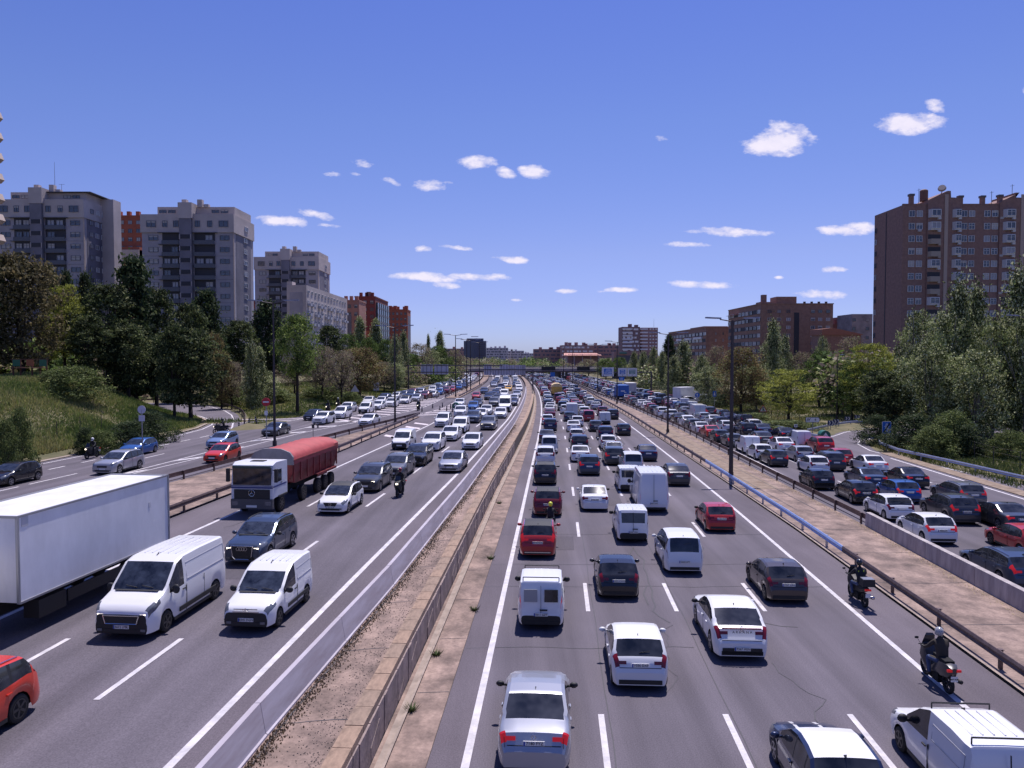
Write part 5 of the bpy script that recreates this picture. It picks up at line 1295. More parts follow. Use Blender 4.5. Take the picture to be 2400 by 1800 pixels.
# street running beyond the far guard rail on the right
for (px, py, kd, cl, lab, rz) in [(1654, 941.5, 'small van', 'white', 'white small van parked side-on beyond the rail, under the round blue sign', 1.45), (1640, 934, 'people carrier', 'white', 'white people carrier behind the parked van beyond the rail', 1.45), (1616, 941, 'hatchback', 'white', 'white hatchback beyond the rail beside the white box lorry', 1.3), (1575, 938, 'suv', 'dark red', 'dark red suv beyond the rail just left of the white box lorry', .2)]:
    x, y = unp(px, py, .3); T = car(kd, cl, x, y, gz(x, y) + .02, -rz, 1, 'rear', []); T['label'] = lab; T['category'] = 'van' if 'van' in kd else 'car'; T['group'] = 'vehicles beyond the right guard rail'
x, y = unp(1606, 939, .3); T = thing('box_truck', 'white box lorry standing side-on by the trees at the round blue sign', 'truck', (x, y, .1), -.9, 'vehicles beyond the right guard rail')
bb('cargo_box', M_BOX, T, (0, -.6, 2.0), (2.2, 4.6, 2.4)); bb('cab', wt, T, (0, 2.5, 1.3), (2.0, 1.5, 1.9)); bb('chassis', M_UND, T, (0, 0, .6), (1.8, 6, .4))
for yy in (-1.9, 2.2):
    for s in (-1, 1): link('wheel', ME_TT, T, (s * .95, yy, .45))
# extras on near cars
def emblem_rings(T, y, z, m, r=.075, n=4, sg=1):
    b = MB(); b.use(m)
    for k in range(n):
        cx = (k - (n - 1) / 2) * r * 1.45
        for i in range(14):
            a, c = 2 * math.pi * i / 14, 2 * math.pi * (i + 1) / 14; b.tube((cx + r * math.cos(a), y, z + r * math.sin(a)), (cx + r * math.cos(c), y, z + r * math.sin(c)), .012, n=4, caps=False)
    link('badge', b.mesh('badge'), T)
byl = {e['i']: e['T'] for e in ALLV}
oi = {}
for e in ALLV:
    oi.setdefault((e['road'], e['kind'], e['color']), []).append(e)
def Tof(*k, n=0): return oi[k][n]['T']
T = Tof('O', 'suv', 'blue-grey'); L2_ = 2.2
b = MB(); b.use(M_CHROME); P_ = [(-.48, .88), (.48, .88), (.42, .42), (.30, .30), (-.30, .30), (-.42, .42)]
for a, c in zip(P_, P_[1:] + P_[:1]): b.tube((a[0], L2_ + .05, a[1]), (c[0], L2_ + .05, c[1]), .022, n=5)
link('grille_frame', b.mesh('grille_frame'), T); bb('grille', M_BLK, T, (0, L2_ + .02, .6), (.86, .05, .52)); emblem_rings(T, L2_ + .07, .76, M_CHROME)
T = Tof('O', 'panel van', 'white'); b = MB(); b.use(M_CHROME)
for a, c in zip([(-.6, .82), (.6, .82), (.52, .56), (-.52, .56)], [(.6, .82), (.52, .56), (-.52, .56), (-.6, .82)]): b.tube((a[0], 2.73, a[1]), (c[0], 2.73, c[1]), .02, n=5)
link('grille_frame', b.mesh('grille_frame'), T); bb('grille', M_BLK, T, (0, 2.71, .69), (1.12, .04, .24))
for s_ in (-1, 1): bb('side_moulding', M_BLK, T, (s_ * 1.03, -.3, .5), (.03, 2.6, .16))
T = Tof('O', 'small van', 'white'); bb('grille_bar', M_CHROME, T, (0, 2.1, .80), (.8, .03, .03)); bb('grille_bar', M_CHROME, T, (0, 2.1, .72), (.9, .03, .03))
b = MB(); b.use(M_CHROME)
for dz_ in (0, .06):
    for s_ in (-1, 1): b.tube((0, 2.13, .84 - dz_), (s_ * .09, 2.13, .78 - dz_), .012, n=4)
link('badge', b.mesh('badge'), T)
for s_ in (-1, 1): bb('side_moulding', M_BLK, T, (s_ * .875, -.3, .5), (.03, 1.9, .13))
T = Tof('O', 'hatchback', 'white'); b = MB(); b.use(M_BLK); b.add([(-.42, 2.02, .72), (.42, 2.02, .72), (.2, 2.02, .36), (-.2, 2.02, .36)], [(3, 2, 1, 0)]); link('grille', b.mesh('grille'), T); emblem_rings(T, 2.04, .62, M_CHROME, .07, 1)
T = Tof('M', 'hatchback', 'white'); emblem_rings(T, -1.99, .74 + .18, M_CHROME, .06, 1)
T = Tof('M', 'coupe suv', 'white'); o = link('lettering', tmesh('A R K A N A', .12, M_BLK, 'lettering'), T, (0, -2.235, 1.0)); o.rotation_euler = (math.pi / 2, 0, 0); bb('light_bar', M_TAIL, T, (0, -2.14, 1.09), (1.3, .05, .03)); bb('lower_bumper', M_BLK, T, (0, -2.27, .38), (1.3, .05, .2))
b = MB(); b.use(M_CHROME); 
for a, c in zip([(0, .1), (.07, 0), (0, -.1), (-.07, 0)], [(.07, 0), (0, -.1), (-.07, 0), (0, .1)]): b.tube((a[0], -2.17, 1.09 + a[1]), (c[0], -2.17, 1.09 + c[1]), .014, n=4)
link('badge', b.mesh('badge'), T)
T = Tof('M', 'suv', 'red'); bb('exhaust_trim', M_CHROME, T, (0, -2.22, .33), (1.3, .03, .05))
T = Tof('M', 'saloon', 'silver'); bb('boot_seam', M_UND, T, (-.72, -2.29, .82), (.012, .03, .26)); bb('boot_seam', M_UND, T, (.72, -2.29, .82), (.012, .03, .26)); emblem_rings(T, -2.3, .96, M_CHROME, .05, 1)
# side doors of the small vans: recessed load panels
T = [e for e in ALLV if e['road'] == 'M' and e['kind'] == 'small van'][0]['T']
for s_, nm in ((-1, 'rear_door_window'), (1, 'rear_door_window')):
    b = MB(); b.use(M_GLASS if s_ > 0 else mat('frosted_glass', (.30, .31, .33), .3)); b.box((s_ * .38, -2.045, 1.30), (.5, .03, .46)); o = link(nm, b.mesh(nm), T); o.rotation_euler = (0, 0, 0)
b = MB(); b.use(mat('paint_skin', (.55, .33, .24), .6)); b.tube((0, 0, 0), (.32, -.05, .02), .05, .04); b.tube((.3, -.05, .02), (.42, .05, .12), .04, .03)
ARM = b.mesh('forearm', smooth=True)
T = Tof('M', 'hatchback', 'white'); o = link('person', ARM, None, (T.location.x - .62, T.location.y + .35, 1.02), math.pi, label='bare forearm resting on the open window of the white hatchback', category='person')
# ---------------------------------------------------------------- buildings
M_GRC = mat('tower_render', (.47, .41, .39), .9, var=.16, scale=.12, bump=.1); M_GRB = mat('tower_panel_grey', (.37, .34, .365), .9, var=.14, scale=.15)
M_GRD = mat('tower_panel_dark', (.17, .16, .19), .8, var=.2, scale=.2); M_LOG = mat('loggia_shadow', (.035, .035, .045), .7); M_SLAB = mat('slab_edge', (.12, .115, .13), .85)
M_PARA = mat('parapet_glass', (.085, .09, .11), .4); M_BRK = mat('dark_brick', (.255, .155, .13), .95, var=.18, scale=1.5, bump=.2); M_BRK2 = mat('brown_brick', (.28, .17, .13), .95, var=.2, scale=.8)
M_RED = mat('red_render', (.34, .095, .055), .9, var=.14, scale=.3); M_PINK = mat('salmon_render', (.42, .20, .15), .9, var=.12, scale=.3); M_CREAM = mat('cream_render', (.46, .37, .32), .9, var=.1, scale=.4)
M_WFR = mat('window_frame_white', (.62, .62, .64), .5); M_WFG = mat('window_frame_grey', (.13, .13, .15), .5)
M_PANE = mat('window_pane', (.05, .06, .085), .08, spec=.9); M_PANE2 = mat('window_pane_curtain', (.30, .30, .33), .25, spec=.6); M_BLIND = mat('roller_blind', (.42, .40, .39), .7); M_SEAM = mat('panel_seam', (.07, .065, .075), .9)
WM = {}
def winmesh(fr, style):
    k = (fr.name, style)
    if k in WM: return WM[k]
    b = MB(); b.use(fr); t = .06
    for (x, z, w, h) in ((0, .5 - t / 2, 1, t), (0, -.5 + t / 2, 1, t), (-.5 + t / 2, 0, t, 1 - 2 * t), (.5 - t / 2, 0, t, 1 - 2 * t), (0, 0, .05, 1 - 2 * t)): b.box((x, -.03, z), (w, .1, h))
    if style in (1, 3): b.box((0, -.03, .12), (1 - 2 * t, .08, .04))
    b.use({0: M_PANE, 1: M_PANE, 2: M_PANE2, 3: M_PANE2, 4: M_PANE}[style]); b.poly([(-.46, -.005, -.46), (.46, -.005, -.46), (.46, -.005, .46), (-.46, -.005, .46)])
    if style in (3, 4): b.use(M_BLIND); b.box((0, -.015, .46 - (.15 if style == 4 else .4)), (.9, .03, .3 if style == 4 else .8))
    WM[k] = b.mesh('window'); return WM[k]
def window(T, x, y, z, w, h, rz=0., fr=None, rr=rnd, st=None, name='window'):
    o = link(name, winmesh(fr or M_WFG, st if st is not None else rr.choice((0, 0, 1, 2, 3, 4))), T, (x, y, z), rz); o.scale = (w, 1.6, h); return o
def bbx(name, m, T, x0, x1, y0, y1, z0, z1):
    b = MB(); b.use(m); b.box(((x0 + x1) / 2, (y0 + y1) / 2, (z0 + z1) / 2), (x1 - x0, y1 - y0, z1 - z0)); return link(name, b.mesh(name), T)
def grey_tower(label, X0, X1, Y0, D, ZT, ZB, FH, seed, nfl, sidewin=3, pier=(.88, .97)):
    rr = random.Random(seed); W = X1 - X0
    T = thing('apartment_tower', label, 'apartment block', (X0, Y0, 0), group='grey apartment towers on the left')
    Z1 = ZT - 1.55 * FH   # underside of the top frame
    bbx('wall', M_GRB, T, 0, W, .35, D, ZB, Z1); bbx('top_storey', M_GRC, T, -.25, W + .3, 0, D + .2, Z1, ZT)
    bbx('penthouse', M_GRC, T, W * .14, W * .99, 2.2, D - 1, ZT, ZT + .75 * FH); bbx('rooftop_pier', M_GRC, T, W * pier[0], W * pier[1], D * .72, D + .5, ZB, ZT + (.85 if pier[0] < .9 else .6) * FH)
    bbx('lift_core', M_GRC, T, W * .42, W * .57, -1.0, 3, ZT - 1.2, ZT + .95 * FH); bbx('stair_core', M_GRD, T, W * .43, W * .56, -.9, 1, ZB, ZT - 1.2)
    for f in (.42, .59, .66): bbx('chimney', M_GRC, T, W * f, W * f + 1.25, 1.5, 2.9, ZT + .7 * FH, ZT + (1.35 if f != .66 else .95) * FH)
    for f in (.2, .3, .78, .88): window(T, W * f, 2.18, ZT + .35 * FH, 2.0, .8, rr=rr)
    # top floor windows
    for f, w in ((.11, 2.5), (.26, 1.3), (.38, 1.4), (.615, 1.4), (.75, 1.3), (.90, 2.5)): window(T, W * f, -.02, ZT - .82 * FH, w, 1.7, rr=rr, st=rr.choice((0, 1, 1, 4)))
    bbx('ledge', M_SLAB, T, W * .18, W * .43, -.5, .3, Z1 - .12, Z1 + .02); bbx('ledge', M_SLAB, T, W * .56, W * .83, -.5, .3, Z1 - .12, Z1 + .02)
    for i in range(nfl):
        z = Z1 - FH * (i + 1)
        for f in (.125, .905): window(T, W * f, .33, z + FH * .55, 2.55, 1.3, rr=rr, st=rr.choice((0, 1, 3, 4, 0)))
        for f0, f1 in ((.225, .415), (.575, .80)):
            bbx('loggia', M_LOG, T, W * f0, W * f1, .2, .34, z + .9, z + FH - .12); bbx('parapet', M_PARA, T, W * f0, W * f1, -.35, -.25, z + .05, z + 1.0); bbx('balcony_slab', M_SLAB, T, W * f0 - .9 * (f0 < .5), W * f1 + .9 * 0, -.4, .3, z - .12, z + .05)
            for q in (.28, .72):
                if rr.random() < .75: window(T, W * (f0 + (f1 - f0) * q), .18, z + 1.75, W * (f1 - f0) * .36, 1.35, fr=M_WFG, rr=rr, st=rr.choice((0, 2, 2, 3)))
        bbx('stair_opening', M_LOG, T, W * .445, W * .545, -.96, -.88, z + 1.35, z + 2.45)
        bbx('pier', M_GRC, T, W * .43, W * .437, -1.0, -.92, z + 1.2, z + 2.5); bbx('pier', M_GRC, T, W * .553, W * .56, -1.0, -.92, z + 1.2, z + 2.5)
        if i % 2: bbx('panel_seam', M_SEAM, T, 0, W * .2, .33, .36, z, z + .06); bbx('panel_seam', M_SEAM, T, W * .82, W, .33, .36, z, z + .06)
    # right hand side
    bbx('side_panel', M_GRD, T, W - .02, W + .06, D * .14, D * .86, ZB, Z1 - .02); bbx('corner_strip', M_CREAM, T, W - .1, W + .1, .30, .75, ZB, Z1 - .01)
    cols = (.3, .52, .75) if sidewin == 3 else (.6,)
    for i in range(nfl + 1):
        z = ZT - .82 * FH - FH * i
        for q in cols: window(T, W + (.33 if i == 0 else .09), D * q, z, 1.6 if sidewin == 3 else 2.6, 1.25, math.pi / 2, fr=M_WFR if q != .3 else M_WFG, rr=rr, st=rr.choice((0, 0, 2, 3)))
    return T
def mx(px, Y, z=30): return xat(px, Y, z)
A = grey_tower('tall grey apartment tower, the leftmost of the three, with terrace awnings on top', mx(-12, 205), mx(197, 205), 205, 13, hgt(467, 205), 6, 27.1 * 205 / F, 3, 12, pier=(.97, 1.14))
bbx('awning', M_SLAB, A, 13, 25.2, 1, 12.5, hgt(452, 207), hgt(452, 207) + .15); b = MB(); b.use(M_SLAB)
b.tube((14.7, 3, 53), (14.7, 3, 62), .07, .03, n=5); b.tube((16.5, 3, 53), (16.5, 3, 56), .06, .04, n=5); b.tube((15.8, 3, 56), (17.3, 3, 56), .04, n=4); link('aerial', b.mesh('aerial'), A)
grey_tower('grey apartment tower in the middle of the three, beside the red block', mx(333, 205), mx(547, 205), 205, 16, hgt(502, 205), 4, 27.2 * 205 / F, 4, 12, 1)
grey_tower('smallest and farthest of the three grey apartment towers, behind the long low block', mx(597, 284), mx(746, 284), 284, 18, hgt(602, 284), 4, 19.1 * 284 / F, 5, 9, 1)
# long grey block
T = thing('apartment_block', 'long low grey block with balconies running away behind the green tree', 'apartment block', (mx(672, 235), 235, 0))
W = mx(718, 235) - mx(672, 235); D = 58; ZT = hgt(668, 235)
bbx('wall', M_GRC, T, 0, W, 0, D, 3, ZT); bbx('end_panel', M_GRB, T, W * .15, W * .8, -.08, .02, 3, ZT - 2.2); bbx('stair_head', M_GRC, T, 0, 1.6, .2, 4, ZT, ZT + 1.1); bbx('lower_wing', M_GRC, T, -5.5, 0, .5, 8, 3, hgt(780, 235)); rr = random.Random(8)
for i in range(6):
    for j in range(13):
        y = 2.2 + j * 4.35; z = ZT - 1.9 - i * 3.
        window(T, W + .06, y, z, 2.0, .75, math.pi / 2, fr=M_WFR, rr=rr, st=rr.choice((0, 0, 2)))
        if i > 0 and (j + i) % 3 != 0: bbx('balcony', mat('balcony_pale', (.42, .42, .47), .8), T, W + .05, W + 1.0, y - 1.1, y + 1.1, z - 1.35, z - .55)
# red blocks between and beyond
def red_block(label, px0, px1, Y, D, pyt, nfl, m, seed, step=None, wins=4, base=3, trim=None):
    rr = random.Random(seed); X0, X1 = mx(px0, Y, 20), mx(px1, Y, 20); ZT = hgt(pyt, Y); W = X1 - X0
    T = thing('apartment_block', label, 'apartment block', (X0, Y, 0)); bbx('wall', m, T, 0, W, 0, D, base, ZT)
    bbx('roof_parapet', m, T, -.15, W + .15, -.15, D, ZT, ZT + .5)
    for k in range(3): bbx('chimney', m, T, W * (.2 + .28 * k), W * (.2 + .28 * k) + 1.2, 1, 2.4, ZT + .5, ZT + 2.1)
    for i in range(nfl):
        for j in range(wins): window(T, W * (j + .5) / wins, -.05, ZT - 2 - i * 3., min(1.5, W / wins * .5), 1.35, rr=rr)
    return T, W, ZT
T, W_b, ZT_ = red_block('red brick block squeezed between the two nearest grey towers', 262, 338, 275, 16, 508, 12, M_RED, 11, wins=4)
bbx('white_terrace', M_CREAM, T, W_b * .45, W_b, -3, 0, ZT_ - 16, ZT_ - 12); bbx('front_wing', M_RED, T, 0, W_b, -2.5, 0, 3, ZT_ - 11)
for i in range(6):
    for q in (.12, .38, .66, .88): window(T, W_b * q, -2.56, ZT_ - 17.5 - 3 * i, 1.4, 1.3)
T, w_, z_ = red_block('sliver of dark red block seen between the second grey tower and the third', 590, 602, 300, 10, 715, 6, M_RED, 12, wins=1)
T, w_, z_ = red_block('salmon block with dark balcony stack right after the long grey block', 797, 842, 300, 14, 706, 7, M_PINK, 13, wins=3)
bbx('dark_bay', M_GRD, T, w_ * .35, w_ * .6, -.3, 0, 4, z_ - 5)
T, w_, z_ = red_block('dark red block with green glazed side and small roof turret', 832, 880, 322, 33, 697, 3, mat('dark_red_render', (.22, .06, .05), .9, var=.1, scale=.3), 14, wins=3)
M_GGL = mat('green_glazing', (.035, .06, .07), .25); M_BAL = mat('balcony_rail', (.25, .27, .31), .6)
bbx('roof_turret', M_BRK, T, w_ * .55, w_ * .75, 1, 4, z_, z_ + 2.4); rr = random.Random(4)
for j in range(6):
    bbx('glazed_bay', M_GGL, T, w_ + .02, w_ + .8, 1.5 + j * 5.2, 4.6 + j * 5.2, 5, z_ - 2)
    for i in range(8): bbx('balcony_rail', M_BAL, T, w_ + .8, w_ + .9, 1.5 + j * 5.2, 4.6 + j * 5.2, z_ - 4.6 - 3 * i, z_ - 3.7 - 3 * i)
bbx('brick_foot', M_RED, T, -1, w_ * .9, -3, 0, 3, z_ - 14)
T, w_, z_ = red_block('farthest orange-red block with many chimneys, above the street lamp', 908, 955, 430, 14, 727, 9, M_RED, 15, wins=5)
for q in (.1, .35, .9): bbx('roof_box', M_RED, T, w_ * q - .8, w_ * q + 1, 2, 5, z_, z_ + 2.6)
bbx('side_dark', M_GRD, T, w_, w_ + .1, 2, 13, 4, z_ - 3)
# balconied cream building at the left edge
T = thing('apartment_block', 'cream balconies stacked up the left edge of the frame', 'apartment block', (mx(-60, 118, 30), 118, 0)); W = mx(-28, 118, 30) - mx(-60, 118, 30)
b = MB(); b.use(M_RED); b.rings([[(-12, 0, zz), (W - .9, 0, zz), (W - 11, 14, zz), (-12, 14, zz)] for zz in (5, hgt(215, 118))]); link('wall', b.mesh('wall'), T)

for i in range(11):
    z = hgt(265, 118) - i * 3.15
    b = MB(); b.use(M_CREAM); b.rings([[(W - 3, -1.2, zz), (W + q, -1.2 + .3, zz), (W + q, 3, zz), (W - 3, 3, zz)] for zz, q in ((z - .5, .2), (z, .75), (z + 1.0, .35))]); link('balcony', b.mesh('balcony'), T)
    window(T, W - 1.6, -.05, z + 1.9, 1.6, 1.3)
b = MB(); b.use(M_SLAB); b.ball((W + .6, -1, hgt(272, 118)), .5, 8, 6, (1, .4, 1)); link('satellite_dish', b.mesh('satellite_dish'), T)
# right: tall dark brick tower
YS = 186; sc = YS / F
def px2(p): return mx(p, YS, 30)
X0 = px2(2114); T = thing('apartment_tower', 'tall dark brick apartment tower with white bay windows filling the right edge', 'apartment block', (X0, YS, 0)); ZT = hgt(480, YS); rr = random.Random(31)
lx = lambda p: px2(p) - X0
bbx('wall', M_BRK, T, 0, 44, 0, 14.5, 0, ZT); bbx('roof_parapet', M_BRK, T, -.1, 44, -.1, .4, ZT, ZT + .25)
b = MB(); b.use(M_SEAM); b.box((-.03, 8.2, ZT / 2), (.1, .35, ZT - 1)); link('side_seam', b.mesh('side_seam'), T)
FHS = 29.0 * sc
for i in range(13): window(T, -.06, 13.6, hgt(520, YS) - i * FHS, 1.0, 1.3, -math.pi / 2, fr=M_WFR if i % 3 == 1 else M_WFG, rr=rr, st=0)
for a, c, top in ((2170, 2249, 448), (2338, 2400, 452)):
    z2 = hgt(top, YS); b = MB(); b.use(M_BRK); x0, x1 = lx(a), lx(c)
    b.rings([[(x0, yy, ZT - 1), (x1, yy, ZT - 1), (x1, yy, ZT + 1.6), (x1 - 2.6, yy, ZT + 1.7), (x1 - 2.7, yy, z2), (x0 + 4.6, yy, z2), (x0, yy, z2 - 2.2)] for yy in (-.35, 9)][::-1]); link('raised_block', b.mesh('raised_block'), T)
    bbx('wall_projection', M_BRK, T, x0, x1, -.35, -.002, 0, ZT - 1.002)
for p in (2213, 2391):
    b = MB(); b.use(mat('strip_beige', (.42, .33, .28), .85)); b.box((lx(p), -.42, (ZT + 2.4) / 2), (.85, .14, ZT + 2.4)); link('cream_strip', b.mesh('cream_strip'), T)
for p, t in ((2137, 454), (2304, 458), (2252, 458), (2345, 456)): x = lx(p); bbx('chimney', M_BRK, T, x - .45, x + .45, .5, 1.4, ZT, hgt(t, YS)); bbx('chimney_cap', M_SLAB, T, x - .6, x + .6, .35, 1.55, hgt(t, YS) - .4, hgt(t, YS) + .1)
b = MB(); b.use(mat('tank_brown', (.16, .08, .06), .7)); x = lx(2172); b.tube((x, 2, hgt(458, YS) - 1), (x, 2, hgt(444, YS)), .95, n=12); b.ball((x, 2, hgt(444, YS)), .95, 12, 6, (1, 1, .5)); link('roof_tank', b.mesh('roof_tank'), T)
b = MB(); b.use(mat('dish_grey', (.3, .25, .24), .6)); x = lx(2205); b.tube((x, .6, hgt(447, YS) - .6), (x + .35, .2, hgt(441, YS)), .1); b.tube((x + .1, .4, hgt(441, YS)), (x - .1, .1, hgt(440, YS) + .1), .95, .8, n=12); link('satellite_dish', b.mesh('satellite_dish'), T)
b = MB(); b.use(M_SLAB)
for p, t in ((2155, 440), (2326, 446), (2374, 430)):
    x = lx(p); b.tube((x, 1, ZT), (x, 1, hgt(t, YS)), .06, n=4); b.tube((x - .5, 1, hgt(t + 4, YS)), (x + .5, 1, hgt(t + 2, YS)), .04, n=4)
link('aerial', b.mesh('aerial'), T)
M_BAY = mat('bay_panel_white', (.55, .54, .55), .6); M_BEI = mat('balcony_beige', (.36, .30, .25), .85); M_AC = mat('air_conditioner', (.42, .41, .42), .6)
z0 = hgt(501, YS)
for i in range(12):
    z = z0 - i * FHS
    for p in (2134.5, 2152.5, 2256.5, 2274.5, 2310.5, 2328.5, 2420, 2438): window(T, lx(p), -.03, z, 1.45, 1.5, fr=M_WFR, rr=rr, st=rr.choice((0, 1, 1, 2, 3, 4)))
    for p, w in ((2186, 3.0), (2238, 2.1), (2360, 2.9)):
        x = lx(p); bal = (p == 2186 and i in (2, 3, 5, 6, 8, 10)) or (p == 2360 and i in (7, 9))
        if bal:
            b = MB(); b.use(M_BEI); b.rings([[(x - w / 2, -.35, zz), (x - w / 2 + .35, -1.2, zz), (x + w / 2 - .3, -1.2, zz), (x + w / 2, -.35, zz)] for zz in (z - 1.35, z - .1)]); b.box((x + w / 2 - .6, -1.1, z - 1.45), (.6, .3, .5)); link('balcony', b.mesh('balcony'), T)
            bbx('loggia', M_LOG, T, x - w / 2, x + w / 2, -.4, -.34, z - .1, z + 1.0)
        else:
            b = MB(); b.use(M_BAY); b.rings([[(x - w / 2, -.35, zz), (x - w / 2 + .35, -1.1, zz), (x + w / 2 - .3, -1.1, zz), (x + w / 2, -.35, zz)] for zz in (z - 1.0, z + .95)]); link('bay', b.mesh('bay'), T)
            window(T, x + .02, -1.14, z + .1, w - .8, 1.45, fr=M_WFR, rr=rr, st=rr.choice((0, 1, 1, 2))); bbx('bay_foot', M_BAY, T, x + w / 2 - .9, x + w / 2 - .2, -1.0, -.4, z - 1.45, z - 1.0)
    if rr.random() < .4: x = lx(rr.choice((2137, 2152, 2343))); bbx('air_conditioner', M_AC, T, x - .4, x + .4, -.45, -.05, z - 1.3, z - .8)
# brown mid blocks
def brown_block(label, pxc, pxr, Yc, Yfar, pyt, nfl, FH, seed, m=M_BRK2, leftwin=9, front=((.12, .25, .38), (.72, .82, .93))):
    rr = random.Random(seed); X0, X1 = mx(pxc, Yc, 20), mx(pxr, Yc, 20); W = X1 - X0; D = Yfar - Yc; ZT = hgt(pyt, Yc)
    T = thing('apartment_block', label, 'apartment block', (X0, Yc, 0)); bbx('wall', m, T, 0, W, 0, D, 0, ZT); bbx('roof_parapet', m, T, -.2, W + .2, -.2, D, ZT, ZT + .35)
    for i in range(nfl):
        z = ZT - 2.6 - i * FH
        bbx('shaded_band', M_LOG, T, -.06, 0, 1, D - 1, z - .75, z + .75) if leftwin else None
        for j in range(leftwin):
            if rr.random() < .9: window(T, -.12, 2 + (D - 4) * j / (leftwin - 1), z, D / leftwin * .7, 1.35, -math.pi / 2, fr=M_WFR if rr.random() < .6 else M_WFG, rr=rr, st=rr.choice((0, 0, 1, 2, 3)))
        for g in front:
            for q in g: window(T, W * q, -.05, z, W * .055, 1.15, fr=M_WFR if i in (1, 2, 3) else M_WFG, rr=rr)
    return T, W, D, ZT
T, W, D, ZT = brown_block('big dark brown block with striped awnings, behind the poplar spire', 1783, 1952, 280, 322, 713, 8, 2.9, 41)
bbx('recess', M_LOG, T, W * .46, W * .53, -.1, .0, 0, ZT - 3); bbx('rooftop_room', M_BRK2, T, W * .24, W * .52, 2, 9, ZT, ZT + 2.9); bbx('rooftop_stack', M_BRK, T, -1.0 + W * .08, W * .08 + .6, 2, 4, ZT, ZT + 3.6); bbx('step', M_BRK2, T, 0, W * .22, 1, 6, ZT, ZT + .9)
for k in range(4): bbx('vent', M_SEAM, T, W * (.6 + .1 * k), W * (.6 + .1 * k) + .7, .5, 1.2, ZT, ZT + 1.0)
ma = mat('awning_stripe', (.45, .16, .14), .7)
for k in range(4):
    b = MB(); b.use(ma if k % 2 else mat('awning_pale', (.5, .4, .38), .7)); y = D - 3 - k * 3.6; b.box((-.8, y, ZT - 2.3), (1.4, 2.6, .08)); o = link('awning', b.mesh('awning'), T)
T, W, D, ZT = brown_block('lower brown block with white balconies left of the big brown block', 1655, 1712, 335, 415, 768, 4, 2.9, 42, leftwin=12, front=((.4, .7),))
bbx('step', M_BRK2, T, 0, W, 4, 30, ZT, ZT + .8)
for i in range(3): bbx('white_balcony', M_WFR, T, -.7, -.1, 6 + 20 * i, 22 + 18 * i, ZT - 4.8 - .0, ZT - 3.8)
T = thing('apartment_block', 'narrow pale stained block just left of the brick tower', 'apartment block', (mx(1998, 262), 262, 0)); w_ = mx(2046, 262) - mx(1998, 262); z_ = hgt(736, 262); bbx('wall', mat('stained_render', (.28, .245, .25), .9, var=.3, scale=.4), T, 0, w_, 0, 12, 0, z_)
for i in range(5):
    for q in (.1, .75): window(T, w_ * q, -.05, z_ - 2 - 3 * i, 1.0, 1.1)
T, w_, z_ = red_block('small reddish block with roof aerials between the brown block and the pale one', 1952, 2000, 300, 14, 762, 5, mat('brick_red_far', (.20, .075, .06), .9), 17, wins=4, base=0)
bbx('upper_storey', M_BRK, T, w_ * .4, w_, 2, 10, z_, z_ + 3.2)
T = thing('house', 'low house with tiled roof below the small reddish block', 'house', (mx(1975, 240), 240, 0)); w_ = 13; z_ = hgt(785, 240); bbx('wall', M_BRK, T, -6, 6, 0, 9, 0, z_)
b = MB(); b.use(mat('roof_tile', (.30, .14, .10), .9)); b.rings([[(-6.4, yy, z_), (6.4, yy, z_), (6.4, yy, z_ + .2), (-3, yy + 0, z_ + 2.2), (-6.4, yy, z_ + 1.8)] for yy in (-.4, 9.4)][::-1]); link('roof', b.mesh('roof'), T)
# distant blocks: bands of windows, too small to pick apart
M_FARW = mat('far_window_band', (.10, .10, .14), .4); M_FARB = mat('far_blind_band', (.78, .74, .78), .7)
def far_block(label, px0, px1, Y, pyt, m, band, D=16, zb=0, bh=3., steps=0, name='apartment_block', cat='apartment block'):
    X0, X1 = mx(px0, Y, 15), mx(px1, Y, 15); ZT = hgt(pyt, Y); W = X1 - X0; T = thing(name, label, cat, (X0, Y, 0)); bbx('wall', m, T, 0, W, 0, D, zb, ZT); rr = random.Random(int(px0))
    z = ZT - 1.8
    while z > max(zb + 1.5, 3):
        b = MB(); b.use(band); x = .6
        while x < W - 1.5:
            w = rr.choice((1.6, 2.4, 3.4)); w = min(w, W - x - .6); b.box((x + w / 2, -.06, z), (w, .1, 1.35)); x += w + rr.choice((.7, 1.3, 2.0))
        link('window_row', b.mesh('window_row'), T); z -= bh
    for k in range(2 + steps): x = W * rr.uniform(.08, .9); bbx('roof_box', m, T, x - 1.2, x + 1.2, 2, 6, ZT, ZT + rr.uniform(1, 2.4))
    return T, W, ZT
M_F1 = mat('far_render_pale', (.52, .48, .52), .9); M_F2 = mat('far_brick', (.36, .215, .205), .9, var=.15, scale=.2); M_F3 = mat('far_brick_dark', (.24, .155, .16), .9)
far_block('long pale block of flats on the horizon right of the dark glass tower', 1138, 1191, 900, 815, M_F1, M_FARW, 20, steps=2)
far_block('pale flats on the horizon, second from the dark glass tower', 1190, 1228, 930, 822, M_F1, M_FARW, 20, steps=1)
far_block('faint grey flats low on the horizon before the road sign bridge', 1227, 1251, 1000, 828, M_F1, M_FARW, 20)
far_block('reddish brick flats behind the footbridge, left of centre of the horizon group', 1251, 1318, 620, 818, M_F2, M_FARW, 20, steps=2)
far_block('brick flats with a stepped crown above the orange canopy', 1316, 1391, 600, 809, M_F2, M_FARB, 24, steps=3)
far_block('long brick flats between the orange canopy and the pale banded tower', 1391, 1460, 640, 809, M_F2, M_FARW, 24, steps=2)
far_block('low block at the foot of the horizon beside the left treeline', 1040, 1090, 800, 817, M_F2, M_FARW, 16)
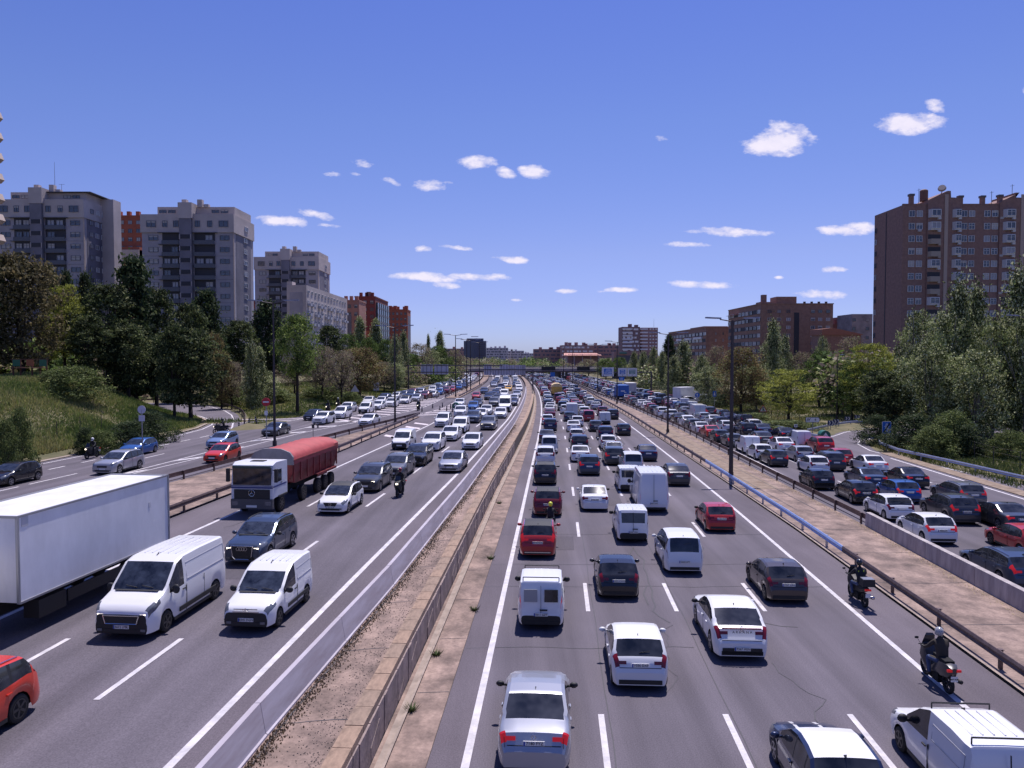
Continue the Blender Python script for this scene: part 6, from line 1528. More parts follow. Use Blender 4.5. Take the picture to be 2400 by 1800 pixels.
# pale banded tower
T, W, ZT = far_block('pale banded tower block above the blue road signs', 1458, 1500, 560, 766, M_F3, M_FARB, 20)
bbx('right_wing', M_F2, T, W + 1.5, mx(1543, 560, 15) - mx(1458, 560, 15), 2, 20, 0, ZT - .5); Wt = mx(1543, 560, 15) - mx(1458, 560, 15)
for i in range(9):
    z = ZT - 1.6 - 2.45 * i
    for a, c in ((.0, .28), (.50, .72)): bbx('white_band', M_FARB, T, Wt * a + .2, Wt * c, -.7 if a == 0 else 1.6, -.1 if a == 0 else 2.05, z - .5, z + .5)
    for q in (.79, .87, .95): bbx('balcony', M_FARB, T, Wt * q - .6, Wt * q + .6, 1.4, 2.0, z - .5, z + .4)
b = MB(); b.use(M_SLAB); b.tube((Wt * .9, 4, ZT), (Wt * .9, 4, ZT + 6), .12, .05, n=4); link('aerial', b.mesh('aerial'), T)
# dark glass tower
M_DGL = mat('dark_curtain_wall', (.055, .065, .12), .3, spec=.6); Y = 720; T = thing('office_tower', 'dark blue glass office tower standing alone on the horizon', 'office tower', (mx(1113, Y, 20), Y, 0)); hw = 26 / F * Y
z1 = hgt(799, Y); b = MB(); b.use(M_DGL); b.rings([[(-hw * s, 0, z), (-hw * .1 * s, -3, z), (hw * s, 0, z), (hw * s, 16, z), (-hw * s, 16, z)] for z, s in ((hgt(843, Y), .72), (hgt(838, Y), 1), (z1, 1))]); link('curtain_wall', b.mesh('curtain_wall'), T)
bbx('roof_plant', M_DGL, T, -hw * .75, hw * .75, 3, 12, z1, hgt(793, Y)); bbx('roof_sign', M_F1, T, -hw * .35, hw * .3, 3, 3.4, hgt(789.5, Y), hgt(788, Y)); b = MB(); b.use(M_SEAM)
for i in range(8): b.box((hw * .45, -1.9, z1 - 1.4 - i * 2), (hw * .9, .3, .25))
link('floor_line', b.mesh('floor_line'), T); bbx('podium', M_F1, T, -hw * .6, hw * .6, 2, 12, 0, hgt(843, Y))
# pavilion with orange canopy, and base building with green awning
Y = 430; T = thing('pavilion', 'low pavilion under a wide flat orange canopy roof beyond the bridge', 'pavilion', (mx(1365, Y), Y, 0)); z = hgt(829, Y); b = MB(); b.use(mat('canopy_orange', (.52, .25, .19), .7)); b.add([(-11, -4, z - .9), (10.5, -4, z - .9), (9, 10, z + .35), (-9.5, 10, z + .35), (-11, -4, z - 1.3), (10.5, -4, z - 1.3)], [(0, 1, 2, 3), (4, 5, 1, 0)]); link('canopy_roof', b.mesh('canopy_roof'), T)
bbx('wall', M_F3, T, -8, 8.5, 0, 8, 5, z - .3)
for k in range(5): bbx('column', M_F1, T, -9.5 + 4.6 * k, -9.2 + 4.6 * k, -3, -2.7, 4, z - .2)
Y = 380; T = thing('shop_building', 'low brick building with a green awning under the banded tower', 'shop', (mx(1440, Y), Y, 0)); bbx('wall', M_F2, T, 0, 20, 0, 10, 2, hgt(824, Y)); bbx('awning', mat('awning_green', (.05, .22, .20), .7), T, 2.5, 6, -1.4, 0, hgt(829, Y), hgt(826, Y)); bbx('shop_front', M_FARW, T, 1, 19, -.05, .02, 3.5, hgt(833, Y))
# ---------------------------------------------------------------- footbridge / overpass
Yb = 330; zt_, zb_ = hgt(856.5, Yb), hgt(870, Yb); T = thing('overpass', 'concrete overpass crossing all the roads in the distance', 'bridge', (0, Yb, 0)); xa, xb_ = mx(930, Yb, 5), mx(1530, Yb, 5)
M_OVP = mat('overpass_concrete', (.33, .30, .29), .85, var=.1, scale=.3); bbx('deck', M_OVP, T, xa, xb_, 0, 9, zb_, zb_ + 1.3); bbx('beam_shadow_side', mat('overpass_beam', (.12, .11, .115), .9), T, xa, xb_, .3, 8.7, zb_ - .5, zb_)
for k in range(3): bbx('parapet_rail', M_F1 if k < 2 else M_OVP, T, xa, xb_, -.1, .05, zb_ + 1.4 + k * .38, zb_ + 1.55 + k * .38)
for px in (1302, 1306.5, 1321, 1329, 1060): x = mx(px, Yb, 3); bbx('pier', M_OVP, T, x - .45, x + .45, 3, 5, 0, zb_ - .4)
bbx('abutment', M_OVP, T, mx(1309, Yb, 3), mx(1317, Yb, 3), 6, 8, 0, zb_ - .4); bbx('abutment', M_OVP, T, mx(1440, Yb, 3), xb_, 1, 8, 0, zb_ - .4); bbx('abutment', M_OVP, T, xa, mx(1020, Yb, 3), 1, 8, 0, zb_ - .4)
# ---------------------------------------------------------------- trees
def leafmat(n, c, v=.35): return mat('leaf_' + n, tuple(min(.6, q * 2.3) for q in c), .75, spec=.25, var=v, scale=1.4, transl=.3)
TONES = {'pine': [(.014, .021, .008), (.042, .055, .021), (.10, .108, .046)], 'locust': [(.075, .085, .016), (.14, .15, .028), (.20, .205, .04)], 'green': [(.018, .030, .009), (.050, .078, .020), (.105, .14, .036)],
 'poplar': [(.026, .035, .012), (.092, .112, .042), (.24, .25, .14)], 'russet': [(.050, .036, .018), (.105, .078, .034), (.11, .12, .038)], 'mauve': [(.065, .050, .038), (.13, .105, .078), (.14, .15, .065)], 'shrub': [(.03, .042, .013), (.065, .085, .026), (.12, .135, .05)],
 'dark': [(.010, .018, .008), (.022, .034, .013), (.050, .060, .026)], 'olive': [(.035, .032, .015), (.065, .055, .026), (.10, .080, .04)]}
M_BARK = mat('bark_dark', (.035, .026, .022), .95, var=.3, scale=4); M_BARKP = mat('bark_pale', (.20, .18, .165), .9, var=.35, scale=4)
def envelope(kind):
    if kind == 'column': return lambda t: .16 + .84 * math.sin(math.pi * min(1, t * .92 + .08)) ** .7 * (1 - .35 * t)
    if kind == 'spire': return lambda t: (1 - t) ** .45 * (.55 + .45 * min(1, t * 4)) + .10
    if kind == 'umbrella': return lambda t: math.sin(math.pi * (.12 + .80 * t)) ** .8 * (.75 + .25 * t)
    if kind == 'layer': return lambda t: math.sin(math.pi * (.14 + .78 * t)) ** .7
    if kind == 'mound': return lambda t: math.sqrt(max(0, 1 - t * t)) 
    return lambda t: math.sin(math.pi * (.10 + .84 * t)) ** .62
PROTO = {}
def proto(name, tone, env, z0, ncl, nl, cs, ls, seed, flat=.6, trunk='dark', limbs=8, aspect=.42, hollow=.55, bare=0):
    "crown of leaf clusters in a unit tree: height 1, radius aspect*... ; returns crown mesh and trunk mesh for a 10 m tree"
    rr = random.Random(seed); H = 10.; Rm = H * aspect; E = envelope(env); b = MB(); ms = [leafmat('%s_%d' % (tone, i), c) for i, c in enumerate(TONES[tone])]
    cen = []
    for i in range(ncl):
        t = rr.random() ** (.9 if env != 'spire' else 1.1); a = rr.uniform(0, 2 * math.pi); r = Rm * E(t) * (hollow + (1 - hollow) * rr.random()) * (1 + (.62 if tone in ('pine', 'dark', 'olive') else .4) * noise.noise(Vector((math.cos(a) * 1.9, math.sin(a) * 1.9, t * 3.6 + seed * 7.3))))
        if rr.random() < .18: r *= rr.random()
        cen.append((r * math.cos(a), r * math.sin(a), H * (z0 + (1 - z0) * t)))
    for (x, y, z) in cen:
        tone_k = 0 if noise.noise(Vector((x * .6, y * .6, z * .6 + seed))) < .0 else 1; s = cs * rr.uniform(.6, 1.35)
        for j in range(nl):
            dx_, dy_, dz_ = rr.gauss(0, s), rr.gauss(0, s), rr.gauss(0, s * flat); k = tone_k
            q = rr.random()
            if q < (.30 if tone == 'poplar' else .16): k = 2
            elif q < .34: k = max(0, tone_k - 1)
            b.cur = k; c = Vector((x + dx_, y + dy_, z + dz_)); l = ls * rr.uniform(.45, 1.6); u = Vector((rr.gauss(0, 1), rr.gauss(0, 1), rr.gauss(0, .7))).normalized(); v = u.cross(Vector((rr.gauss(0, 1), rr.gauss(0, 1), rr.gauss(0, 1)))).normalized() * .55
            n = len(b.v); b.v += [tuple(c - u * l), tuple(c + v * l), tuple(c + u * l), tuple(c - v * l)]; b.f.append((n, n + 1, n + 2, n + 3)); b.m.append(k)
    b.mats = ms; crown = b.mesh('crown')
    t = MB(); t.use(M_BARK if trunk == 'dark' else M_BARKP); lean = rr.uniform(-.05, .05) * H; zt = H * (z0 + .25 * (1 - z0)); r0 = .022 * H
    pts = [(0, 0, -.6), (0.02 * H * rr.uniform(-1, 1), 0, zt * .4), (lean, .01 * H, zt)]
    for p, q, ra, rb in zip(pts, pts[1:], (r0 * 1.25, r0), (r0, r0 * .7)): t.tube(p, q, ra, rb, n=8)
    t.tube(pts[-1], (lean, 0, H * .85), r0 * .65, r0 * .15, n=6)
    sel = rr.sample(cen, min(limbs, len(cen)))
    for c in sel:
        zs = rr.uniform(.55, 1) * zt if env != 'spire' else rr.uniform(.2, .8) * c[2]; p = (lean * zs / zt, .0, min(zs, c[2] * .9)); mid = ((p[0] + c[0]) * .5 + rr.uniform(-.3, .3), (p[1] + c[1]) * .5 + rr.uniform(-.3, .3), (p[2] + c[2]) * .5 - .2)
        t.tube(p, mid, r0 * .42, r0 * .27, n=5); t.tube(mid, c, r0 * .27, r0 * .07, n=4)
        if bare:
            for k in range(bare): e = Vector(c) + Vector((rr.gauss(0, .8), rr.gauss(0, .8), rr.uniform(.1, 1.2))); t.tube(mid, tuple(e), r0 * .12, r0 * .03, n=3)
    PROTO[name] = (crown, t.mesh('trunk', smooth=True), Rm, H)
proto('pine_a', 'pine', 'umbrella', .22, 165, 62, .36, .14, 1, .5, limbs=9, aspect=.34)
proto('pine_b', 'pine', 'ball', .18, 180, 60, .34, .14, 2, .6, limbs=9, aspect=.30)
proto('pine_c', 'dark', 'spire', .10, 200, 62, .40, .15, 3, .6, limbs=10, aspect=.26)
proto('olive_a', 'olive', 'ball', .12, 240, 60, .44, .15, 4, .6, limbs=10, aspect=.42)
proto('locust_a', 'locust', 'layer', .22, 170, 60, .45, .12, 5, .28, limbs=14, aspect=.50, bare=1)
TONES['fresh'] = [(.035, .055, .014), (.085, .115, .026), (.15, .18, .05)]
proto('green_a', 'fresh', 'ball', .40, 190, 64, .42, .12, 6, .6, limbs=10, aspect=.36)
proto('green_b', 'green', 'ball', .15, 210, 62, .45, .13, 7, .6, limbs=10, aspect=.44)
proto('poplar_a', 'poplar', 'column', .08, 220, 64, .36, .12, 8, 1.1, 'pale', limbs=14, aspect=.15, hollow=.3)
proto('poplar_b', 'poplar', 'spire', .08, 270, 60, .36, .12, 9, 1.25, 'pale', limbs=18, aspect=.34, hollow=.2, bare=1)
proto('silver_a', 'poplar', 'ball', .10, 230, 58, .34, .115, 10, .9, 'pale', limbs=14, aspect=.40, hollow=.35)
proto('silver_b', 'poplar', 'spire', .06, 260, 60, .42, .115, 19, 1.3, 'pale', limbs=22, aspect=.30, hollow=.15, bare=1)
proto('russet_a', 'russet', 'ball', .14, 240, 54, .42, .12, 11, .7, limbs=16, aspect=.40, bare=2)
proto('mauve_a', 'mauve', 'ball', .24, 200, 34, .42, .12, 12, .6, limbs=26, aspect=.44, bare=3)
proto('shrub_a', 'shrub', 'mound', .0, 190, 56, .7, .2, 13, .6, limbs=8, aspect=.62)
proto('shrub_d', 'dark', 'mound', .0, 190, 56, .7, .2, 14, .6, limbs=8, aspect=.62)
def tree(kind, px, pyt, wpx, Y, label, name='tree', cat='tree', pyb=None, group=None):
    crown, trunk, Rm, H = PROTO[kind]; x = xat(px, Y, 8); zb = gz(x, Y) if pyb is None else hgt(pyb, Y); zt = hgt(pyt, Y); h = max(1., zt - zb)
    if not label: label = 'filler'
    T = thing(name, label, cat, (x, Y, zb), rnd.uniform(0, 6.28)); s = wpx / F * Y / 2 / (Rm * 1.02)
    if group: T['group'] = group
    for nm, me in (('crown', crown), ('trunk', trunk)):
        o = link(nm, me, T); o.scale = (s * (1 if nm == 'crown' else min(1, 1.0)), s, h / H * .985)
        if nm == 'trunk': o.scale = (max(s, .7 * h / H), max(s, .7 * h / H), h / H * .985)
    T.rotation_euler = (0, 0, rnd.uniform(0, 6.28)); return T
TL = [
('olive_a', 52, 600, 190, 100, 'big brown-green tree at the left edge above the playground'), ('pine_b', -50, 590, 150, 98, 'dark tree mostly cut off by the left edge of the frame'),
('locust_a', 152, 668, 120, 108, 'yellow-green tree between the brown-green tree and the dark pines'), ('pine_b', 118, 622, 50, 140, 'pine top poking up in front of the leftmost grey tower'), ('pine_c', 160, 640, 50, 142, 'pointed pine top behind the yellow-green tree'), ('pine_c', 203, 645, 55, 140, 'pointed dark pine against the side of the leftmost tower'),
('pine_a', 255, 668, 150, 112, 'broad dark pine right of the yellow-green tree'), ('pine_c', 318, 607, 120, 118, 'tallest dark pine, in front of the red block between the towers'), ('pine_b', 366, 678, 105, 122, 'dark pine standing at the foot of the middle grey tower'), ('pine_b', 300, 760, 110, 110, 'low dark pine crown below the tallest pine'), ('pine_a', 210, 740, 110, 106, 'dense low pine behind the bramble bush'),
('pine_b', 408, 765, 90, 104, 'smaller dark pine with a leaning trunk on the bend of the exit ramp'), ('pine_b', 446, 772, 130, 106, 'round dark pine hanging over the bend of the exit ramp'), ('pine_c', 486, 684, 85, 160, 'pine rising in front of the middle tower at its right corner'), ('pine_b', 445, 712, 90, 150, 'dark pine left of the pine at the tower corner'),
('russet_a', 500, 782, 62, 142, 'rust coloured tree behind the round dark pine'), ('russet_a', 518, 824, 60, 130, 'small orange-brown tree beside the round dark pine'), ('pine_b', 562, 752, 84, 170, 'dark pine behind the thin lamp post'), ('pine_b', 520, 770, 70, 175, 'dark pine between the rust tree and the thin lamp post'), ('pine_c', 626, 706, 84, 180, 'tall dark pine touching the left arm of the big lamp'),
('mauve_a', 542, 848, 70, 132, 'brown budding tree left of the thin lamp post'), ('poplar_b', 590, 808, 52, 128, 'silvery twin-topped poplar behind the no-entry sign'), ('poplar_a', 609, 818, 30, 130, 'slim silvery poplar right beside the twin-topped one'), ('silver_a', 612, 868, 90, 136, 'pale silvery bushy tree behind the no-entry sign'), ('green_a', 696, 739, 104, 121, 'bright green tree on a tall bare black trunk'),
('mauve_a', 690, 838, 84, 152, 'mauve budding tree left of the bare black trunk'), ('mauve_a', 755, 812, 84, 146, 'mauve budding tree right of the bright green tree'), ('pine_b', 771, 764, 66, 200, 'dark pine in front of the long grey block'), ('mauve_a', 800, 822, 86, 142, 'forked leaning tree with pinkish buds'), ('russet_a', 842, 816, 120, 165, 'wide russet tree left of the second lamp'), ('green_b', 735, 830, 60, 190, 'green tree filling in behind the mauve trees'),
('poplar_a', 845, 746, 30, 240, 'slim poplar left of the dark red block'), ('poplar_a', 881, 750, 30, 238, 'slim poplar in front of the green glazed block'), ('green_b', 818, 784, 70, 225, 'light green crown in front of the salmon block'), ('green_b', 862, 792, 60, 222, 'light green crown between the two slim poplars'), ('green_b', 905, 796, 50, 220, 'green crown left of the second lamp post'),
('poplar_b', 928, 790, 46, 200, 'feathery poplar right at the second lamp post'), ('poplar_b', 946, 780, 36, 215, 'tall feathery poplar right of the second lamp post'), ('mauve_a', 900, 848, 60, 185, 'brownish tree behind the second lamp post'), ('silver_a', 925, 850, 60, 188, 'silver-green tree behind the second lamp post'),
('mauve_a', 985, 806, 70, 250, 'brown-green tree above the first sign backs'), ('poplar_a', 1004, 786, 11, 300, 'very thin poplar tip above the treeline'), ('poplar_a', 1031, 779, 24, 300, 'bare thin poplar cluster rising above the treeline'), ('green_b', 1030, 812, 60, 290, 'green tree under the thin poplar cluster'), ('silver_a', 1010, 820, 60, 270, 'silver-green tree above the second sign backs'), ('mauve_a', 1066, 820, 50, 310, 'last brown-green tree before the dark glass tower'), ('green_b', 968, 830, 60, 240, 'dark green tree above the left end of the sign gantry'), ('green_b', 1040, 838, 60, 300, 'low green tree behind the sign backs'),
# right
('pine_c', 1568, 786, 34, 262, 'dark conifer in front of the lower brown block'), ('poplar_b', 1508, 826, 36, 270, 'silvery poplar right above the blue road signs'), ('poplar_b', 1532, 816, 34, 262, 'silvery poplar left of the dark conifer'), ('poplar_b', 1552, 826, 34, 240, 'silvery poplar just below the dark conifer'), ('poplar_b', 1602, 803, 60, 205, 'widest silvery poplar in front of the lower brown block'), ('poplar_b', 1578, 838, 50, 200, 'silvery poplar between the dark conifer and the widest poplar'), ('poplar_b', 1645, 836, 56, 180, 'silvery poplar left of the mauve tree'), ('silver_a', 1660, 860, 80, 160, 'silver tree over the white box lorry'),
('mauve_a', 1684, 812, 72, 185, 'mauve tree left of the third lamp post'), ('russet_a', 1738, 816, 116, 136, 'big russet tree behind the third lamp post'), ('silver_a', 1775, 850, 74, 140, 'silver tree between the russet tree and the spire'), ('poplar_b', 1812, 756, 66, 165, 'tall poplar spire in front of the big brown block'), ('poplar_b', 1838, 790, 50, 172, 'second shorter poplar spire right of the tall one'), ('locust_a', 1850, 866, 150, 112, 'yellow-green tree spreading above the exit arrow sign'), ('mauve_a', 1882, 826, 70, 170, 'mauve-brown tree behind the yellow-green tree'), ('green_b', 1922, 824, 90, 150, 'dark green tree right of the yellow-green tree'), ('silver_a', 1928, 788, 40, 180, 'thin bare-topped tree against the big brown block'), ('mauve_a', 1996, 790, 84, 165, 'mauve tree below the pale stained block'),
('green_b', 1965, 850, 80, 130, 'green tree behind the chevron boards'), ('locust_a', 2040, 806, 140, 118, 'broad light green tree left of the brick tower\'s foot'), ('green_b', 2000, 850, 90, 120, 'green tree above the last chevron board'), ('pine_b', 2066, 868, 110, 98, 'dark evergreen mass where the entry ramp disappears'), ('pine_b', 2100, 900, 90, 94, 'dark evergreen behind the end-of-motorway sign'),
('silver_a', 2152, 728, 110, 104, 'silver poplar standing before the plain side of the brick tower'), ('silver_b', 2242, 668, 105, 98, 'silver poplar with a spire in front of the cream strip'), ('silver_b', 2286, 676, 95, 100, 'silver poplar with a twin spire right of the cream strip'), ('silver_a', 2215, 730, 120, 96, 'round silver poplar right of the plain brick side'), ('silver_b', 2386, 634, 120, 95, 'tallest silver poplar at the right edge'), ('silver_a', 2330, 745, 120, 94, 'silver poplar between the twin spire and the right edge'), ('silver_a', 2410, 720, 130, 90, 'silver poplar cut off by the right edge'), ('silver_a', 2180, 800, 140, 92, 'low silver poplar crown over the dark evergreens'), ('silver_a', 2290, 820, 150, 88, 'low silver poplar crown over the light green bush'),
('green_b', 1420, 842, 50, 320, 'bright green tree left of the blue road signs'), ('green_b', 1450, 838, 46, 330, 'green tree behind the blue road signs'), ('poplar_b', 1486, 826, 30, 300, 'poplar peeking over the right blue road sign'), ('mauve_a', 1380, 842, 50, 360, 'brown tree over the right dark message board'),
]
for t in TL: tree(*t)
SH = [('shrub_a', 175, 860, 150, 90, 'bright bramble bush at the crest of the grassy bank'), ('shrub_a', 120, 868, 60, 92, 'small bramble at the left of the bright bramble bush'), ('shrub_d', 300, 990, 120, 74, 'dark bush by the round sign on the bank'), ('shrub_d', 352, 968, 110, 80, 'dark undergrowth between the round sign and the ramp'), ('shrub_a', 235, 1010, 80, 71, 'pale scrub at the foot of the bank above the motorcyclist'), ('shrub_a', 46, 958, 70, 62, 'tall light green bush at the left edge of the bank'), ('shrub_a', 10, 985, 60, 60, 'dull bush cut by the left edge of the frame'), ('shrub_d', 195, 1005, 60, 71, 'small dark scrub left of the pale scrub'),
 ('shrub_a', 640, 912, 110, 140, 'pale underbrush left of the bare black trunk'), ('shrub_a', 760, 905, 120, 150, 'pale underbrush right of the bare black trunk'), ('shrub_a', 545, 905, 90, 140, 'underbrush beyond the outer curve of the exit ramp'), ('shrub_d', 850, 885, 110, 185, 'dark underbrush beneath the wide russet tree'), ('shrub_d', 930, 880, 100, 215, 'dark underbrush beside the second lamp post'), ('shrub_d', 1010, 876, 100, 250, 'dark underbrush beneath the first sign backs'), ('shrub_a', 825, 920, 60, 140, 'rough scrub on the verge beside the distant cars'),
 ('shrub_d', 2140, 975, 130, 82, 'dark bush right of the end-of-motorway sign'), ('shrub_a', 2235, 965, 130, 78, 'light green bush inside the steel rail on the right'), ('shrub_a', 2190, 1000, 110, 76, 'yellow-green weeping bush just behind the steel rail'), ('shrub_d', 2270, 1000, 100, 76, 'dark green bush right of the light green bush'), ('shrub_d', 2060, 975, 90, 88, 'dark bush at the very bend of the entry ramp'), ('shrub_a', 2370, 1010, 100, 74, 'scrubby bush near the right edge behind the steel rail'), ('shrub_d', 1700, 915, 90, 150, 'dark thicket under the russet tree'), ('shrub_d', 1600, 900, 120, 185, 'dark thicket behind the white box lorry'), ('shrub_d', 1520, 892, 90, 230, 'dark thicket under the silvery poplars'), ('shrub_a', 1850, 985, 160, 106, 'reedy scrub beneath the exit arrow sign'), ('shrub_a', 1770, 968, 90, 118, 'reedy scrub beneath the warning triangle')]
for t in SH: tree(*t, name='bush', cat='bush')
# woods behind: nobody could count these
def wood(name, label, specs, seed):
    rr = random.Random(seed); b = MB(); ms = [leafmat('%s_%d' % (t, i), c) for t in ('green', 'mauve', 'pine', 'poplar') for i, c in enumerate(TONES[t])]
    b.mats = ms
    for (px0, px1, Y0, Y1, pyt, n) in specs:
        for k in range(n):
            Y = rr.uniform(Y0, Y1); px = rr.uniform(px0, px1); x = xat(px, Y, 6); zb = gz(x, Y); zt = hgt(pyt + rr.uniform(-4, 9), Y); h = max(2.5, zt - zb); r = h * rr.uniform(.3, .5); tn = rr.choice((0, 0, 3, 3, 6, 9)); m = 260
            for j in range(m):
                u = Vector((rr.gauss(0, 1), rr.gauss(0, 1), rr.gauss(0, 1))).normalized() * (rr.random() ** .4); c = Vector((x + u.x * r, Y + u.y * r, zb + h * (.52 + .48 * u.z))); l = h * rr.uniform(.03, .07)
                a = Vector((rr.gauss(0, 1), rr.gauss(0, 1), rr.gauss(0, .6))).normalized(); v = a.cross(Vector((rr.gauss(0, 1), rr.gauss(0, 1), 1))).normalized() * .6
                q = len(b.v); b.v += [tuple(c - a * l), tuple(c + v * l), tuple(c + a * l), tuple(c - v * l)]; b.f.append((q, q + 1, q + 2, q + 3)); b.m.append(tn + rr.choice((0, 1, 1, 2)))
    link(name, b.mesh(name), kind='stuff', label=label, category='woodland')
wood('far_woodland', 'belt of trees closing the view beyond the overpass', [(1060, 1600, 430, 540, 838, 150), (1100, 1460, 380, 420, 848, 45), (900, 1100, 420, 520, 836, 40), (1440, 1560, 300, 360, 850, 20)], 5)
wood('left_woodland', 'dense wood filling in behind the roadside trees on the left', [(-60, 520, 150, 190, 800, 45), (500, 1080, 210, 330, 850, 60), (-80, 330, 118, 140, 790, 26)], 6)
wood('right_woodland', 'dense wood filling in behind the roadside trees on the right', [(1500, 2050, 200, 290, 850, 70), (1950, 2460, 125, 170, 820, 45), (2120, 2440, 96, 120, 900, 16)], 7)
# grass on the bank and in the park: blades
def grass(name, label, n, samp, hmin, hmax, cols, seed):
    rr = random.Random(seed); b = MB(); b.mats = [mat('grass_%s_%d' % (name, i), tuple(q * 2.4 for q in c), .9, var=.3, scale=2, transl=.25) for i, c in enumerate(cols)]
    for i in range(n):
        p = samp(rr)
        if p is None: continue
        x, y = p; z = gz(x, y) - .03; h = rr.uniform(hmin, hmax) * (.7 + .6 * noise.noise(Vector((x * .2, y * .2, 1)))); w = .028 + .012 * h + y * .00035; a = rr.uniform(0, 3.14); k = int(max(0, min(len(cols) - 1, (noise.noise(Vector((x * .13, y * .09, 2))) * .9 + .5 + rr.gauss(0, .25)) * len(cols))))
        dx_, dy_ = math.cos(a) * w, math.sin(a) * w; lx_, ly_ = rr.gauss(0, h * .3), rr.gauss(0, h * .3); q = len(b.v)
        b.v += [(x - dx_, y - dy_, z), (x + dx_, y + dy_, z), (x + lx_, y + ly_, z + h)]; b.f.append((q, q + 1, q + 2)); b.m.append(k)
    link(name, b.mesh(name), kind='stuff', label=label, category='grass')
def s_bank(rr):
    y = rr.uniform(38, 118); o = -44 - 30 * rr.random() ** 1.2; x = refw(y) + o
    return (x, y) if dist_poly(EDGE_L, x, y) > .5 else None
grass('bank_grass', 'tall rough grass covering the bank on the left', 170000, s_bank, .25, .8, [(.034, .055, .012), (.058, .080, .018), (.09, .105, .030), (.14, .13, .050)], 1)
def s_left(rr):
    y = rr.uniform(98, 200); o = fL2F(y) - 1.8 - 28 * rr.random() ** 1.3; x = refw(y) + o
    return (x, y) if (dist_poly(EDGE_L2, x, y) > .5 or y > 152) and dist_poly(EDGE_L, x, y) < 0 else None
grass('verge_grass', 'grass under the trees beyond the exit ramp', 50000, s_left, .2, .6, [(.04, .06, .014), (.075, .09, .024), (.13, .13, .04)], 2)
def s_right(rr):
    if rr.random() < .5: y = rr.uniform(40, 90); o = 37.6 + 16 * rr.random()
    else: y = rr.uniform(100, 190); o = 34 + 34 * rr.random() ** 1.2
    x = refw(y) + o
    if 88 < y < 121 and x > 36.5 and not (y > 108 and x < 46 ) and not y > 117.5: return None
    return (x, y)
grass('park_grass', 'rough grass behind the rails on the right', 70000, s_right, .2, .7, [(.032, .046, .012), (.06, .07, .02), (.12, .11, .04)], 3)
# ---------------------------------------------------------------- lamps, gantries, signs
M_POLE = mat('lamp_post_steel', (.055, .045, .05), .5, metal=.4); M_LAMPH = mat('lamp_head', (.30, .29, .32), .4, metal=.3)
def lamp(px, pyb, h, o=None, z=0., twin=True, label='', Y=None, arm=2.4, head=True, grp='street lamps', r=.14):
    x, y = unp(px, pyb, z)
    if Y: y = Y; x = xat(px, Y, z); z = gz(x, y)
    T = thing('street_lamp', label, 'street lamp', (x, y, z), 0, grp); b = MB(); b.use(M_POLE); b.tube((0, 0, 0), (0, 0, h), r, r * .55, n=8); b.box((0, 0, .25), (.34, .34, .5)); link('post', b.mesh('post', smooth=True, angle=40), T)
    for s in ((-1, 1) if twin else (1,)):
        a = MB(); a.use(M_POLE); a.tube((0, 0, h - .1), (s * arm * .5, 0, h + .08), .05, n=5); link('arm', a.mesh('arm'), T)
        a = MB(); a.use(M_LAMPH); a.rings([[(s * q, -w, h + .06 + u), (s * q, w, h + .06 + u), (s * q, w * .7, h + .18 + u), (s * q, -w * .7, h + .18 + u)] for q, w, u in ((arm * .45, .1, .05), (arm * .7, .2, .07), (arm, .16, .1), (arm * 1.08, .05, .1))][::(1 if s > 0 else -1)]); link('lamp_head', a.mesh('lamp_head'), T)
    return T
lamp(644, 1045, 14.4, z=ZL, label='tall twin-armed lamp post rising behind the red tipper truck')
lamp(926, 996, 12.8, z=ZL, label='twin-armed lamp post near the tip of the left median', arm=2.3)
lamp(1068, 931, 13.5, z=ZL, label='twin-armed lamp post at the start of the second left median')
lamp(1713, 1120, 13.1, label='nearest twin-armed lamp post on the right median beside the blue rail', arm=2.1, r=.19)
lamp(1565, 1015, 13.0, label='second twin-armed lamp post on the right median')
lamp(1446, 947, 13.0, label='third twin-armed lamp post on the right median, before the blue truck')
lamp(1401, 922, 13.0, label='fourth twin-armed lamp post on the right median'); lamp(1342, 905, 13., label='fifth twin-armed lamp post on the right median'); lamp(1321, 900, 13., label='farthest twin-armed lamp post on the right median')
for i, (px, pb) in enumerate(((1094, 920), (1103, 915), (1124, 903))): lamp(px, pb, 13., z=ZL, label='twin-armed lamp post number %s along the second left median' % ('two', 'three', 'four')[i])
for i, (px, Y) in enumerate(((1172, 380), (1200, 400), (1222, 420))): lamp(px, 0, 12, label='distant lamp post beyond the sign gantry, %s from the left' % ('first', 'second', 'third')[i], Y=Y)
lamp(560, 948, 7.5, z=gz(-55, 142), label='slim single lamp post among the trees by the exit ramp', twin=False, arm=.8, r=.09); lamp(957, 915, 8.5, z=ZL + .3, label='slim post rising among the feathery poplars', twin=False, arm=.4, r=.1)
lamp(1961, 985, 10, label='slim single lamp post behind the chevron boards', Y=120, twin=False, arm=.9, r=.09); lamp(2400, 1130, 14, label='lamp head just entering the right edge of the frame', twin=True, Y=80, arm=2)
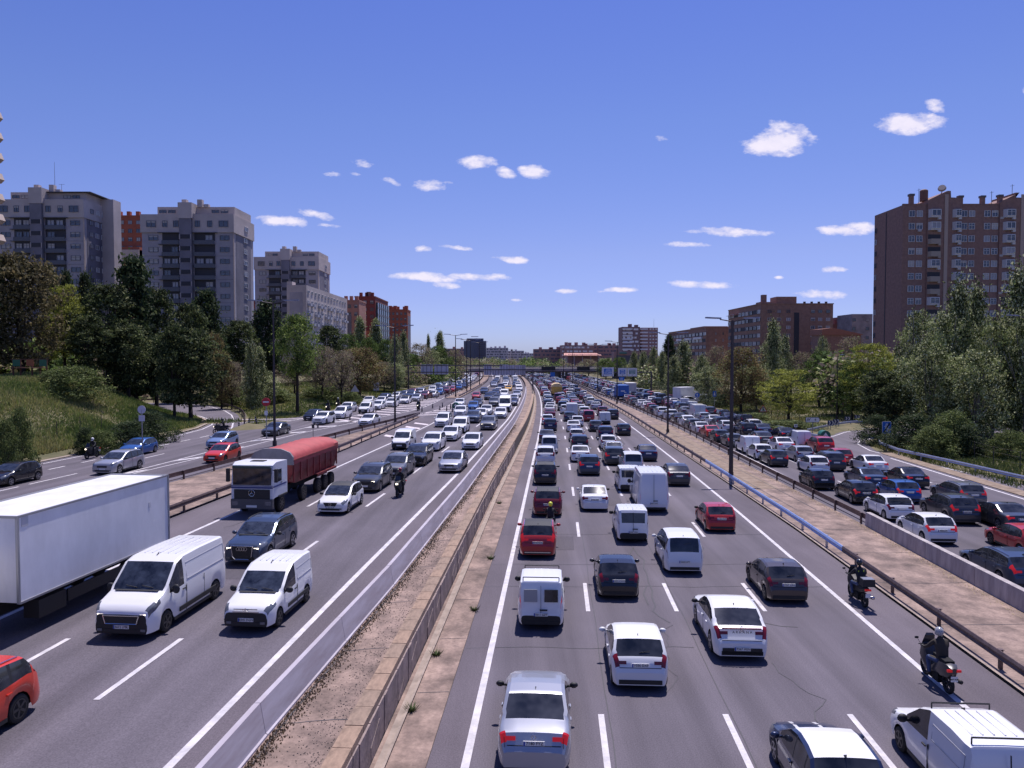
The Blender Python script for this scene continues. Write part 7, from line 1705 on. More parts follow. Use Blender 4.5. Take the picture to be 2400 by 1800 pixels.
# sign gantry, backs of panels
M_SBK = mat('sign_back', (.50, .50, .60), .55, metal=.1); M_GT = mat('gantry_steel', (.10, .09, .11), .5, metal=.5); M_SW = mat('sign_white', (.62, .63, .68), .5); M_SB = mat('sign_blue', (.02, .14, .50), .5); M_SG = mat('sign_green', (.02, .16, .13), .5); M_BK = mat('sign_black', (.012, .012, .015), .5)
Yg = 209
T = thing('sign_gantry', 'long gantry holding grey sign backs over the oncoming roads', 'sign gantry', (0, Yg, 0)); gx = lambda p: xat(p, Yg, 5)
b = MB(); b.use(M_GT)
for pa, pb_, py in ((940, 1178, 856.5), (1132, 1249.5, 866.5), (940, 1100, 872.5)): z = hgt(py, Yg); b.box(((gx(pa) + gx(pb_)) / 2, 0, z), (gx(pb_) - gx(pa), .25, .22))
for p, t, bt in ((1249, 866, 921), (957, 856, 914)): z0, z1 = (0 if p > 1200 else ZL), hgt(t, Yg); b.box((gx(p), 0, (z0 + z1) / 2), (.34, .34, z1 - z0))
link('frame', b.mesh('frame'), T)
for p0, p1, t, bt in ((986, 1014, 854.5, 877), (1018, 1051, 854.5, 877.5), (1134, 1152, 854.5, 879), (1171, 1191, 854.5, 879), (1209, 1222.5, 855.5, 879), (1223, 1231.5, 855.5, 879), (1191.5, 1208, 855.5, 864), (1152.5, 1170.5, 868, 879), (1191.5, 1208, 868, 879)):
    b = MB(); b.use(M_SBK); z0, z1 = hgt(bt, Yg), hgt(t, Yg); b.box(((gx(p0) + gx(p1)) / 2, .12, (z0 + z1) / 2), (gx(p1) - gx(p0), .1, z1 - z0)); b.use(M_GT)
    for q in (.2, .5, .85): b.box((gx(p0) + (gx(p1) - gx(p0)) * q, 0, (z0 + z1) / 2), (.09, .08, z1 - z0))
    link('sign_back', b.mesh('sign_back'), T)
# right gantry with blue direction signs
Yq = 208; T = thing('sign_gantry', 'gantry with white-bordered blue direction signs over the right-hand queue', 'sign gantry', (0, Yq, 0)); gq = lambda p: xat(p, Yq, 5)
b = MB(); b.use(M_GT); z = hgt(872.5, Yq); b.box(((gq(1405) + gq(1528)) / 2, .3, z), (gq(1528) - gq(1405), .25, .25)); b.box((gq(1527), .3, z / 2), (.35, .35, z)); link('frame', b.mesh('frame'), T)
M_LET = mat('sign_lettering', (.75, .77, .82), .5)
def panel(T, p0, p1, t, bt, fx, Y, name, inner, im, lines_, arrows):
    z0, z1 = hgt(bt, Y), hgt(t, Y); w = fx(p1) - fx(p0); b = MB(); b.use(M_SW); b.box((0, 0, 0), (w, .1, z1 - z0)); o = link(name, b.mesh(name), T, ((fx(p0) + fx(p1)) / 2, 0, (z0 + z1) / 2))
    h = z1 - z0; q = MB(); q.use(im); ix, iz, iw, ih = inner; q.box((ix * w, -.07, iz * h), (iw * w, .04, ih * h)); link('blue_field', q.mesh('blue_field'), o)
    q = MB(); q.use(M_LET); rr = random.Random(int(p0))
    for (lx0, lz, lw, lh) in lines_:
        x = lx0
        while x < lx0 + lw: c = rr.uniform(.025, .05); q.box((x * w + c * w / 2, -.1, lz * h), (c * w * .8, .03, lh * h)); x += c
    link('lettering', q.mesh('lettering'), o)
    q = MB(); q.use(M_BK)
    for ax in arrows: q.add([((ax - .045) * w, -.07, -.40 * h + .05 * h), ((ax + .045) * w, -.07, -.40 * h + .05 * h), (ax * w, -.07, -.47 * h)], [(0, 2, 1)]); q.box((ax * w, -.07, -.38 * h + .04 * h), (.03 * w, .02, .06 * h))
    link('arrow', q.mesh('arrow'), o); return o
panel(T, 1410.5, 1438.5, 861, 882, gq, Yq, 'direction_sign', (0, .04, .66, .62), M_SB, ((-.16, .22, .36, .07), (-.2, .09, .45, .07), (-.28, -.04, .2, .05), (-.02, -.06, .3, .06), (-.28, -.18, .54, .05)), (-.36, .36))
panel(T, 1448.5, 1469, 862.5, 882, gq, Yq, 'direction_sign', (0, .02, .62, .52), M_SB, ((-.2, .18, .4, .07), (-.25, .02, .5, .06), (-.2, -.13, .42, .08)), (0,)); panel(T, 1470.5, 1493, 862.5, 882, gq, Yq, 'direction_sign', (0, .03, .64, .5), M_SG, ((-.28, .18, .55, .07), (-.22, .02, .46, .08), (-.2, -.14, .42, .06)), (0,))
b = MB(); b.use(M_SB); z = hgt(888, Yq); b.box((gq(1457), .1, z), (1.5, .08, 1.0)); b.use(M_LET)
for k in range(3): b.box((gq(1455 + 2 * k), .04, z), (.08, .03, .6))
link('lower_plate', b.mesh('lower_plate'), T)
for lab, p0, p1 in (('left black message board mounted on the overpass', 1269, 1301.5), ('right black message board mounted on the overpass', 1352, 1382)):
    Yv = 328; x0, x1 = xat(p0, Yv, 5), xat(p1, Yv, 5); z0, z1 = hgt(868, Yv), hgt(859.5, Yv); T = thing('message_board', lab, 'message board', ((x0 + x1) / 2, Yv - .5, (z0 + z1) / 2), 0, 'message boards on the overpass'); b = MB(); b.use(M_BK); b.box((0, 0, 0), (x1 - x0, .4, z1 - z0)); link('screen', b.mesh('screen'), T)
    b = MB(); b.use(M_GT)
    for e in ((0, (z1 - z0) / 2, x1 - x0 + .2, .1), (0, -(z1 - z0) / 2, x1 - x0 + .2, .1)): b.box((e[0], -.02, e[1]), (e[2], .46, e[3]))
    link('casing', b.mesh('casing'), T)
T = thing('road_sign', 'small blue sign hanging by the overpass piers', 'road sign', (xat(1295, 320, 2), 320, 0)); b = MB(); b.use(M_SB); b.box((0, 0, 2.2), (1.9, .1, 1.9)); link('panel', b.mesh('panel'), T); b = MB(); b.use(M_GT); b.box((0, .1, 1.1), (.12, .1, 2.2)); link('post', b.mesh('post'), T)
def post(T, h, r=.045, z0=0): b = MB(); b.use(mat('sign_post', (.28, .28, .30), .5, metal=.5)); b.tube((0, .04, z0), (0, .04, h), r, n=6); link('post', b.mesh('post'), T)
def disc(b, y, z, r, n=24, x=0): b.add([(x + r * math.cos(2 * math.pi * i / n), y, z + r * math.sin(2 * math.pi * i / n)) for i in range(n)], [tuple(range(n))])
M_RD = mat('sign_red', (.45, .015, .03), .5); M_SWH = mat('sign_face_white', (.70, .70, .70), .5)
# no entry
x, y = unp(623, 1036, ZL); y = 84.; x = xat(624, y, 3); T = thing('no_entry_sign', 'round red no-entry sign at the exit ramp', 'road sign', (x, y, gz(x, y))); z = hgt(942, y) - gz(x, y); post(T, z, .06)
b = MB(); b.use(M_RD); r = 10 / F * y; b.tube((0, -.03, z), (0, .03, z), r, n=28); b.use(M_SWH); b.box((0, -.045, z), (r * 1.35, .02, r * .32)); link('disc', b.mesh('disc'), T); b = MB(); b.use(M_SWH); b.box((0, -.02, hgt(968, y) - gz(x, y)), (.35, .04, .5)); link('small_plate', b.mesh('small_plate'), T)
# round sign back on the bank
y = 66.; x = xat(333, y, 3); T = thing('road_sign', 'back of a round sign on the bank beside the dark bush', 'road sign', (x, y, gz(x, y))); z = hgt(960, y) - gz(x, y); post(T, z, .05); b = MB(); b.use(M_SBK); b.tube((0, 0, z), (0, .03, z), 9.5 / F * y, n=24); b.box((0, 0, z - .75), (.5, .04, .5)); link('disc', b.mesh('disc'), T)
# merge warning triangle
y = 118.; x = xat(1788.5, y, 3); T = thing('warning_sign', 'red-edged warning triangle with merging arrow behind the rail', 'road sign', (x, y, gz(x, y))); z = hgt(959, y) - gz(x, y); s = 10 / F * y; post(T, z, .05); b = MB()
for k, (m_, sc_) in enumerate(((M_RD, 1.), (M_SWH, .76))): b.use(m_); q = s * sc_; zz = z - (0 if k == 0 else 0.02); b.add([(-q, -.03 - .02 * k, zz - q * .62), (q, -.03 - .02 * k, zz - q * .62), (0, -.03 - .02 * k, zz + q * 1.1)], [(0, 1, 2)])
link('panel', b.mesh('panel'), T); b = MB(); b.use(M_BK); b.box((-.02, -.08, z - .0), (.1, .02, s * .8)); b.add([(-s * .22, -.08, z + s * .25), (s * .16, -.08, z + s * .25), (-.03, -.08, z + s * .62)], [(0, 1, 2)]); b.add([(.0, -.08, z - s * .1), (s * .3, -.08, z - s * .42), (s * .36, -.08, z - s * .3), (.05, -.08, z + s * .1)], [(0, 1, 2, 3)]); link('merge_arrow', b.mesh('merge_arrow'), T)
# exit 4 arrow board
y = 98.5; x = xat(1905, y, 2); T = thing('exit_sign', 'white arrow board with exit symbol and the number 4', 'road sign', (x, y, gz(x, y))); z = hgt(984, y) - gz(x, y); W2, H2 = 17.5 / F * y, 6.2 / F * y; post(T, z, .05); b = MB(); b.use(M_BK); b.add([(-W2, -.02, z - H2), (W2 * .78, -.02, z - H2), (W2, -.02, z), (W2 * .78, -.02, z + H2), (-W2, -.02, z + H2)], [(0, 1, 2, 3, 4)]); b.use(M_SWH); k = .93
b.add([(-W2 * k, -.04, z - H2 * .86), (W2 * .74, -.04, z - H2 * .86), (W2 * .92, -.04, z), (W2 * .74, -.04, z + H2 * .86), (-W2 * k, -.04, z + H2 * .86)], [(0, 1, 2, 3, 4)]); link('panel', b.mesh('panel'), T)
b = MB(); b.use(M_BK)
for a0, a1, wb in ((-.80, -.70, .09), (-.52, -.60, .09)): b.add([((a0 - wb / 2) * W2, -.06, z - H2 * .6), ((a0 + wb / 2) * W2, -.06, z - H2 * .6), ((a1 + .03) * W2, -.06, z + H2 * .6), ((a1 - .03) * W2, -.06, z + H2 * .6)], [(0, 1, 2, 3)])
b.add([(-.5 * W2, -.062, z - H2 * .1), (-.28 * W2, -.062, z + H2 * .6), (-.38 * W2, -.062, z + H2 * .6), (-.56 * W2, -.062, z)], [(0, 1, 2, 3)]); link('exit_symbol', b.mesh('exit_symbol'), T)
o = link('number', tmesh('4', H2 * 1.5, M_BK, 'number'), T, (W2 * .32, -.06, z)); o.rotation_euler = (math.pi / 2, 0, 0)
# chevrons
def chevs(label, px, py, y, n, w, h, dz=0., rz=0.):
    x = xat(px, y, 1); zb = gz(x, y); z = hgt(py, y) - zb; T = thing('chevron_board', label, 'road sign', (x, y, zb), rz, 'chevron boards on the entry ramp bend'); post(T, z, .04); b = MB(); b.use(mat('chevron_blue', (.015, .03, .12), .5)); b.box((0, 0, z), (w, .04, h)); link('panel', b.mesh('panel'), T); b = MB(); b.use(M_SWH)
    for i in range(n):
        cx = -w / 2 + w * (i + .3) / n; t = w / n * .32; q = w / n * .35
        b.add([(cx, -.03, z + h * .46), (cx + t, -.03, z + h * .46), (cx + t + q, -.03, z), (cx + q, -.03, z)], [(3, 2, 1, 0)]); b.add([(cx, -.03, z - h * .46), (cx + t, -.03, z - h * .46), (cx + t + q, -.03, z), (cx + q, -.03, z)], [(0, 1, 2, 3)])
    link('chevron', b.mesh('chevron'), T)
chevs('nearest double chevron board, beside the exit arrow board', 1947, 991, 104, 2, .85, .62); chevs('second chevron board, set slightly higher beside the nearest one', 1960, 988, 106, 2, .85, .62); chevs('third chevron board, alone in the grass before the dark evergreen', 1986, 981, 112, 2, .8, .52); chevs('last chevron board, at the edge of the dark evergreen', 2009, 977, 114, 2, .8, .52)
# end of motorway
y = 86; x = xat(2078, y, 2); T = thing('motorway_end_sign', 'blue motorway sign crossed out by a black bar, in front of the evergreens', 'road sign', (x, y, gz(x, y))); z = hgt(1002, y) - gz(x, y); W2, H2 = 10.5 / F * y, 14 / F * y; post(T, z, .06)
b = MB(); b.use(M_SWH); b.box((0, 0, z), (W2 * 2, .04, H2 * 2)); b.use(M_SB); b.box((0, -.025, z), (W2 * 1.88, .02, H2 * 1.9)); link('panel', b.mesh('panel'), T); b = MB(); b.use(M_SWH)
for s_ in (-1, 1): b.add([(s_ * W2 * .58, -.045, z - H2 * .75), (s_ * W2 * .1, -.045, z - H2 * .75), (s_ * W2 * .05, -.045, z + H2 * .7), (s_ * W2 * .2, -.045, z + H2 * .7)], [(0, 1, 2, 3)] if s_ < 0 else [(3, 2, 1, 0)])
b.box((0, -.05, z + H2 * .2), (W2 * 1.2, .01, H2 * .08)); link('road_symbol', b.mesh('road_symbol'), T); b = MB(); b.use(M_BK); b.add([(-W2 * .8, -.065, z - H2 * .75), (-W2 * .55, -.065, z - H2 * .85), (W2 * .8, -.065, z + H2 * .72), (W2 * .55, -.065, z + H2 * .85)], [(0, 1, 2, 3)]); link('cancel_bar', b.mesh('cancel_bar'), T)
# round blue ahead-only sign, second blue sign, small plate
y = 150; x = xat(1634, y, 2); T = thing('road_sign', 'round blue sign with a white arrow pointing up', 'road sign', (x, y, gz(x, y))); z = hgt(926, y) - gz(x, y); s = 6.2 / F * y; post(T, z, .05); b = MB(); b.use(M_SWH); b.tube((0, -.02, z), (0, .02, z), s, n=22); b.use(M_SB); disc(b, -.035, z, s * .9); link('disc', b.mesh('disc'), T); b = MB(); b.use(M_SWH); b.box((0, -.05, z - s * .15), (s * .22, .01, s * .9)); b.add([(-s * .38, -.05, z + s * .15), (s * .38, -.05, z + s * .15), (0, -.05, z + s * .65)], [(0, 1, 2)]); link('arrow', b.mesh('arrow'), T)
y = 140; x = xat(1674.5, y, 2); T = thing('road_sign', 'blue rectangular sign with a white mark beside the russet tree', 'road sign', (x, y, gz(x, y))); z = hgt(923, y) - gz(x, y); post(T, z, .05); b = MB(); b.use(M_SB); b.box((0, 0, z), (.65, .04, 1.0)); b.use(M_SWH); b.add([(-.15, -.03, z - .3), (.15, -.03, z - .3), (.05, -.03, z + .3), (-.05, -.03, z + .3)], [(0, 1, 2, 3)]); link('panel', b.mesh('panel'), T)
y = 97; x = xat(1865, y, 1); T = thing('road_sign', 'small pale plate with dark marks above the guard rail', 'road sign', (x, y, gz(x, y))); z = hgt(998, y) - gz(x, y); post(T, z, .03); b = MB(); b.use(M_SW); b.box((0, 0, z), (.42, .03, .36)); b.use(M_BK); b.box((0, -.02, z), (.3, .02, .04)); b.box((0, -.02, z), (.05, .02, .26)); link('panel', b.mesh('panel'), T)
y = 178; x = xat(882, y, 2); T = thing('road_sign', 'grey back of a square sign under the russet tree', 'road sign', (x, y, gz(x, y))); z = hgt(902, y) - gz(x, y); post(T, z, .06); b = MB(); b.use(M_SBK); b.box((0, 0, z), (1.3, .04, 1.2)); b.box((0, 0, z - 1.0), (1.3, .04, .6)); link('panel', b.mesh('panel'), T)
y = 150; x = xat(832, y, 2); T = thing('warning_sign', 'grey back of a triangular sign under the forked tree', 'road sign', (x, y, gz(x, y))); z = hgt(912, y) - gz(x, y); post(T, z, .05); b = MB(); b.use(M_SBK); s = .85; b.add([(-s, 0, z - s * .6), (s, 0, z - s * .6), (0, 0, z + s * 1.0)], [(0, 1, 2)]); b.add([(-s, .03, z - s * .6), (s, .03, z - s * .6), (0, .03, z + s * 1.0)], [(2, 1, 0)]); link('panel', b.mesh('panel'), T)
# green gore markers
for lab, px, pyb, z, n in (('green rounded marker where the second left median splits off', 1068, 959, ZL, 'a'), ('green rounded marker with a white arrow at the nose of the entry ramp', 1931, 1031, 0, 'b')):
    x, y = unp(px, pyb, z); T = thing('gore_marker', lab, 'road marker', (x, y, z), 0, 'green gore markers'); b = MB(); b.use(mat('marker_green', (.015, .12, .085), .45)); r = .62; hh = .75
    b.rings([[(r * math.cos(t_), 0 + .5 * k, .1 + max(0, math.sin(t_)) * r + hh * .6) for t_ in [math.pi * i / 12 for i in range(13)]] + [(-r, .5 * k, 0), (r, .5 * k, 0)] for k in (-1, 1)]); link('shell', b.mesh('shell'), T); b = MB(); b.use(M_SWH); b.add([(-.3, -.52, .55), (.3, -.52, .55), (0, -.52, .95)], [(0, 1, 2)]); b.box((0, -.52, .35), (.16, .02, .4)); link('arrow', b.mesh('arrow'), T)
# flexible bollards
bb_ = MB(); bb_.use(mat('bollard_dark', (.05, .045, .06), .6)); bb_.tube((0, 0, 0), (0, 0, .78), .1, n=8); bp = bb_.mesh('post', smooth=True, angle=40); bb_ = MB(); bb_.use(mat('bollard_band', (.35, .33, .36), .5)); bb_.tube((0, 0, .5), (0, 0, .6), .105, n=8); bq = bb_.mesh('band')
BLAB = ['bollard on the hatching beside the white saloon passing the lamp post', 'bollard on the hatching left of the scooter rider, near side row', 'bollard on the hatching just left of the scooter rider', 'bollard on the hatching behind the scooter rider, far row', 'bollard on the far row, third from the second left median', 'bollard on the far row, second from the second left median', 'bollard on the far row, right at the nose of the second left median', 'bollard nearest the nose of the left median, right of the scooter rider', 'second bollard from the left median nose, near row', 'third bollard from the left median nose, near row', 'bollard on the near hatching below the third one of its row', 'bollard just left of the green marker', 'bollard directly in front of the green marker', 'bollard alone on the narrow hatching left of the tall lamp post', 'bollard low beside the ramp mouth, second from the left', 'bollard low beside the ramp mouth, farthest right', 'bollard between the white people carrier and the green marker']
BL = [(820, 984), (881, 965), (932, 944), (970, 940), (1000, 937), (1024, 934), (1044, 932), (989, 965), (1014, 957), (1037, 954), (1047, 963), (1056, 958), (1060, 966), (745, 1003), (584, 994), (601, 996), (1031, 962), (560, 1005), (583, 998), (599, 990)]
for i, (px, py) in enumerate(BL[:17]):
    x, y = unp(px, py, ZL); T = thing('bollard', BLAB[i], 'bollard', (x, y, ZL), 0, 'flexible bollards on the hatching'); link('post', bp, T); link('band', bq, T)
for i, (px, py) in enumerate(BL[17:]):
    x, y = unp(px, py, ZL); T = thing('bollard', 'flexible bollard at the mouth of the exit ramp, %s from the left' % ('first', 'second', 'third')[i], 'bollard', (x, y, ZL), 0, 'flexible bollards at the exit ramp'); link('post', bp, T); link('band', bq, T)
x, y = unp(734, 1026, ZL); T = thing('marker_post', 'small square-headed marker post behind the red tipper truck', 'marker post', (x, y, ZL)); b = MB(); b.use(M_POLE); b.tube((0, 0, 0), (0, 0, 1.2), .03, n=6); link('post', b.mesh('post'), T); b = MB(); b.use(M_POLE); b.box((0, 0, 1.25), (.28, .05, .38)); link('plate', b.mesh('plate'), T)
# playground on the bank
y = 94.; x = xat(70, y, 7); zb = gz(x, y) + .1; T = thing('playground_frame', 'wooden playground tower with green side panels under the trees', 'playground', (x, y, zb)); mwd = mat('play_wood', (.12, .05, .03), .8); mgp = mat('play_green', (.03, .13, .07), .6); mor = mat('play_orange', (.30, .09, .03), .6)
for k, xx in enumerate((-2.0, -1.1, .3, 1.3, 2.1)): b = MB(); b.use(mwd); b.box((xx, 0, 1.1), (.14, .14, 2.2)); link('post', b.mesh('post'), T)
for xx, m_ in ((-1.55, mgp), (1.7, mgp), (0.1, mor)): b = MB(); b.use(m_); b.box((xx, -.05, 1.8), (.9, .06, .8)); link('side_panel', b.mesh('side_panel'), T)
b = MB(); b.use(mwd); b.box((0, 0, 1.2), (3.6, 1.2, .1)); b.box((0, 0, .05), (4.6, 1.6, .1)); b.box((0, 0, 2.25), (4.6, .1, .1)); link('platform', b.mesh('platform'), T)
# mesh fence posts on the right and the bank
def fence(label, P, h, sp):
    T = thing('wire_fence', label, 'fence'); b = MB(); b.use(M_POLE); b.tube((0, 0, 0), (0, 0, h), .035, n=5); me = b.mesh('fence_post'); w = MB(); w.use(M_POLE); last = None
    for a, c in zip(P, P[1:]):
        n = max(1, int(math.dist(a, c) / sp))
        for i in range(n):
            x, y = a[0] + (c[0] - a[0]) * i / n, a[1] + (c[1] - a[1]) * i / n; z = gz(x, y); link('fence_post', me, T, (x, y, z))
            if last:
                for q in (.35, .7, .97): w.tube((last[0], last[1], last[2] + h * q), (x, y, z + h * q), .008, n=3, caps=False)
            last = (x, y, z)
    link('wire', w.mesh('wire'), T)
fence('thin wire fence along the foot of the grassy bank', [(refw(Y) - 46.6, Y) for Y in (40, 60, 75, 86)], 1.7, 3.5); fence('thin wire fence in the grass behind the steel rail on the right', [(45.5, 40), (44.5, 56), (44, 70), (46, 82)], 1.7, 3.5); fence('thin wire fence along the park on the left beyond the exit ramp', [(refw(Y) + fL2F(Y) - 5, Y) for Y in (103, 120, 150, 190)], 1.5, 3.5); fence('dark wire fence in front of the park trees on the right', [(refw(Y) + 36.5, Y) for Y in (108, 125, 150)], 1.7, 3.)
# ---------------------------------------------------------------- motorcycles and riders
M_JKT = mat('jacket_dark', (.016, .016, .02), .8); M_JEAN = mat('jeans', (.05, .075, .16), .85); M_HV = mat('hi_vis_trim', (.45, .60, .03), .6); M_SKIN = mat('skin', (.50, .30, .22), .6); M_HLM = {k: mat('helmet_' + k, c, .25, coat=.6) for k, c in (('black', (.012, .012, .014)), ('silver', (.32, .32, .34)), ('yellow', (.70, .72, .03)), ('white', (.7, .7, .72)), ('red', (.32, .06, .07)))}
def skin_body(J, E, Rr, mats, pick):
    me = bpy.data.meshes.new('body'); me.from_pydata(J, E, []); o = bpy.data.objects.new('body', me); COL.objects.link(o); md = o.modifiers.new('s', 'SKIN'); md.use_smooth_shade = True
    for i, r in enumerate(Rr): me.skin_vertices[0].data[i].radius = (r, r)
    me.skin_vertices[0].data[0].use_root = True; sb = o.modifiers.new('u', 'SUBSURF'); sb.levels = 1; sb.render_levels = 1
    dg = bpy.context.evaluated_depsgraph_get(); m2 = bpy.data.meshes.new_from_object(o.evaluated_get(dg)); bpy.data.objects.remove(o); m2.materials.clear()
    for m in mats: m2.materials.append(m)
    for p in m2.polygons: p.material_index = pick(p.center); p.use_smooth = True
    return m2
def rider_mesh(jacket, trousers, lean=0.):
    # seated, hands on the bars; +Y forward, origin at the ground under the seat
    J = [(0, -.12, .86), (0, -.10 + lean * .3, 1.08), (0, -.04 + lean * .6, 1.30), (0, 0 + lean, 1.46), (0, .03 + lean, 1.56)]; Rr = [.155, .145, .165, .10, .06]; E = [(0, 1), (1, 2), (2, 3), (3, 4)]
    for s in (-1, 1):
        n = len(J); J += [(s * .19, -.02 + lean * .8, 1.41), (s * .29, .14 + lean * .6, 1.20), (s * .30, .38, 1.10), (s * .30, .47, 1.08), (s * .11, -.08, .84), (s * .24, .30, .84), (s * .22, .22, .45), (s * .22, .20, .33), (s * .22, .34, .29)]
        Rr += [.075, .058, .045, .042, .10, .078, .055, .05, .042]; E += [(2, n), (n, n + 1), (n + 1, n + 2), (n + 2, n + 3), (0, n + 4), (n + 4, n + 5), (n + 5, n + 6), (n + 6, n + 7), (n + 7, n + 8)]
    return skin_body(J, E, Rr, [jacket, trousers, M_BLK, M_SKIN], lambda c: 3 if c.z > 1.56 else 2 if (c.y > .43 and c.z > 1.0) or c.z < .38 else 1 if c.z < .90 else 0)
def hand_mesh(s):
    b = MB(); b.use(M_BLK); b.ball((0, 0, 0), 1, 8, 5, (.045, .05, .028))
    for i in range(4): x = (i - 1.5) * .022; l = (.05, .06, .055, .04)[i]; b.tube((x, .03, .01), (x, .03 + l * .6, .005), .011, .010, n=5); b.tube((x, .03 + l * .6, .005), (x, .03 + l * .5, -.035), .010, .009, n=5)
    b.tube((-s * .04, -.01, 0), (-s * .05, .03, -.03), .012, .01, n=5); return b.mesh('glove', smooth=True)
GL = {s: hand_mesh(s) for s in (-1, 1)}
def helmet(T, m, y, z, front):
    b = MB(); b.use(m); b.ball((0, 0, 0), 1, 14, 9, (.125, .15, .145)); b.box((0, .09, -.09), (.14, .1, .08)); b.use(M_GLASS); b.rings([[(.118 * math.cos(t), .02 + .142 * math.sin(t), zz) for t in [R(25) + R(130) * i / 8 for i in range(9)]] for zz in (-.03, .05)], close=False, caps=False); return link('helmet', b.mesh('helmet', smooth=True, angle=50), T, (0, y, z))
def bike(px, py, z, label, rlabel, hm, jacket, trousers, road, scooter=False, topbox=False, facing='rear', hv=False, lean=.05, paintm=None, rz=None, x=None, y=None, plate=None):
    if x is None: x, y = unp(px, py, z)
    if facing == 'rear': y += .75 if x else 0; x += .04
    else: y += .7
    r = -math.atan(slope(road, y, 0)) + (0 if facing == 'rear' else math.pi); r = rz if rz is not None else r
    T = thing('motorcycle' if not scooter else 'motor_scooter', label, 'motorcycle' if not scooter else 'scooter', (x, y, z), r, 'motorcycles'); pm = paintm or M_BLK
    for yy, rw in ((-.68, .31), (.72, .31)):
        b = MB(); b.use(M_TYRE); n = 20
        rg = []
        for i in range(n): a = 2 * math.pi * i / n; rg.append([(.065 * math.cos(t), (rw - .06 + .06 * math.sin(t)) * math.cos(a), (rw - .06 + .06 * math.sin(t)) * math.sin(a)) for t in [2 * math.pi * j / 8 for j in range(8)]])
        rg.append(rg[0]); b.rings(rg, caps=False); w = link('wheel', b.mesh('tyre', smooth=True), T, (0, yy, rw)); b = MB(); b.use(M_RIMD)
        for k in range(5): a = 2 * math.pi * k / 5; b.tube((0, 0, 0), (0, .25 * math.cos(a), .25 * math.sin(a)), .02, n=4)
        b.tube((-.05, 0, 0), (.05, 0, 0), .08, n=8); link('rim', b.mesh('rim'), w)
    b = MB(); b.use(pm)   # body
    if scooter: sec = [(-1.02, .74, .90, .10), (-.85, .56, .98, .20), (-.4, .45, .92, .20), (-.1, .32, .74, .17), (.25, .30, .50, .17), (.42, .32, .98, .24), (.60, .42, 1.12, .26), (.80, .58, 1.0, .17), (.92, .70, .86, .08)]
    else: sec = [(-.98, .78, .90, .06), (-.75, .66, .88, .13), (-.3, .50, .84, .15), (.05, .36, .96, .18), (.3, .34, 1.06, .20), (.52, .45, 1.10, .24), (.74, .70, 1.04, .17), (.90, .82, .96, .08)]
    b.rings([[(-w * .6, yy, lo), (w * .6, yy, lo), (w, yy, lo + (hi - lo) * .45), (w * .75, yy, hi - .03), (0, yy, hi), (-w * .75, yy, hi - .03), (-w, yy, lo + (hi - lo) * .45)] for yy, lo, hi, w in sec][::-1]); link('body', b.mesh('body', smooth=True, angle=40), T)
    b = MB(); b.use(M_UND); b.box((0, -.38, .90 if not scooter else .96), (.28, .75, .10)); link('seat', b.mesh('seat'), T)
    b = MB(); b.use(M_UND); b.box((0, .0, .35), (.3, .7, .3)); b.tube((0, .60, .9), (0, .74, .3), .05, n=6); b.tube((-.06, -.68, .31), (-.06, -.1, .38), .035, n=5); link('frame', b.mesh('frame'), T)
    b = MB(); b.use(M_BLK); b.tube((-.36, .46, 1.09), (0, .56, 1.06), .016, n=5); b.tube((.36, .46, 1.09), (0, .56, 1.06), .016, n=5); link('handlebar', b.mesh('handlebar'), T)
    for s in (-1, 1): b = MB(); b.use(M_BLK); b.tube((s * .28, .5, 1.08), (s * .36, .56, 1.24), .008, n=4); b.ball((s * .38, .56, 1.26), 1, 8, 5, (.07, .025, .045)); link('mirror', b.mesh('mirror'), T)
    b = MB(); b.use(M_GLASS); b.add([(-.2, .62, 1.05), (.2, .62, 1.05), (.15, .50, 1.36), (-.15, .50, 1.36), (-.1, .54, 1.42), (.1, .54, 1.42)], [(0, 1, 2, 3), (3, 2, 5, 4)]); link('windscreen', b.mesh('windscreen'), T)
    b = MB(); b.use(M_TAILON); b.box((0, -1.0, .80), (.24, .06, .07)) if not scooter else [b.box((s * .13, -1.0, .82), (.14, .06, .07)) for s in (-1, 1)]; link('tail_light', b.mesh('tail_light'), T); b = MB(); b.use(M_HEADON); b.ball((0, .88, .88), 1, 8, 6, (.09, .05, .07)); link('headlight', b.mesh('headlight'), T)
    b = MB(); b.use(M_PLATE); b.box((0, -1.03, .58), (.2, .02, .16)); link('number_plate', b.mesh('number_plate'), T); b = MB(); b.use(M_CHROME if not scooter else M_BLK); b.tube((.2, -.2, .34), (.24, -.95, .46), .05, .065, n=8); link('exhaust', b.mesh('exhaust', smooth=True), T)
    if plate: o = link('plate_lettering', tmesh(plate, .06, M_PLTXT), T, (0, -1.045, .58)); o.rotation_euler = (math.pi / 2, 0, 0)
    if topbox: b = MB(); b.use(M_BLK); b.box((0, -.92, 1.10), (.50, .40, .28), 0, .92); b.use(M_RIM); b.box((0, -.92, 1.25), (.44, .36, .02)); link('topbox', b.mesh('topbox'), T)
    P = thing('person', rlabel, 'person', (x, y, z), r, 'motorcycle riders'); me = rider_mesh(jacket, trousers, lean); link('body', me, P, (0, -.18, 0)); helmet(P, M_HLM[hm], -.13 + lean, 1.68, facing)
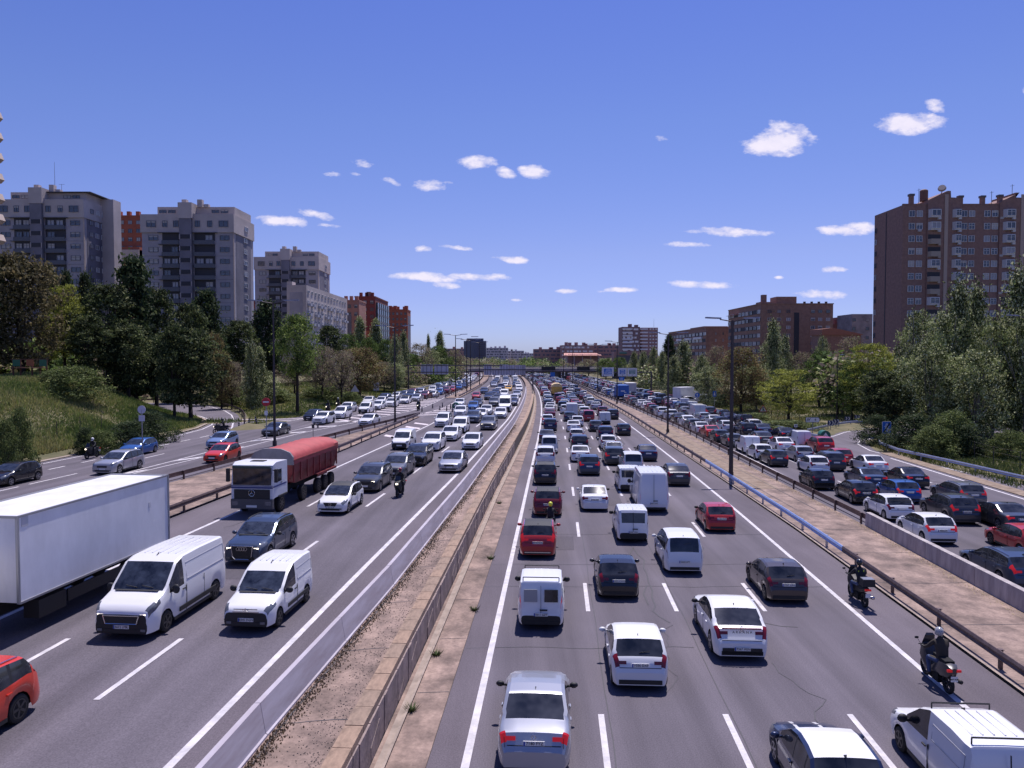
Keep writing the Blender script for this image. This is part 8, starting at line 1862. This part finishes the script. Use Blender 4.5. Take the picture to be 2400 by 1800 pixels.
    for s in (-1, 1): o = link('glove', GL[s], P, (s * .31, .31, 1.10))
    if hv:
        b = MB(); b.use(M_HV)
        for s in (-1, 1): b.box((s * .10, -.27, 1.22), (.035, .02, .34))
        link('hi_vis_strip', b.mesh('hi_vis_strip'), P)
    return T, P
M_SCO = mat('scooter_grey', (.045, .042, .045), .35, coat=.4); M_JBR = mat('jacket_olive', (.045, .036, .028), .9)
bike(2028, 1425, .012, 'black touring motorcycle with square topbox on the right shoulder', 'rider in black with yellow trim and black helmet, right shoulder', 'black', M_JKT, M_JEAN, 'M', topbox=True, hv=True)
bike(2225, 1628, .012, 'dark grey maxi scooter on the right shoulder near the bottom corner', 'scooter rider in olive jacket and jeans with silver-black helmet', 'silver', M_JBR, M_JEAN, 'M', scooter=True, paintm=M_SCO, plate='4631 KZN')
bike(1290, 1256, .012, 'motorcycle filtering between the two left lanes by the red suv', 'rider with bright yellow helmet filtering beside the red suv', 'yellow', M_JKT, M_JKT, 'M')
bike(934, 1166, ZL + .012, 'black scooter coming on between the oncoming lanes', 'rider with reddish helmet on the oncoming black scooter', 'red', M_JKT, M_JKT, 'O', facing='front', scooter=True)
bike(206, 1076, ZL + .012, 'black motorcycle on the far left road below the grassy bank', 'rider with white helmet on the far left road', 'white', M_JKT, M_JKT, 'S', facing='front')
bike(514, 1018, ZL + .012, 'motorcycle coming off the exit ramp bend', 'rider in dark jacket at the exit ramp bend', 'black', M_JKT, M_JKT, 'S', facing='front', rz=math.pi * .72)
bike(766, 966, ZL + .012, 'dark motorcycle behind the white suv on the far left road', 'rider all in black behind the white suv on the far left road', 'black', M_JKT, M_JKT, 'S', facing='front')
bike(790, 957, ZL + .012, 'motorcycle near the verge ahead of the white taxi row', 'rider with white helmet near the left verge beneath the trees', 'white', M_JKT, M_JKT, 'S', facing='front')
bike(979.7, 963, ZL + .012, 'scooter crossing the hatched area between the roads', 'rider with pale helmet on the hatched area', 'white', M_JKT, M_JEAN, 'S', facing='front', scooter=True)
